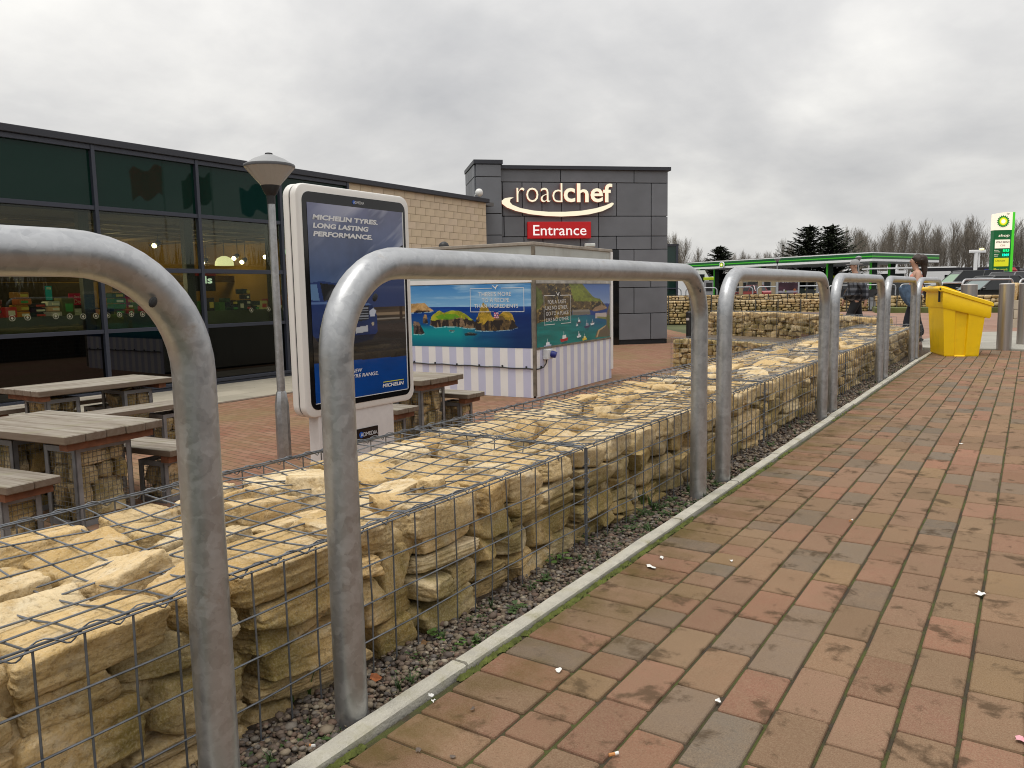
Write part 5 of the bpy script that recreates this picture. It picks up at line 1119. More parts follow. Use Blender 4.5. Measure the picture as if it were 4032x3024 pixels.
# ---------------------------------------------------------------- picnic sets of timber on rubble cages
def wood_mat():
    m, nt, N, L, P = nodes('weathered_timber'); tc = N.new('ShaderNodeTexCoord'); oi = N.new('ShaderNodeObjectInfo')
    mp = N.new('ShaderNodeMapping'); mp.inputs['Scale'].default_value = (1.6, 26, 26); cb = N.new('ShaderNodeCombineXYZ'); L.new(mmath(N, L, 'MULTIPLY', oi.outputs['Random'], 40.0), cb.inputs[0]); L.new(cb.outputs[0], mp.inputs['Location']); L.new(tc.outputs['Object'], mp.inputs[0])
    n = noise(N, L, mp.outputs[0], 1.0, 8, 0.62, 0.4); c = ramp(N, [(0.3, (0.115, 0.082, 0.055)), (0.48, (0.25, 0.22, 0.18)), (0.7, (0.38, 0.35, 0.30))]); L.new(n, c.inputs[0])
    c2 = mixc(N, L, mrange(N, L, oi.outputs['Random'], 0, 1, 0, 0.35), c.outputs[0], (0.17, 0.13, 0.09))
    n2 = noise(N, L, tc.outputs['Object'], 5, 6, 0.6); c2 = mixc(N, L, mrange(N, L, n2, 0.55, 0.75, 0, 0.5), c2, (0.20, 0.19, 0.10))
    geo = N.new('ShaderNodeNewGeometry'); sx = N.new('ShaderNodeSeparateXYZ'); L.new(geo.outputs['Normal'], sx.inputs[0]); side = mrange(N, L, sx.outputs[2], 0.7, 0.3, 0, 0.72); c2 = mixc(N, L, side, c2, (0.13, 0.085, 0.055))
    L.new(c2, P.inputs['Base Color']); P.inputs['Roughness'].default_value = 0.85; b = N.new('ShaderNodeBump'); b.inputs['Strength'].default_value = 0.5; b.inputs['Distance'].default_value = 0.004; L.new(n, b.inputs['Height']); L.new(b.outputs[0], P.inputs['Normal']); return m
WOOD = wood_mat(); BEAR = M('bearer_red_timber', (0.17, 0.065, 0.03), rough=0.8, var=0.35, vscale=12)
FRM = M('painted_grey_steel', (0.235, 0.235, 0.24), rough=0.55, metal=0.35, var=0.22, vscale=9)
def timber_piece(name, label, cat, loc, rz, L, W, H, np_, th, group, bw, bd, bx):
    r = thing(name, label, cat, (loc[0], loc[1], G), rz, group); pw = W/np_
    for k in range(np_):
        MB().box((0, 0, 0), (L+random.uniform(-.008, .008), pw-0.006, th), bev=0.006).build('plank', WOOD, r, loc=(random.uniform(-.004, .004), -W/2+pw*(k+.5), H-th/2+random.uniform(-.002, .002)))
    for s in (-1, 1):
        MB().box((s*(L/2-0.10), 0, H-th-0.03), (0.09, W*0.86, 0.055)).build('bearer', BEAR, r); h = H-th-0.06
        cg = MB().box((0, 0, 0), (0.01, 0.01, 0.01)).mesh('cage', FRM); fr = MB(); t = 0.042
        for a in (-1, 1):
            for b in (-1, 1):
                fr.box((a*(bw/2-0.004), b*(bd/2-t/2), h/2), (0.008, t, h)); fr.box((a*(bw/2-t/2), b*(bd/2-0.004), h/2), (t, 0.008, h))
        for z in (0.021, h-0.021):
            for a in (-1, 1): fr.box((a*(bw/2-0.0045), 0, z), (0.007, bd-0.02, t)); fr.box((0, a*(bd/2-0.0045), z), (bw-0.02, 0.007, t))
        leg = fr.build('cage_leg', FRM, r, loc=(s*bx, 0, 0))
        ms = MB(); c = 0.036
        for a in (-1, 1):
            for k in range(1, int(bd/c)): ms.tube([(a*(bw/2-0.014), -bd/2+c*k, 0), (a*(bw/2-0.014), -bd/2+c*k, h)], 0.0023, 3, caps=False)
            for k in range(1, int(bw/c)): ms.tube([(-bw/2+c*k, a*(bd/2-0.014), 0), (-bw/2+c*k, a*(bd/2-0.014), h)], 0.0023, 3, caps=False)
            for k in range(1, int(h/c)): z = c*k; ms.tube([(a*(bw/2-0.014), -bd/2, z), (a*(bw/2-0.014), bd/2, z)], 0.0023, 3, caps=False); ms.tube([(-bw/2, a*(bd/2-0.014), z), (bw/2, a*(bd/2-0.014), z)], 0.0023, 3, caps=False)
        ms.build('wire_mesh', M('pale_wire', (0.22, 0.21, 0.185), rough=0.5, metal=0.4), leg)
        cells = []; pack(-bd/2+.02, 0.02, bd-.04, h-.04, 0.21, 0.17, cells)
        for cx, cz, w, hh in cells:
            for a in ((-1, 1) if bw > 0.2 else (0,)): o = place_stone(leg, (a*bw*.235+random.uniform(-.01, .01), cx, cz), (bw*.46, w*1.06, hh*1.06), 12, tilt=0.16)
    return r
def picnic(c, rz, L, labs, W=0.82, off=0.63, LB=None):
    ca, sa = math.cos(rz), math.sin(rz); LB = LB or L
    timber_piece('picnic_table', labs[0], 'table', c, rz, L, W, 0.72, 5, 0.062, 'timber tables on rubble cages', 0.36, 0.46, L/2-0.34)
    for s, lb in ((1, labs[1]), (-1, labs[2])): timber_piece('picnic_bench', lb, 'bench', (c[0]-sa*off*s, c[1]+ca*off*s), rz, LB, 0.38, 0.46, 2, 0.055, 'timber benches on rubble cages', 0.30, 0.27, LB/2-0.30)
picnic((-6.28, 3.05), R_(7), 1.42, ('nearest grey timber table on rubble cages, left of the nearest hoop leg', 'timber bench between the nearest table and the lamp post', 'nearest timber bench, low in front of the table and cut by the left edge'), off=0.64)
picnic((-8.98, 4.78), R_(91), 1.55, ('long timber table nearest the dark shop front, cut by the left edge', 'timber bench behind the far table, against the shop front', 'timber bench in front of the far table, behind the nearest table'), off=0.68, LB=1.6)
picnic((-6.20, 6.88), R_(3), 1.40, ('timber table beside the striped kiosk, right of the poster board', 'timber bench right of the table at the striped kiosk', 'timber bench half hidden behind the poster board pedestal'), off=0.66)

# ---------------------------------------------------------------- yellow grit bin
YB = M('yellow_plastic', S(252, 206, 4), rough=0.42, var=0.05, vscale=3, dirt=(0.35, 0.22, 0.02), dscale=2.5, damt=0.25)
ba = math.atan2(-0.10, 0.57)
bn = thing('grit_bin', 'bright yellow grit bin with sloping lid at the end of the hoops', 'bin', (-1.13, 14.46, 0), R_(20)); bn.scale = (0.82, 0.92, 0.99)
def bin_body():
    W0, W1, D0, D1 = 0.60, 0.80, 0.84, 0.98; mb = MB()
    def ringpts(w, d, ox, oy, z, slope=0.0, rec=0.0):
        n = []
        xs = [0, .29, .31, .60, .62, 1.0]
        front = [(ox+w*t, oy+(rec if k in (2, 3) else 0.0)) for k, t in enumerate(xs)]; ys = [0, .18, .20, .42, .44, .66, .68, 1]
        right = [(ox+w-(rec if k in (2, 3) or k in (5, 6) else 0)*1.0, oy+d*t) for k, t in enumerate(ys)][1:-1]; back = [(ox+w*t, oy+d) for t in xs[::-1]]; left = [(ox, oy+d*t) for t in ys[::-1]][1:-1]
        for x, y in front+right+back+left: n.append((x, y, z-slope*(x-ox)/w))
        return n
    rings = [ringpts(W0, D0, 0, 0, 0.0, 0, 0.0), ringpts(W0+.015, D0+.01, -.01, -.005, 0.02, 0, 0.028), ringpts(W1-.06, D1-.04, -0.075, -0.05, 0.80, 0.17, 0.035), ringpts(W1-.05, D1-.03, -0.08, -.055, 0.82, 0.17, 0.0)]
    m = len(rings[0])
    for r in rings: mb.v += r; mb.c += [(1, 1, 1)]*m
    for k in range(3):
        for i in range(m): mb.f.append((k*m+i, k*m+(i+1) % m, (k+1)*m+(i+1) % m, (k+1)*m+i)); mb.mi.append(0)
    mb.f.append(tuple(range(m))[::-1]); mb.mi.append(0); return mb
bin_body().build('body', YB, bn)
def slant(x0, x1, y0, y1, zf, name, h0, h1, bev=0.02):
    """sloping band: bottom and top heights given at the back (x0) and front (x1)"""
    mb = MB(); b = bev; V = []
    for ins, lev in ((b, 0), (0, .18), (0, .82), (b, 1)):
        for x, y in ((x0+ins, y0+ins), (x1-ins, y0+ins), (x1-ins, y1-ins), (x0+ins, y1-ins)):
            t = (x-x0)/(x1-x0); lo = h0[0]+(h1[0]-h0[0])*t; hi = h0[1]+(h1[1]-h0[1])*t; V.append((x, y, lo+(hi-lo)*lev))
    F = [(3, 2, 1, 0), (12, 13, 14, 15)]+[(k*4+i, k*4+(i+1) % 4, k*4+4+(i+1) % 4, k*4+4+i) for k in range(3) for i in range(4)]
    mb.add(V, F); mb.build(name, YB, bn, smooth=50)
slant(-0.10, 0.765, -0.075, 0.99, 0, 'rim', (0.80, 1.075), (0.615, 0.83), 0.015)
slant(-0.145, 0.80, -0.085, 1.0, 0, 'lid', (1.065, 1.145), (0.80, 0.875), 0.022)
mb = MB(); V = [(-0.10, 0.06, 1.135), (0.25, 0.06, 1.038), (0.25, 0.86, 1.038), (-0.10, 0.86, 1.135)]; mb.prism([(-0.10, 1.125), (0.22, 1.035), (0.25, 1.045), (0.0, 1.13), (-0.09, 1.152)], 0.0, 0.92); mb.build('lid_ridge', YB, bn)
MB().tube([(-0.155, -0.09, 1.10), (-0.155, 1.0, 1.10)], 0.034, 12).build('hinge', YB, bn, smooth=40); MB().tube([(-0.155, -0.096, 1.10), (-0.155, -0.085, 1.10)], 0.016, 10).build('hinge_pin', BLK, bn)
mb = MB(); mb.box((-0.128, 0.05, 0.99), (0.03, 0.03, 0.20)); mb.build('hinge_strap', BLK, bn)

# ---------------------------------------------------------------- steel bollards
STEEL = M('brushed_steel', (0.42, 0.395, 0.375), rough=0.34, metal=0.85, var=0.10, vscale=3, stretch=(14, 14, 0.6))
def bollard(label, x, y, z=0.0, r=0.116, h=1.16):
    o = thing('bollard', label, 'bollard', (x, y, z), 0, 'steel bollards at the end of the footway'); MB().lathe([(r, -0.05), (r, h-0.012)], 32).build('post', STEEL, o, smooth=40); MB().lathe([(r, h-0.012), (r*.97, h-0.002), (r*.5, h+0.006), (0.0, h+0.008)], 32, cap=False).build('cap', M('bollard_cap', (0.60, 0.58, 0.56), rough=0.3, metal=0.6), o, smooth=50)
bollard('thick steel bollard just right of the yellow bin', -0.36, 16.2)
bollard('steel bollard cut off by the right edge of the picture', dep(4028, 1360, 14.75)[0], dep(4028, 1360, 14.75)[1], r=0.112)
q = dep(3818, 1110, 14.9); bollard('steel bollard half hidden behind the lid of the yellow bin', q[0], q[1], r=0.138)
q = dep(2715, 1340, 23.0); o = thing('litter_post', 'black round litter post by the corner of the grey tower', 'litter post', (q[0], q[1], G)); MB().lathe([(0.10, 0), (0.10, 0.85), (0.108, 0.855), (0.108, 0.99), (0.09, 1.02)], 20).build('post', BLK, o, smooth=30); MB().box((-0.02, -0.10, 0.80), (0.09, 0.02, 0.07), -0.3).build('notice', M('notice_white', (0.6, 0.55, 0.53)), o)

# ---------------------------------------------------------------- walking people
SKIN = M('skin', (0.50, 0.29, 0.205), rough=0.55); 
def skin_body(name, J, E, mat, parent=None, loc=None, rot=None, sub=1, root=None):
    """one continuous surface grown round a skeleton; J: joint -> (x, y, z, rx, ry)"""
    keys = list(J); me = bpy.data.meshes.new(name); me.from_pydata([J[k][:3] for k in keys], [(keys.index(a), keys.index(b)) for a, b in E], []); o = bpy.data.objects.new(name, me); COL.objects.link(o)
    m = o.modifiers.new('skin', 'SKIN'); m.use_smooth_shade = True; sv = me.skin_vertices[0].data
    for i, k in enumerate(keys): sv[i].radius = (J[k][3], J[k][4] if len(J[k]) > 4 else J[k][3]); sv[i].use_root = (k == (root or keys[0]))
    s = o.modifiers.new('sub', 'SUBSURF'); s.levels = sub; s.render_levels = sub; dg = bpy.context.evaluated_depsgraph_get(); dg.update(); m2 = bpy.data.meshes.new_from_object(o.evaluated_get(dg)); bpy.data.objects.remove(o); m2.materials.clear(); m2.materials.append(mat); shade(m2, 180); return link(name, m2, parent, loc, rot)
def hand(J, E, w, k, d, out):
    """palm and five fingers hanging from wrist joint w"""
    x, y, z = J[w][:3]; J[k+'palm'] = (x+d[0]*.06, y+d[1]*.06, z-.06, .026, .016); E.append((w, k+'palm')); px, py, pz = J[k+'palm'][:3]
    for i, (o, l) in enumerate(((-.024, .062), (-.008, .072), (.008, .068), (.022, .054))):
        J[k+'f%d' % i] = (px+out[0]*o+d[0]*.02, py+out[1]*o+d[1]*.02, pz-l*.6, .0085); J[k+'g%d' % i] = (px+out[0]*o+d[0]*.045, py+out[1]*o+d[1]*.045, pz-l, .0075); E += [(k+'palm', k+'f%d' % i), (k+'f%d' % i, k+'g%d' % i)]
    J[k+'t'] = (px-out[0]*.045+d[0]*.03, py-out[1]*.045+d[1]*.03, pz+.005, .0095); E.append((k+'palm', k+'t'))
def head_parts(J, E, nx, ny, nz, dx):
    J['neck'] = (nx, ny, nz, .055); J['jaw'] = (nx+dx*.03, ny, nz+.075, .068, .062); J['head'] = (nx+dx*.012, ny, nz+.15, .088, .078); J['crown'] = (nx, ny, nz+.205, .07, .066); J['nose'] = (nx+dx*.118, ny, nz+.115, .013); E += [('neck', 'jaw'), ('jaw', 'head'), ('head', 'crown'), ('head', 'nose')]
def face(p, nx, nz, dx, hm):
    mb = MB()
    for s in (-1, 1): mb.ell((nx+dx*.092, s*.032, nz+.148), (.010, .013, .008), 8, 5)
    mb.build('eye', M('eye_dark', (.02, .015, .012), rough=.3), p); MB().ell((nx+dx*.096, 0, nz+.072), (.008, .024, .007), 8, 5).build('mouth', M('lips', (.36, .15, .12)), p); mb = MB()
    for s in (-1, 1): mb.ell((nx-.005, s*.080, nz+.128), (.022, .012, .034), 8, 6)
    mb.build('ear', SKIN, p, smooth=True)
# man: seen from behind his left side, walking away to the left
q = dep(3370, 1240, 18.5); J = {'pelvis': (0, 0, .93, .13, .12), 'belly': (.01, 0, 1.10, .15, .125), 'chest': (.02, 0, 1.30, .17, .13), 'nb': (.03, 0, 1.44, .085)}; E = [('pelvis', 'belly'), ('belly', 'chest'), ('chest', 'nb'), ('nb', 'neck')]
head_parts(J, E, .05, 0, 1.50, 1)
for s, k, fx in ((1, 'l', .20), (-1, 'r', -.22)):
    J[k+'hip'] = (0, s*.09, .88, .095); J[k+'knee'] = (fx*.6+.05, s*.095, .48, .062); J[k+'ank'] = (fx*1.3-.06, s*.10, .09, .045); J[k+'toe'] = (fx*1.3+.10, s*.105, .035, .038, .03); E += [('pelvis', k+'hip'), (k+'hip', k+'knee'), (k+'knee', k+'ank'), (k+'ank', k+'toe')]
    J[k+'sh'] = (.02, s*.19, 1.38, .068); J[k+'elb'] = (-.03-fx*.5, s*.25, 1.10, .048); J[k+'wr'] = (.03-fx*.9, s*.26, .86, .032); E += [('chest', k+'sh'), (k+'sh', k+'elb'), (k+'elb', k+'wr')]; hand(J, E, k+'wr', k, (.2, 0), (1, 0))
man = skin_body('person', J, E, SKIN, None, (q[0], q[1], -0.075), (0, 0, R_(200)), root='pelvis'); man.scale = (1.05, 1.05, 1.05); tag(man, 'person in a grey cap and dark checked jacket walking behind the rubble wall', 'person', 'people walking past'); face(man, .05, 1.5, 1, None)
m, nt, N, L, P = nodes('checked_flannel'); tc = N.new('ShaderNodeTexCoord'); sx = N.new('ShaderNodeSeparateXYZ'); L.new(tc.outputs['Object'], sx.inputs[0])
def wavef(o, f): return mrange(N, L, mmath(N, L, 'SINE', mmath(N, L, 'MULTIPLY', o, f), 0.0), -.1, .5, 0, 1)
hz = mmath(N, L, 'ADD', sx.outputs[0], sx.outputs[1]); k1 = mmath(N, L, 'MULTIPLY', wavef(hz, 52.0), wavef(sx.outputs[2], 52.0)); k2 = mmath(N, L, 'ADD', mmath(N, L, 'MULTIPLY', wavef(hz, 52.0), .25), mmath(N, L, 'MULTIPLY', wavef(sx.outputs[2], 52.0), .25)); kk = mmath(N, L, 'ADD', mmath(N, L, 'MULTIPLY', k1, .6), k2); L.new(mixc(N, L, kk, (.008, .010, .016), (.16, .17, .20)), P.inputs['Base Color']); P.inputs['Roughness'].default_value = .9; FLAN = m
Jj = {'a': (-.03, 0, .80, .25, .27), 'b': (-.01, 0, 1.0, .22, .235), 'belly': (.0, 0, 1.14, .205, .20), 'chest': (.02, 0, 1.32, .215, .175), 'nb': (.035, 0, 1.46, .10, .09)}; Ej = [('a', 'b'), ('b', 'belly'), ('belly', 'chest'), ('chest', 'nb')]
for k in 'lr':
    for n_, r_ in (('sh', .10), ('elb', .085), ('wr', .062)): J0 = J[k+n_]; Jj[k+n_] = (*J0[:3], r_)
    Ej += [('chest', k+'sh'), (k+'sh', k+'elb'), (k+'elb', k+'wr')]
skin_body('jacket', Jj, Ej, FLAN, man, root='belly')
def trousers(J, mat, par, wide=1.25, top=.98):
    Jt = {'w': (0, 0, top, .14, .135), 'pelvis': (0, 0, .90, .145, .135)}; Et = [('w', 'pelvis')]
    for k in 'lr':
        for n_, r_ in (('hip', .118), ('knee', .082*wide*.85), ('ank', .075*wide)): Jt[k+n_] = (*J[k+n_][:3], r_)
        Et += [('pelvis', k+'hip'), (k+'hip', k+'knee'), (k+'knee', k+'ank')]
    skin_body('trousers', Jt, Et, mat, par, root='pelvis')
    for k in 'lr': a = J[k+'ank']; t = J[k+'toe']; MB().ell(((a[0]+t[0])/2+.01, a[1], .045), (.145, .052, .048), 12, 8).build('shoe', BLK, par, smooth=True)
TRB = M('black_trousers', (.010, .010, .012), rough=.9); trousers(J, TRB, man)
mb = MB(); n = 18; mb.lathe([(.102, 0), (.105, .04), (.09, .085), (.05, .115), (.0, .122)], n, c=(.055, 0, 1.655), cap=False); mb.build('cap', M('cap_grey', (.30, .30, .30), rough=.9), man, smooth=60); mb = MB(); mb.ell((-.07, 0, 1.665), (.055, .06, .012), 12, 5); mb.ell((.165, 0, 1.665), (.085, .075, .010), 14, 5); mb.build('cap_brim', MATS['cap_grey'], man, smooth=True)
# woman: pink top, jacket carried over her arm, facing left
q = dep(3603, 1260, 15.9); J = {'pelvis': (0, 0, .97, .125, .135), 'belly': (.01, 0, 1.12, .115, .115), 'chest': (.01, 0, 1.32, .125, .14), 'nb': (.01, 0, 1.45, .075)}; E = [('pelvis', 'belly'), ('belly', 'chest'), ('chest', 'nb'), ('nb', 'neck')]
head_parts(J, E, .03, 0, 1.50, 1)
for s, k, fx in ((1, 'l', .16), (-1, 'r', -.06)):
    J[k+'hip'] = (0, s*.09, .92, .10); J[k+'knee'] = (fx*.6+.03, s*.095, .50, .064); J[k+'ank'] = (fx*1.3-.05, s*.10, .09, .042); J[k+'toe'] = (fx*1.3+.09, s*.105, .035, .035, .028); E += [('pelvis', k+'hip'), (k+'hip', k+'knee'), (k+'knee', k+'ank'), (k+'ank', k+'toe')]
    J[k+'sh'] = (.0, s*.165, 1.40, .062); ex = .02 if s > 0 else -.14; J[k+'elb'] = (ex, s*.24, 1.14, .048); J[k+'wr'] = (.25 if s > 0 else -.02, s*.18, 1.12 if s > 0 else .93, .030); E += [('chest', k+'sh'), (k+'sh', k+'elb'), (k+'elb', k+'wr')]; hand(J, E, k+'wr', k, (.3, 0), (0, 1))
wom = skin_body('person', J, E, SKIN, None, (q[0], q[1], 0.01), (0, 0, R_(196)), root='pelvis'); tag(wom, 'person with long dark hair in a salmon pink top carrying a denim jacket', 'person', 'people walking past'); face(wom, .03, 1.5, 1, None)
PINK = M('salmon_top', (.60, .235, .175), rough=.85, var=.12, vscale=8); Jt = {'h': (.0, 0, .99, .148, .158), 'belly': (.01, 0, 1.13, .135, .135), 'chest': (.01, 0, 1.31, .142, .152), 'tt': (.01, 0, 1.40, .12, .125)}; skin_body('top', Jt, [('h', 'belly'), ('belly', 'chest'), ('chest', 'tt')], PINK, wom, root='belly')
NAVY = M('navy_trousers', (.012, .013, .020), rough=.9); trousers(J, NAVY, wom, wide=1.6, top=1.02)
HAIR = M('dark_brown_hair', (.030, .016, .010), rough=.6, var=.4, vscale=40); mb = MB(); mb.ell((-.005, 0, 1.665), (.112, .108, .112), 18, 12); mb.ell((-.075, .0, 1.66), (.115, .10, .105), 14, 9); mb.ell((-.13, .01, 1.60), (.07, .07, .09), 12, 8); mb.tube([(-.11, 0, 1.60), (-.14, .01, 1.46), (-.135, .02, 1.32), (-.12, .02, 1.22)], [.06, .05, .035, .012], 10)
V = np.array(mb.v); mb.v = [tuple(p) for p in V+(fbm(V*22, 3)-.5)[:, None]*np.array([.05, .045, .03])]; mb.build('hair', HAIR, wom, smooth=True)
jk = thing('denim_jacket', 'blue denim jacket hanging from the arm of the person in pink', 'jacket', (q[0], q[1], 0.01), R_(196)); mb = MB(); n = 14; vs = []
for i, z in enumerate((1.16, 1.10, 1.0, .90, .80, .72)):
    for k in range(n): a = 2*math.pi*k/n; w = (.07, .11, .12, .115, .09, .04)[i]; rr = 1+.35*math.sin(3*a+i)+.2*math.sin(5*a+2*i); vs.append((.20+(.02*i*(1-i/6))+w*rr*math.cos(a)-.02*i, .20+.07*rr*math.sin(a), z))
mb.add(vs, [(i*n+k, i*n+(k+1) % n, (i+1)*n+(k+1) % n, (i+1)*n+k) for i in range(5) for k in range(n)]+[tuple(range(n))[::-1], tuple(5*n+k for k in range(n))]); mb.build('jacket_body', M('denim', (.075, .12, .19), rough=.9, var=.35, vscale=14), jk, smooth=True); mb = MB(); mb.tube([(.18, .20, 1.0), (.10, .22, .84), (.06, .22, .70)], [.06, .05, .045], 10); mb.build('sleeve', MATS['denim'], jk, smooth=True)
bg = thing('shoulder_bag', 'dark bag hanging at the hip of the person in pink', 'bag', (q[0], q[1], 0.01), R_(196)); MB().box((-.24, -.16, .92), (.10, .26, .30), Matrix.Rotation(.25, 3, 'Y'), bev=.03).build('pouch', M('bag_black', (.015, .016, .02), rough=.7), bg, smooth=40); MB().tube([(-.20, -.14, 1.05), (-.10, -.10, 1.28), (.0, .02, 1.47), (.05, .12, 1.42)], .010, 6).build('strap', MATS['bag_black'], bg)
# ---------------------------------------------------------------- row of hoops and things beyond the court
FG = 0.06
fh = MB(); w, H, R, r = 2.05, 1.22, 0.22, 0.040; p = [(0, 0, 0), (0, 0, H-R)]+[(R-R*math.cos(math.pi/2*k/6), 0, H-R+R*math.sin(math.pi/2*k/6)) for k in range(1, 7)]+[(w-R+R*math.sin(math.pi/2*k/6), 0, H-R+R*math.cos(math.pi/2*k/6)) for k in range(7)]+[(w, 0, 0)]
fh.tube(p, r, 8); FHM = fh.mesh('hoop_barrier', M('pale_galvanised', (0.50, 0.51, 0.52), rough=0.4, metal=0.35, var=0.1), smooth=50)
a0 = dep(2560, 1140, 52); a1 = dep(3660, 1135, 52); dx, dy = a1[0]-a0[0], a1[1]-a0[1]; Lr = math.hypot(dx, dy); ux, uy = dx/Lr, dy/Lr; s = 0.0
while s < Lr: o = link('hoop_barrier', FHM, None, (a0[0]+ux*s, a0[1]+uy*s, FG-0.02), (0, 0, math.atan2(dy, dx))); tag(o, 'pale hoop barrier in the far row between the back rubble wall and the filling station', 'barrier', 'far row of hoop barriers'); s += 2.36
for k, (u0, u1, v, d, lb) in enumerate(((3705, 3792, 1110, 24, 'short pale hoop seen above the lid of the yellow bin'), (3790, 3990, 1097, 25, 'long pale hoop barrier behind the steel bollards, below the tall green sign'), (4015, 4200, 1096, 25, 'pale hoop barrier cut by the right edge below the tall green sign'))):
    p, q = dep(u0, v, d), dep(u1, v, d+1.5); L = math.dist(p[:2], q[:2]); m = hoop_mesh(L, H=p[2]-0.03, r=.03, R=.2, n=8, zb=0); m.materials.clear(); m.materials.append(MATS['pale_galvanised']); o = link('hoop_barrier', m, None, (p[0], p[1], 0), (0, 0, math.atan2(q[1]-p[1], q[0]-p[0]))); tag(o, lb, 'barrier', 'hoop barriers by the bollards')
# festival poster frame
p, q = dep(3060, 1165, 49), dep(3143, 1163, 49); ang = math.atan2(q[1]-p[1], q[0]-p[0]); W_ = math.dist(p[:2], q[:2]); zt = dep(3100, 1086, 49)[2]; zb = dep(3100, 1163, 49)[2]
fp = thing('poster_stand', 'dark purple poster headed THE FESTIVAL between two pale posts', 'poster', (p[0], p[1], 0), ang)
for x in (0.0, W_): MB().box((x, 0, (zt+0.1)/2), (0.10, 0.10, zt+0.1), bev=.01).build('post', MATS['pale_galvanised'], fp)
def paint_fest(U, W):
    n = fn(U*3, W*7, 1, 5); m2 = fn(U*9, W*9, 1, 4, 4.); img = np.ones(U.shape+(3,))*np.array([70, 44, 54])*(.5+.9*n[..., None]); img = blend(img, (W > .14) & (W < .24) & (m2 > .3), (190, 190, 200), .8); img = blend(img, W < .15, (40, 36, 48), .9); img = blend(img, (W < .14) & (U > .78), (150, 30, 50), .8); img = blend(img, np.hypot(U-.3, W-.27) < .04, (230, 230, 220), .8); img = blend(img, np.hypot(U-.38, (W-.2)) < .05, (150, 170, 60), .7); img = blend(img, np.hypot(U-.85, (W-.28)) < .07, (200, 120, 70), .7); return img
print_sheet('poster', paint_fest, 0.06, W_-0.06, zb, zt, -0.03, 60, 60, PRINT, fp); MB().box((W_/2, 0.0, (zb+zt)/2), (W_-.1, .05, zt-zb)).build('board', BLK, fp)
mb = MB(); put_text(mb, 'THE FESTIVAL', W_*.06, W_*.93, zb+(zt-zb)*.66, zb+(zt-zb)*.735, -.034, bold=.01, cap='T'); mb.build('lettering', WHITEP, fp)

# ---------------------------------------------------------------- filling station
DG, BG = M('station_green', S(0, 88, 42), rough=.4), M('station_bright_green', S(70, 190, 40), rough=.4, emit=S(70, 190, 40), estr=.12); WH = M('station_white', (.86, .86, .86), rough=.4, emit=(.9, .9, .9), estr=.03)
cz0, cz1 = 3.97, 4.96; C0 = dep(3434, 1024, 88); C1 = dep(2700, 1060, 112); C2 = dep(3698, 1020, 98); C3 = (C1[0]+C2[0]-C0[0], C1[1]+C2[1]-C0[1])
can = thing('station_canopy', 'long filling station canopy with white and green bands in front of bare trees', 'canopy'); base = [(C0[0], C0[1]), (C2[0], C2[1]), C3, (C1[0], C1[1])]
cx, cy = sum(p[0] for p in base)/4, sum(p[1] for p in base)/4
def band(z0, z1, k, name, mat):
    mb = MB(); mb.prism([(cx+(x-cx)*k, cy+(y-cy)*k) for x, y in base], z0, z1, plane='xy'); mb.build(name, mat, can)
h = cz1-cz0
band(cz0+.02, cz1-.02, .985, 'roof', M('canopy_roof', (.16, .15, .13)))
for a, b, nm, mt in ((.89, 1.0, 'white_band', WH), (.60, .89, 'green_band', DG), (.48, .60, 'light_green_band', BG), (.26, .48, 'green_band', DG), (0, .26, 'white_band', WH)): band(cz0+h*a, cz0+h*b, 1.0+(.001 if nm == 'light_green_band' else 0), nm, mt)
band(cz1, cz1+.05, .999, 'roof_edge', M('roof_edge_grey', (.12, .11, .10)))
def sunburst(mb, y, R0, tilt=0):
    """eighteen pointed rosette: white centre, yellow and two greens"""
    for mi, (rr, off, n) in enumerate(((1.0, 0, 18), (.82, .5, 18), (.62, 0, 18), (.36, .5, 18))):
        vs = [(0, y-.004*mi, 0)]
        for k in range(n*2): a = math.pi*k/n+off*2*math.pi/n; q_ = R0*rr*(1 if k % 2 == 0 else .80); vs.append((q_*math.sin(a), y-.004*mi, q_*math.cos(a)))
        mb.add(vs, [(0, 1+(k+1) % (2*n), 1+k) for k in range(2*n)], mi)
SB = [M('rosette_green', S(0, 112, 48), rough=.5, emit=S(0, 112, 48), estr=.2), M('rosette_light', S(96, 186, 32), rough=.5, emit=S(96, 186, 32), estr=.3), M('rosette_yellow', S(250, 226, 30), rough=.5, emit=S(250, 226, 30), estr=.6), M('rosette_white', (1, 1, .85), rough=.5, emit=(1, .98, .7), estr=.55)]
p = dep(2842, 1043, 106); rd = thing('canopy_roundel', 'white disc with a green and yellow rosette on the canopy band', 'sign', p, math.atan2(C0[1]-C1[1], C0[0]-C1[0])); MB().tube([(0, -.05, 0), (0, .10, 0)], .42, 24).build('disc', WH, rd); mb = MB(); sunburst(mb, -.07, .34); mb.build('rosette', SB, rd)
for k, (u, d) in enumerate(((2765, 108), (2822, 112), (3004, 103), (3268, 95), (3440, 93), (3512, 99), (3610, 97))):
    p = dep(u, 1080, d); r = thing('canopy_column', 'dark green edged column under the filling station canopy', 'column', (p[0], p[1], 0), .4, 'columns under the canopy'); MB().box((0, 0, 1.97), (.62, .5, 3.94)).build('shaft', M('column_dark', (.015, .03, .022)), r); MB().box((-.36, -.05, 1.97), (.14, .55, 3.94)).build('green_edge', BG, r)
PGR = M('pump_grey', (.30, .30, .31), rough=.5)
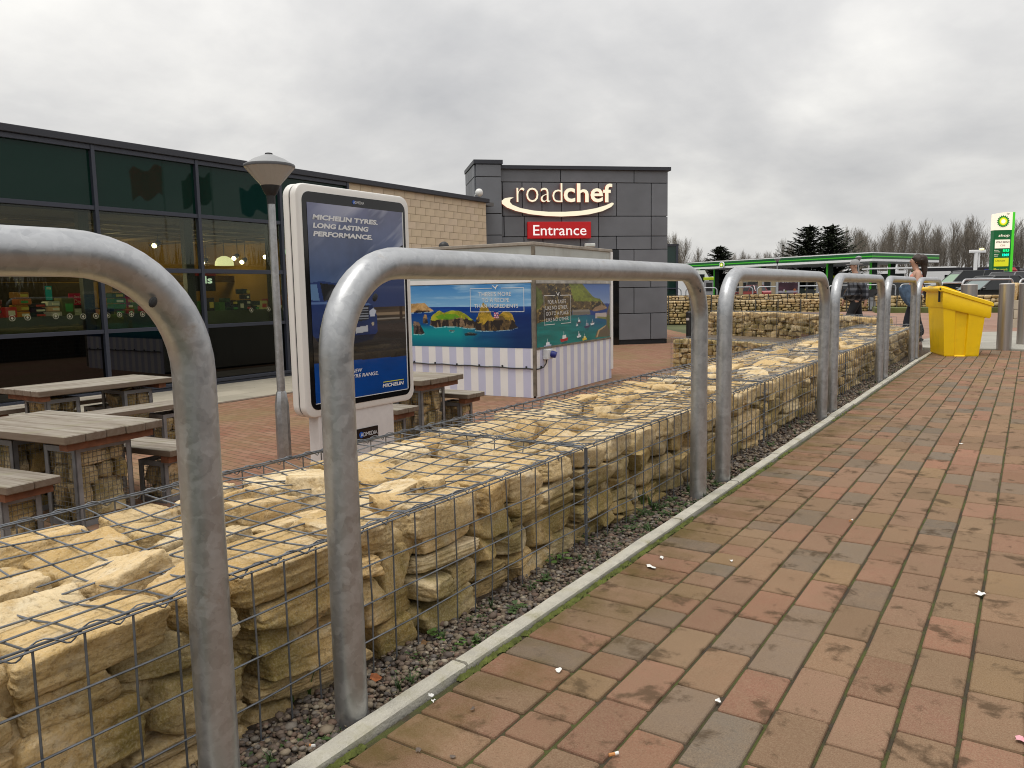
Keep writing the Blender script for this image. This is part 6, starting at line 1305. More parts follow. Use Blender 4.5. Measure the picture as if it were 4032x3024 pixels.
for k, u in enumerate((2790, 2906, 2924, 3018, 3070, 3190, 3232, 3290)):
    p = dep(u, 1120, 94+(k % 3)*5); r = thing('fuel_pump', 'grey fuel pump with dark face under the canopy', 'fuel pump', (p[0], p[1], 0), YAW, 'fuel pumps under the canopy'); MB().box((0, 0, 1.1), (1.0, .6, 2.2), bev=.04).build('cabinet', PGR, r); MB().box((0, -.31, 1.45), (.74, .04, 1.0)).build('face', BLK, r); MB().box((0, 0, 2.42), (1.1, .7, .34), bev=.04).build('header', M('pump_yellow', S(170, 190, 20), rough=.5, emit=S(170, 190, 20), estr=.1), r)
for u, col in ((2918, 0), (2992, 1), (3046, 1), (3128, 0)):
    p = dep(u, 1120, 80); o = MB().box((0, 0, .9), (.34, .34, 1.8), bev=.03).build('timber_post', M('timber_post', (.34, .27, .17), rough=.9), None, loc=(p[0], p[1], FG)); tag(o, 'pale square post on the filling station forecourt', 'post', 'pale posts on the forecourt')
p0, p1 = dep(2760, 1100, 132), dep(3560, 1100, 122); fs = thing('fuel_shop', 'low dark filling station shop with lit windows behind the pumps', 'building', (p0[0], p0[1], 0), math.atan2(p1[1]-p0[1], p1[0]-p0[0])); L = math.dist(p0[:2], p1[:2]); MB().box((L/2, 3, 1.6), (L, 6, 3.2)).build('walls', M('shop_dark', (.02, .028, .024), rough=.5), fs); MB().box((L/2, 2.9, 3.3), (L+.4, 6.8, .45)).build('fascia', WH, fs)
for k in range(9): x = L*(.06+.1*k); MB().box((x, -.03, 1.5), (L*.055, .08, 1.5)).build('window', M('lit_window', (.3, .28, .1), emit=(.75, .62, .22), estr=(.35)), fs)
p = dep(3160, 1096, 88); r = thing('lit_price_board', 'small yellow lit board hanging right of the festival poster', 'sign', p, YAW); MB().box((0, 0, 0), (.85, .2, .42), bev=.08).build('board', M('lit_yellow', S(250, 220, 130), emit=S(250, 220, 130), estr=.9), r)
for k, (u, v, d, lb) in enumerate(((3061, 1020, 62, 'distant lamp post with conical lantern left of the festival poster'), (3381, 1015, 58, 'distant lamp post with conical lantern beside the man in the grey cap'))):
    p = dep(u, v, d); lamp_post(lb, (p[0], p[1], 0), s=(p[2]+.15)/3.06, group='distant lamp posts')

# vehicles
TYRE = M('tyre', (.012, .012, .012), rough=.9); RIMM = M('wheel_rim', (.35, .35, .36), rough=.35, metal=.7); WGL = M('car_glass', (.010, .012, .014), rough=.04)
def wheels(r, xs, y, rad, wd=.22):
    for x in xs:
        for s in (-1, 1):
            w_ = MB().tube([(0, -wd/2, 0), (0, wd/2, 0)], rad, 20).build('wheel', TYRE, r, smooth=40, loc=(x, s*y, rad)); MB().tube([(0, s*wd*.51-.01, 0), (0, s*wd*.51+.01, 0)], rad*.62, 14).build('rim', RIMM, w_)
def car(label, loc, rz, col, L=4.4, W=1.78, H=1.46, suv=False, screen=None, group='parked cars', name='parked_car'):
    r = thing(name, label, 'car', loc, rz, group); pm = M('car_paint_%02x%02x%02x' % tuple(int(c*255) for c in col), col, rough=.3, coat=1.0); hb = H*.60
    prof = [(-L/2, .30), (-L/2+.06, hb*.80), (-L/2+.25, hb*.97), (-L*.20, hb+.02), (L*.17, hb), (L*.40, hb*.86), (L/2-.06, hb*.62), (L/2, .36), (L/2-.1, .24), (-L/2+.1, .22)]
    if suv: prof = [(-L/2, .35), (-L/2+.02, hb*.95), (-L*.2, hb+.03), (L*.2, hb), (L*.44, hb*.93), (L/2, hb*.66), (L/2, .38), (L/2-.1, .28), (-L/2+.1, .28)]
    n = len(prof); mb = MB()
    for sy, sc in ((-W/2+.06, .94), (-W/2, 1.0), (W/2, 1.0), (W/2-.06, .94)): mb.v += [(x*(1 if sc == 1 else .985), sy, .62+(z-.62)*sc) for x, z in prof]; mb.c += [(1, 1, 1)]*n
    for k in range(3): mb.f += [(k*n+(i+1) % n, k*n+i, (k+1)*n+i, (k+1)*n+(i+1) % n) for i in range(n)]
    mb.f += [tuple(range(n)), tuple(range(4*n-1, 3*n-1, -1))]; mb.mi = [0]*len(mb.f); mb.build('body', pm, r, smooth=30)
    a, b, c_, d_ = (-L*.30, -L*.20, L*.03, L*.20) if not suv else (-L*.47, -L*.42, L*.06, L*.22); b0, t0 = W*.47, W*.37
    V = [(a, -b0, hb), (d_, -b0, hb), (d_, b0, hb), (a, b0, hb), (b, -t0, H), (c_, -t0, H), (c_, t0, H), (b, t0, H)]; mb = MB(); mb.add(V, [(0, 1, 5, 4), (2, 3, 7, 6), (3, 0, 4, 7), (1, 2, 6, 5)]); mb.build('glasshouse', WGL, r)
    mb = MB(); mb.add([(d_+.012, -b0*.93, hb+.02), (d_+.012, b0*.93, hb+.02), (c_+.02, t0*.93, H-.03), (c_+.02, -t0*.93, H-.03)], [(0, 1, 2, 3)]); mb.build('windscreen', screen or WGL, r)
    mb = MB(); mb.box(((b+c_)/2, 0, H), (c_-b+.05, t0*2+.03, .05), bev=.02)
    for s in (-1, 1):
        mb.tube([(a, s*b0, hb), (b, s*t0, H)], .035, 5); mb.tube([(d_, s*b0, hb), (c_, s*t0, H)], .035, 5); mb.tube([((a+d_)/2-.1, s*b0, hb), ((b+c_)/2-.1, s*t0, H)], .035, 5)
    mb.build('roof', pm, r, smooth=30); wheels(r, (-L*.30, L*.31), W/2-.10, .32)
    for s in (-1, 1): MB().ell((L/2-.10, s*W*.34, hb*.72), (.10, .17, .08), 10, 6).build('headlight', M('headlight', (.55, .57, .6), rough=.1), r); MB().ell((-L/2+.06, s*W*.38, hb*.80), (.05, .12, .10), 10, 6).build('tail_light', M('tail_light', (.35, .01, .01), rough=.2), r); MB().box((d_-.10, s*(b0+.10), hb+.08), (.12, .16, .11), bev=.03).build('mirror', pm, r)
    MB().box((L/2-.005, 0, .52), (.02, .5, .11)).build('number_plate', M('plate_pale', (.6, .6, .55)), r); return r
SKYG = M('reflecting_screen', (.22, .28, .27), rough=.05, metal=.8); GRS = M('pale_green_screen', (.20, .34, .20), rough=.2)
p = dep(3890, 1150, 34); car('black car with a bright windscreen between the steel bollards', (p[0], p[1], .05), R_(215), (.012, .013, .014), H=1.45, screen=SKYG)
p = dep(3962, 1100, 44); car('grey estate car below the tall green sign, left of the red lorry', (p[0], p[1], .05), R_(240), (.12, .12, .125), L=4.6, H=1.75, suv=True)
p = dep(3790, 1100, 46); car('dark car with pale green screen above the yellow bin lid', (p[0], p[1], .10), R_(205), (.015, .018, .016), H=1.85, W=1.95, screen=GRS, suv=True)
p = dep(2962, 1160, 84); car('red car with lit tail under the canopy, left of the white lorry cab', (p[0], p[1], .05), R_(150), (.30, .02, .02))
p = dep(3330, 1160, 70); car('dark car behind the far hoops, left of the man', (p[0], p[1], .05), R_(180), (.03, .03, .035))
p = dep(3535, 1150, 60); car('charcoal car behind the far hoops, between the two walking people', (p[0], p[1], .05), R_(190), (.035, .035, .038), suv=True, H=1.6)
lr = thing('lorry', 'dark lorry with blue and maroon panels parked left of the tall green sign', 'lorry', (dep(3800, 1090, 78)[0], dep(3800, 1090, 78)[1], .05), R_(30)); MB().box((0, 0, 1.75), (9.0, 2.5, 2.1), bev=.05).build('box_body', M('lorry_dark', (.016, .016, .02), rough=.5), lr); MB().box((2.6, -1.27, 1.80), (2.9, .04, 1.6)).build('blue_panel', M('panel_blue', S(16, 50, 130), rough=.5), lr); MB().box((-2.8, -1.27, 1.70), (1.7, .04, 1.4)).build('maroon_panel', M('panel_maroon', S(58, 22, 34), rough=.5), lr); MB().box((5.2, 0, 1.45), (1.2, 2.4, 2.3), bev=.2).build('cab', M('lorry_cab', (.03, .03, .035), rough=.4), lr); wheels(lr, (-3, -1.8, 3.6, 5.2), 1.1, .5, .3); MB().box((-5.5, 0, 2.85), (8, 2.6, .12)).build('white_roof_edge', WH, lr)
rl = thing('lorry', 'red lorry half hidden behind the tall green sign at the right edge', 'lorry', (dep(4035, 1085, 75)[0], dep(4035, 1085, 75)[1], .05), R_(35)); MB().box((0, 0, 1.6), (5.5, 2.4, 1.1), bev=.05).build('flat_body', M('lorry_red', S(150, 20, 26), rough=.4), rl); MB().box((-2.2, 0, 2.1), (1.7, 2.3, 1.1), bev=.25).build('cab', MATS['lorry_red'], rl); wheels(rl, (-2, 1.5), 1.05, .5, .3)
wl = thing('lorry', 'white lorry cab seen through the pumps left of the festival poster', 'lorry', (dep(2978, 1120, 118)[0], dep(2978, 1120, 118)[1], 0), R_(20)); MB().prism([(-1.3, .9), (1.2, .9), (1.25, 2.0), (.9, 3.1), (.2, 3.6), (-1.3, 3.6)], -1.2, 1.2).build('cab', M('lorry_white', (.8, .8, .8), rough=.4), wl); MB().box((.55, -1.21, 2.4), (.9, .03, .7)).build('side_window', WGL, wl); MB().box((-5, 0, 1.0), (8, 2.4, .4)).build('chassis', BLK, wl); MB().box((-4, 0, 1.7), (4, 2.3, .9)).build('load', M('load_red', (.3, .02, .02)), wl); wheels(wl, (-6, -4.6, .1), 1.05, .5, .3)
for u, v0, v1, d, w_, lb in ((3390, 1083, 1120, 96, 2.4, 'white van behind the man in the checked jacket'), (2700, 1068, 1095, 96, 2.6, 'white van roof showing left of the canopy roundel'), (3668, 1072, 1110, 72, 1.5, 'small white kiosk cabinet seen under the arm of the last hoop')):
    p = dep(u, v1, d); zt = dep(u, v0, d)[2]; r = thing('van' if 'van' in lb else 'cabinet', lb, 'van' if 'van' in lb else 'cabinet', (p[0], p[1], FG), YAW); MB().prism([(-w_, .25), (w_, .25), (w_, zt*.75), (w_*.8, zt), (-w_, zt)], -.9, .9).build('body', M('lorry_white', (.8, .8, .8)), r); MB().box((w_*.62, -.91, zt*.72), (w_*.35, .02, zt*.28)).build('side_window', WGL, r)
    if 'van' in lb: wheels(r, (-w_*.6, w_*.6), .8, .33)
p = dep(3372, 1140, 60); r = thing('shrub', 'brown rounded shrub behind the far hoops right of the man', 'shrub', (p[0], p[1], FG)); mb = MB(); mb.ell((0, 0, .55), (.85, .6, .75), 16, 10); V = np.array(mb.v); mb.v = [tuple(q) for q in V+(fbm(V*5, 3)-.5)[:, None]*.4]; mb.build('crown', M('brown_twigs', (.07, .045, .028), rough=1, var=.5, vscale=12), r); MB().tube([(0, 0, 0), (0, 0, .3)], .08, 6).build('trunk', M('bark', (.06, .045, .03)), r)
# white goal-shaped lamp gantry
p = dep(3838, 1100, 58); zt = dep(3838, 993, 58)[2]; r = thing('floodlight_post', 'white T shaped post with a lit yellow lamp, left of the tall green sign', 'lamp post', (p[0], p[1], 0), YAW); MB().box((0, 0, zt/2), (.20, .20, zt), bev=.02).build('post', WH, r); MB().box((.10, 0, zt+.05), (1.15, .22, .22), bev=.03).build('arm', WH, r); MB().box((.24, 0, zt-.55), (.08, .1, 1.1)).build('brace', WH, r); MB().ell((.38, -.05, zt+.22), (.17, .12, .08), 12, 6).build('lamp', M('yellow_lamp', (1, .9, .4), emit=(1, .85, .3), estr=1.6), r)

# tall price sign
p = dep(3905, 1085, 62); q = dep(3972, 1080, 62); tp = thing('price_sign', 'tall lit green filling station sign with rosette and fuel prices at the right edge', 'sign', (p[0], p[1], 0), YAW-R_(4)); TW = math.dist(p[:2], q[:2]); tz = lambda v: dep(3940, v, 62)[2]; ztop = tz(836)
GLIT = M('sign_green', S(0, 92, 44), rough=.4, emit=S(0, 92, 44), estr=.30); CLIT = M('sign_cream', S(250, 236, 214), rough=.4, emit=S(250, 236, 214), estr=.55); SLIT = M('sign_side_green', S(70, 200, 40), rough=.4, emit=S(70, 200, 40), estr=.45)
MB().box((TW/2, .25, tz(906)/2), (TW, .5, tz(906)), bev=.02).build('green_body', GLIT, tp); pts = [(0, tz(906)), (TW, tz(906)), (TW, ztop)]+[(TW*(1-k/8), ztop+.05*math.sin(math.pi*k/8)-.12*k/8) for k in range(1, 9)]; MB().prism(pts, -.01, .5).build('white_head', CLIT, tp); MB().box((TW+.10, .25, ztop/2), (.20, .52, ztop), bev=.02).build('side_light', SLIT, tp)
mb = MB(); sunburst(mb, -.03, TW*.37); mb.v = [(a+TW*.48, b, c+tz(872)) for a, b, c in mb.v]; mb.build('rosette', SB, tp)
def tbox(a, b, v0, v1, nm, mt, y=-.02): MB().box((TW*(a+b)/2, y, (tz(v0)+tz(v1))/2), (TW*(b-a), .04, tz(v0)-tz(v1)), bev=.01).build(nm, mt, tp)
tbox(.08, .92, 944, 978, 'cream_panel', CLIT); tbox(.08, .90, 1016, 1049, 'yellow_panel', M('sign_yellow', S(216, 214, 30), emit=S(216, 214, 30), estr=.4)); tbox(.06, .92, 1071, 1086, 'blue_panel', M('sign_blue', S(14, 30, 120), emit=S(14, 30, 120), estr=.3))
mb = MB(); put_text(mb, 'bp', TW*.66, TW*.82, tz(845), tz(838), -.02, cap='b'); mb.build('lettering', DG, tp)
mb = MB(); put_text(mb, 'shop', TW*.25, TW*.86, tz(932), tz(922), -.03, shear=.25, cap='h', bold=.01); put_text(mb, 'Main', TW*.06, TW*.30, tz(988), tz(984), -.03, cap='M'); put_text(mb, 'unleaded', TW*.06, TW*.38, tz(993), tz(989.5), -.03, cap='d'); put_text(mb, 'Main', TW*.06, TW*.30, tz(1004), tz(1000), -.03, cap='M'); put_text(mb, 'diesel', TW*.06, TW*.27, tz(1010), tz(1006), -.03, cap='d'); put_text(mb, 'AdBlue', TW*.22, TW*.72, tz(1082), tz(1074), -.05, shear=.2, cap='A'); mb.build('lettering', CLIT, tp)
mb = MB(); put_text(mb, 'WILD BEAN', TW*.12, TW*.88, tz(957), tz(950), -.045, bold=.03, cap='W'); put_text(mb, 'Ultimate', TW*.14, TW*.68, tz(1030), tz(1023), -.045, shear=.2, cap='U'); mb.build('lettering', M('sign_brown', (.05, .02, .015)), tp); mb = MB(); put_text(mb, 'Cafe', TW*.36, TW*.64, tz(970), tz(961), -.045, shear=.3, cap='f'); mb.build('lettering', M('sign_red', (.35, .06, .02)), tp)
mb = MB(); put_text(mb, 'BPme rewards', TW*.08, TW*.86, tz(1065), tz(1056), -.03, cap='B', bold=.01); mb.build('lettering', M('sign_yellow_text', S(210, 210, 60), emit=S(210, 210, 60), estr=.4), tp)
mb = MB(); put_text(mb, '119.9', TW*.55, TW*.90, tz(992), tz(982), -.03, cap='1', bold=.05); mb.build('price_digits', M('led_green', (0, 1, .3), emit=(.0, 1.0, .25), estr=1.1), tp); mb = MB(); put_text(mb, '124.9', TW*.53, TW*.90, tz(1009), tz(999), -.03, cap='1', bold=.05); mb.build('price_digits', M('led_cyan', (0, 1, .7), emit=(.0, 1.0, .6), estr=1.1), tp)

# cream block wall with rubble on top, right edge
p = dep(3962, 1285, 20.6); bw = thing('block_wall', 'cream block wall topped with a rubble cage behind the bollards', 'wall', (p[0], p[1], 0), R_(12)); zt0 = dep(3975, 1183, 20.6)[2]
MB().box((2.5, .5, zt0/2), (4.98, .9, zt0)).build('core', M('block_mortar', (.34, .28, .20)), bw); rh = zt0/3
CB = [M('cream_block_%d' % k, (.50*q, .455*q, .35*q), rough=.9, var=.1, vscale=6) for k, q in enumerate((1, .94, 1.05))]
for i in range(3):
    x = -.15*(i % 2)
    while x < 4.95:
        a, b = max(0, x), min(x+.30, 5)
        if b-a > .04: MB().box(((a+b)/2, .03, rh*(i+.5)), (b-a-.008, .1, rh-.008), bev=.006).build('block', random.choice(CB), bw)
        if b-a > .04 and a == 0: MB().box((.03, .5, rh*(i+.5)), (.1, .88, rh-.01), bev=.006).build('block', random.choice(CB), bw)
        x += .30
for lay, (z0, hh) in enumerate(((zt0, .22), (zt0+.20, .24))):
    x = .05
    while x < 4.8: w_ = random.uniform(.2, .34); place_stone(bw, (x+w_/2, .22, z0+hh/2), (w_*1.1, .34, hh*1.1), 6); place_stone(bw, (x+w_/2, .62, z0+hh/2), (w_*1.1, .4, hh*1.1), 6); x += w_

# ---------------------------------------------------------------- trees
BARK = M('winter_bark', (.18, .155, .125), rough=1, var=.3, vscale=3)
def bare_tree(seed, H=13.0, up=.80, n1=30):
    rg = random.Random(seed); mb = MB()
    def br(p, d, L, r, lv):
        n = 4 if lv < 2 else 3; pts = [p]; q = Vector(p); dd = Vector(d)
        for i in range(n): dd = (dd+Vector((rg.gauss(0, .10), rg.gauss(0, .10), .07 if lv else .02))).normalized(); q = q+dd*(L/n); pts.append(tuple(q))
        mb.tube(pts, [r*(1-.75*i/n) for i in range(n+1)], 3 if lv else 5, caps=False)
        if lv >= 3: return
        k = n1 if lv == 0 else (7 if lv == 1 else 4)
        for i in range(k):
            t = .16+.82*(i+rg.random())/k; f = t*n; a = int(min(f, n-1)); P = Vector(pts[a]).lerp(Vector(pts[a+1]), f-a); az = rg.uniform(0, 6.28); sp = rg.uniform(.22, .55)+(.15 if lv else 0)
            side = Vector((math.cos(az), math.sin(az), 0)); nd = (Vector((0, 0, 1))*up+side*sp+dd*.35).normalized(); LL = (L*(.46*(1-t)+.13) if lv == 0 else L*rg.uniform(.4, .6)); br(tuple(P), tuple(nd), LL, max(.014, r*(1-.7*t)*(.42 if lv == 0 else .55)), lv+1)
    br((0, 0, 0), (0, 0, 1), H, .19, 0); return mb
TREES = []
for s in range(6):
    mb = bare_tree(40+s, H=random.uniform(11.5, 14), n1=30); tm = MB(); tm.tube([(0, 0, -.3), (0.03, .02, 3.0)], [.24, .17], 7, caps=False); TREES.append((mb.mesh('crown', BARK), tm.mesh('trunk', BARK)))
def tree(u, vtop, d, k):
    p = dep(u, 1110, d); zt = dep(u, vtop, d)[2]; s = zt/13.0; r = thing('bare_tree', 'tall bare upright winter tree '+('beside the grey tower' if u < 2720 else 'left of the small conifer' if u < 2836 else 'between the two conifers' if u < 3200 else 'right of the large conifer, above the canopy' if u < 3480 else 'between the large conifer and the canopy end' if u < 3700 else 'between the canopy end and the tall green sign' if u < 3915 else 'around the tall green sign'), 'tree', (p[0], p[1], 0), random.uniform(0, 6.28), 'bare winter trees behind the filling station'); c, t = TREES[k % 6]; o = link('crown', c, r); o.scale = (s*random.uniform(.85, 1.15), s*random.uniform(.85, 1.15), s); o = link('trunk', t, r); o.scale = (s, s, s)
k = 0
prof = [(2610, 905), (2650, 910), (2690, 985), (2740, 985), (2790, 985), (2860, 985), (2900, 980), (2960, 985), (3010, 1000), (3060, 985), (3110, 950), (3290, 900), (3350, 885), (3400, 895), (3440, 905), (3480, 890), (3530, 878), (3580, 872), (3630, 885), (3680, 880), (3730, 875), (3780, 868), (3830, 865), (3880, 868), (3930, 880), (3980, 890), (4030, 880), (4090, 880)]
for u, v in prof:
    for j in range(3):
        d = random.uniform(118, 175); tree(u+random.uniform(-26, 26), v+random.uniform(8, 70), d, k); k += 1
# brush at the foot of the wood
mb = MB(); V = []; F = []
for i in range(5200):
    u = random.uniform(2560, 4150); d = random.uniform(150, 190); p = dep(u, 1110, d); h = random.uniform(1.0, 4.0)*(1.0 if u > 3250 else .6); w_ = random.uniform(.03, .10); a = random.uniform(0, 3.14); lx, ly = random.gauss(0, .5), random.gauss(0, .5); b = len(V); V += [(p[0]-w_*math.cos(a), p[1]-w_*math.sin(a), 0), (p[0]+w_*math.cos(a), p[1]+w_*math.sin(a), 0), (p[0]+lx, p[1]+ly, h)]; F.append((b, b+1, b+2))
o = link('undergrowth', np_mesh('undergrowth', V, F, M('brush_brown', (.075, .058, .04), rough=1))); tag(o, kind='stuff')
NEED = M('conifer_needles', (.030, .042, .018), rough=.9, var=.5, vscale=1.2)
def conifer(label, u, vtop, d, wid, tiers=16, twin=False):
    p = dep(u, 1100, d); H = dep(u, vtop, d)[2]; r = thing('conifer_tree', label, 'tree', (p[0], p[1], 0)); rg = random.Random(int(u)); V = []; F = []
    def spire(ox, oy, H, R0):
        nb = 300
        for i in range(nb):
            t = (i+rg.random())/nb; z = H*(.10+.86*t); Lb = (R0*.8*(1-t)**.58+.25)*rg.uniform(.55, 1.2); a = rg.uniform(0, 6.28); rise = rg.uniform(.10, .55)
            n_ = int(14+Lb*12)
            for j in range(n_):
                s = (j+rg.random())/n_; q = Lb*s; x, y = ox+q*math.cos(a), oy+q*math.sin(a); zz_ = z+q*rise*(s-.35); L = rg.uniform(.25, .62)*(1.15-.5*s); b = a+rg.gauss(0, .9); dx, dy = math.cos(b)*L, math.sin(b)*L; w_ = .19; n = len(V)
                V.extend([(x+w_*math.sin(b), y-w_*math.cos(b), zz_), (x-w_*math.sin(b), y+w_*math.cos(b), zz_+.06), (x+dx, y+dy, zz_+rg.uniform(-.35, .30)*L+.1*L)]); F.append((n, n+1, n+2))
        for j in range(60): a = rg.uniform(0, 6.28); z = H*(.9+.10*rg.random()); n = len(V); V.extend([(ox-.06, oy, z-.2), (ox+.06, oy, z-.2), (ox+.35*math.cos(a)*(1.02*H-z), oy+.35*math.sin(a)*(1.02*H-z), z+.1)]); F.append((n, n+1, n+2))
    spire(-(1.5 if twin else 0), 0, H*.985, wid)
    if twin: spire(1.5, .3, H*.98, wid)
    link('crown', np_mesh('crown', V, F, NEED), r); tm = MB(); tm.tube([(0, 0, -.2), (0, 0, H*.9)], [.22, .03], 7)
    if twin: tm.tube([(2.0, .3, -.2), (2.0, .3, H*.9)], [.2, .03], 7)
    tm.build('trunk', BARK, r)
conifer('large dark twin topped conifer above the filling station canopy', 3228, 876, 112, 7.2, twin=True)
conifer('small dark conifer above the left end of the canopy', 2836, 962, 118, 4.6)

# flags and a silver car on the car park side, mirrored by the glazing
for k, (u, v, lb, col) in enumerate(((640, 655, 'bright red flag on a tall pole, reflected in the glazing', (.85, .05, .03)), (832, 684, 'dull red flag on a tall pole, second in the glazing reflection', (.25, .02, .04)), (1050, 730, 'navy flag on a tall pole, reflected beside the lamp post', (.06, .06, .22)))):
    rr = ray(u, v); t = (2*XF-9.0)/rr[0]; y, z = rr[1]*t, EYE+rr[2]*t; r = thing('flag_pole', lb, 'flag', (9.0, y, 0), 0, 'flag poles in the car park'); MB().tube([(0, 0, 0), (0, 0, z+.25)], [.06, .035], 8).build('pole', M('pole_white', (.7, .7, .7)), r); n, m_ = 12, 6; V = []; 
    for i in range(n+1):
        for j in range(m_+1): V.append((.10*math.sin(i*.9+j*.3+k), -1.75*i/n*(1-.08*j/m_), z-.05-1.35*j/m_-.35*(i/n)**1.5+.16*math.sin(i*.8+k*2)))
    mb = MB(); mb.add(V, [(i*(m_+1)+j, (i+1)*(m_+1)+j, (i+1)*(m_+1)+j+1, i*(m_+1)+j+1) for i in range(n) for j in range(m_)]); mb.build('flag', M('flag_cloth_%d' % k, col, rough=.9), r)
rr = ray(1010, 1150); t = (2*XF-5.6)/rr[0]; car('silver car parked in the car park, seen as a reflection in the shop glazing', (5.6, rr[1]*t+1.2, 0), A90, (.45, .46, .46), H=1.42, group=None)
tag(sheet('car_park', [(3.3, -40), (70, -40), (70, 44), (12.2, 44), (12.2, 18.5), (4.2, 16)], -.02, M('car_park_tarmac', (.07, .07, .07), rough=.9, var=.2, vscale=.8)))
mb = MB(); V = []; F = []
for i in range(9000):
    x = random.uniform(38, 48); y = random.uniform(-30, 60); h = random.uniform(1.5, 5.5)+1.5*math.sin(y*.35)+1.0*math.sin(y*.9); a = random.uniform(0, 3.1); w_ = random.uniform(.06, .25); b = len(V); V += [(x-w_*math.cos(a), y-w_*math.sin(a), 0), (x+w_*math.cos(a), y+w_*math.sin(a), 0), (x+random.gauss(0, .6), y+random.gauss(0, .6), h)]; F.append((b, b+1, b+2))
o = link('hedge_brush', np_mesh('hedge_brush', V, F, M('brush_brown', (.075, .058, .04)))); tag(o, kind='stuff')

# ---------------------------------------------------------------- weeds, leaves, litter
LEAF = M('weed_green', (.070, .135, .022), rough=.6, var=.4, vscale=30); LEAFD = M('weed_dark', (.045, .085, .020), rough=.6, var=.4, vscale=30)
def weed_geo(mb, x, y, z, s, kind, mi=0):
    n = {'blade': 16, 'leaf': 11, 'mat': 22}[kind]
    for k in range(n):
        a = random.uniform(0, 6.28)
        if kind == 'blade':
            L = s*random.uniform(.6, 1.3); w = .0028; lean = random.uniform(.2, .7); d = (math.cos(a), math.sin(a)); pts = [(x+d[0]*L*lean*t*t+random.gauss(0, .004), y+d[1]*L*lean*t*t, z+L*t*(1-.25*t*lean)) for t in (0, .4, .75, 1)]; V = []
            for i, p in enumerate(pts): ww = w*(1-.9*i/3); V += [(p[0]-d[1]*ww, p[1]+d[0]*ww, p[2]), (p[0]+d[1]*ww, p[1]-d[0]*ww, p[2])]
            mb.add(V, [(0, 1, 3, 2), (2, 3, 5, 4), (4, 5, 7, 6)], mi)
        else:
            R = s*random.uniform(.15, .9)*(1.5 if kind == 'mat' else 1); L = s*random.uniform(.35, .6)*(.5 if kind == 'mat' else 1); w = L*.32; px, py = x+math.cos(a)*R*.5, y+math.sin(a)*R*.7; pz = z+random.uniform(.2, .8)*s*(.35 if kind == 'mat' else .7); b = a+random.gauss(0, .5); dx, dy = math.cos(b), math.sin(b); rise = random.uniform(-.1, .5)*L
            mb.add([(px, py, pz), (px+dx*L*.3-dy*w*.7, py+dy*L*.3+dx*w*.7, pz+rise*.4), (px+dx*L*.7-dy*w, py+dy*L*.7+dx*w, pz+rise*.8), (px+dx*L, py+dy*L, pz+rise*.6), (px+dx*L*.7+dy*w, py+dy*L*.7-dx*w, pz+rise*.8), (px+dx*L*.3+dy*w*.7, py+dy*L*.3-dx*w*.7, pz+rise*.4)], [(0, 1, 5), (1, 2, 4, 5), (2, 3, 4)], mi)
            mb.add([(x, y, z), (px, py, pz), (px+.002, py+.002, pz)], [(0, 1, 2)], mi)
for u, v, s, kd, lb in ((1150, 2760, .15, 'blade', 'grass tuft between the first two hoops at the foot of the rubble cage'), (1728, 2512, .055, 'leaf', 'small round leaved weed in the gravel below the first cage'), (1845, 2545, .05, 'leaf', 'small bright weed against the concrete edging, nearest one to the camera'), (2185, 2225, .085, 'leaf', 'broad leaved weed just left of the tied cage joint'), (2300, 2135, .07, 'mat', 'dark leafy weed at the foot of the tied cage joint'), (2290, 2315, .06, 'mat', 'low weed spreading over the edge of the concrete strip below the tied joint'), (2530, 2000, .12, 'blade', 'tall grass tuft beside the right leg of the second hoop'), (2470, 2095, .085, 'mat', 'largest leafy weed patch, left of the second hoop right leg')):
    p = onz(u, v, -.018); r = thing('weed', lb, 'weed', p); mb = MB(); weed_geo(mb, 0, 0, 0, s, kd)
    if kd != 'leaf': weed_geo(mb, .02, .05, 0, s*.7, kd)
    mb.build('leaves', LEAF if kd != 'mat' else LEAFD, r)
mb = MB()
for i in range(210):
    y = random.choice((random.uniform(2.2, 13), random.gauss(3.6, .5), random.gauss(4.4, .5), random.uniform(1.0, 3.0))); 
    if y < .9: continue
    weed_geo(mb, random.uniform(-1.64, -1.47), y, -.02, random.uniform(.02, .055), random.choice(('mat', 'leaf', 'blade')))
tag(mb.build('weeds', LEAFD), kind='stuff')
PAPER = M('white_paper', (.75, .74, .70), rough=.8)
def scrap(label, u, v, s, cat='litter', name='paper_scrap', z=.003, asp=1.0, mat=None):
    p = onz(u, v, z); rg = random.Random(u); n = 9; a0 = rg.uniform(0, 6); V = [(0, 0, .004)]
    for k in range(n): a = 2*math.pi*k/n; q_ = s*rg.uniform(.45, 1.1); x, y = q_*math.cos(a)*asp, q_*math.sin(a); V.append((x*math.cos(a0)-y*math.sin(a0), x*math.sin(a0)+y*math.cos(a0), rg.uniform(0, .008)))
    mb = MB(); mb.add(V, [(0, 1+k, 1+(k+1) % n) for k in range(n)]); o = mb.build(name, mat or PAPER, None, loc=p); tag(o, label, cat, 'scraps of litter on the footway')
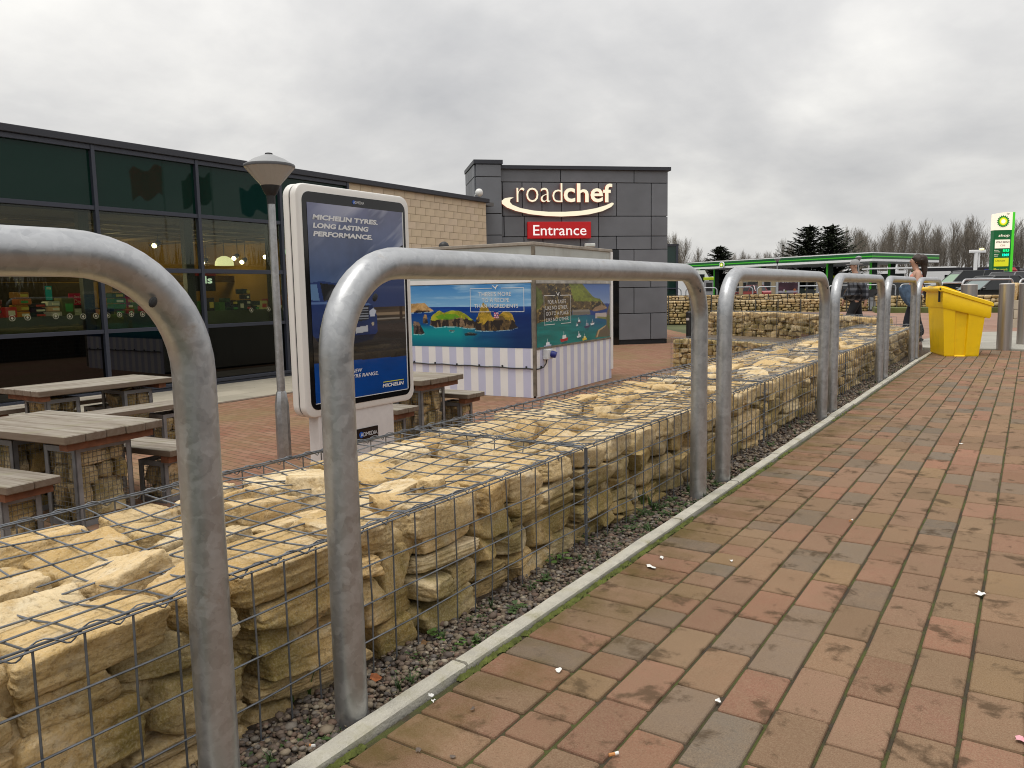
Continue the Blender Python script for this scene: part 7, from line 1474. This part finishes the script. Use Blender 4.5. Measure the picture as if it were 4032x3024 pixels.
for a in (('torn white paper scrap on the pavers right of the second hoop left leg', 1697, 2738, .011), ('white paper flake in the joint below the torn scrap', 1706, 2762, .008), ('crumpled white scrap on the second row of pavers', 2201, 2643, .014), ('long white scrap lying on the edge pavers', 2568, 2235, .020), ('white flake beside the long white scrap', 2606, 2199, .011), ('white feather shaped scrap on the right hand pavers', 3862, 2340, .020), ('white chip at the bottom middle of the pavers', 2830, 2762, .010), ('pink and white wrapper at the right edge of the pavers', 4020, 2915, .020), ('white scrap at the paver end below the grey pavers', 2880, 2209, .010), ('white scrap halfway up the footway', 3785, 1748, .014), ('white scrap in the gravel at the foot of the third hoop', 3260, 1628, .018), ('white flake beside the concrete edging near the far hoops', 2918, 1870, .016)): scrap(*a, asp=1.6 if 'long' in a[0] or 'feather' in a[0] else 1.0, mat=M('pink_wrapper', (.7, .32, .36), rough=.5) if 'pink' in a[0] else None)
scrap('orange brown dead leaf at the foot of the second hoop left leg', 1475, 2672, .028, 'leaf', 'dead_leaf', -.012, mat=M('dead_leaf_orange', (.30, .095, .03), rough=.7, var=.4, vscale=40)); scrap('crumpled brown leaf in the gravel below the first cage', 1672, 2535, .024, 'leaf', 'dead_leaf', -.012, mat=M('dead_leaf_brown', (.20, .11, .045), rough=.8, var=.4, vscale=40))
for lb, u, v, z, a in (('cigarette end with orange tip in the gravel by the nearest hoop', 1222, 2941, -.010, .35), ('tan cigarette end on the pavers at the bottom edge', 2415, 2975, .006, .9), ('white cigarette end in a paver joint halfway up the footway', 3350, 2052, .006, 1.2)):
    p = onz(u, v, z); r = thing('cigarette_end', lb, 'cigarette end', p, a); MB().tube([(-.012, 0, .004), (.004, 0, .004)], .0042, 8).build('filter', M('filter_tan', (.50, .22, .07), rough=.8), r); MB().tube([(.004, 0, .004), (.014, 0, .005)], .0042, 8).build('paper', PAPER, r)
for u, v in ((1860, 2795), (1550+230, 2980), (1650, 2957)): scrap('small dark stone lying on the nearest pavers', u, v, .009, 'pebble', 'loose_stone', .003, mat=M('loose_stone', (.12, .09, .07)))
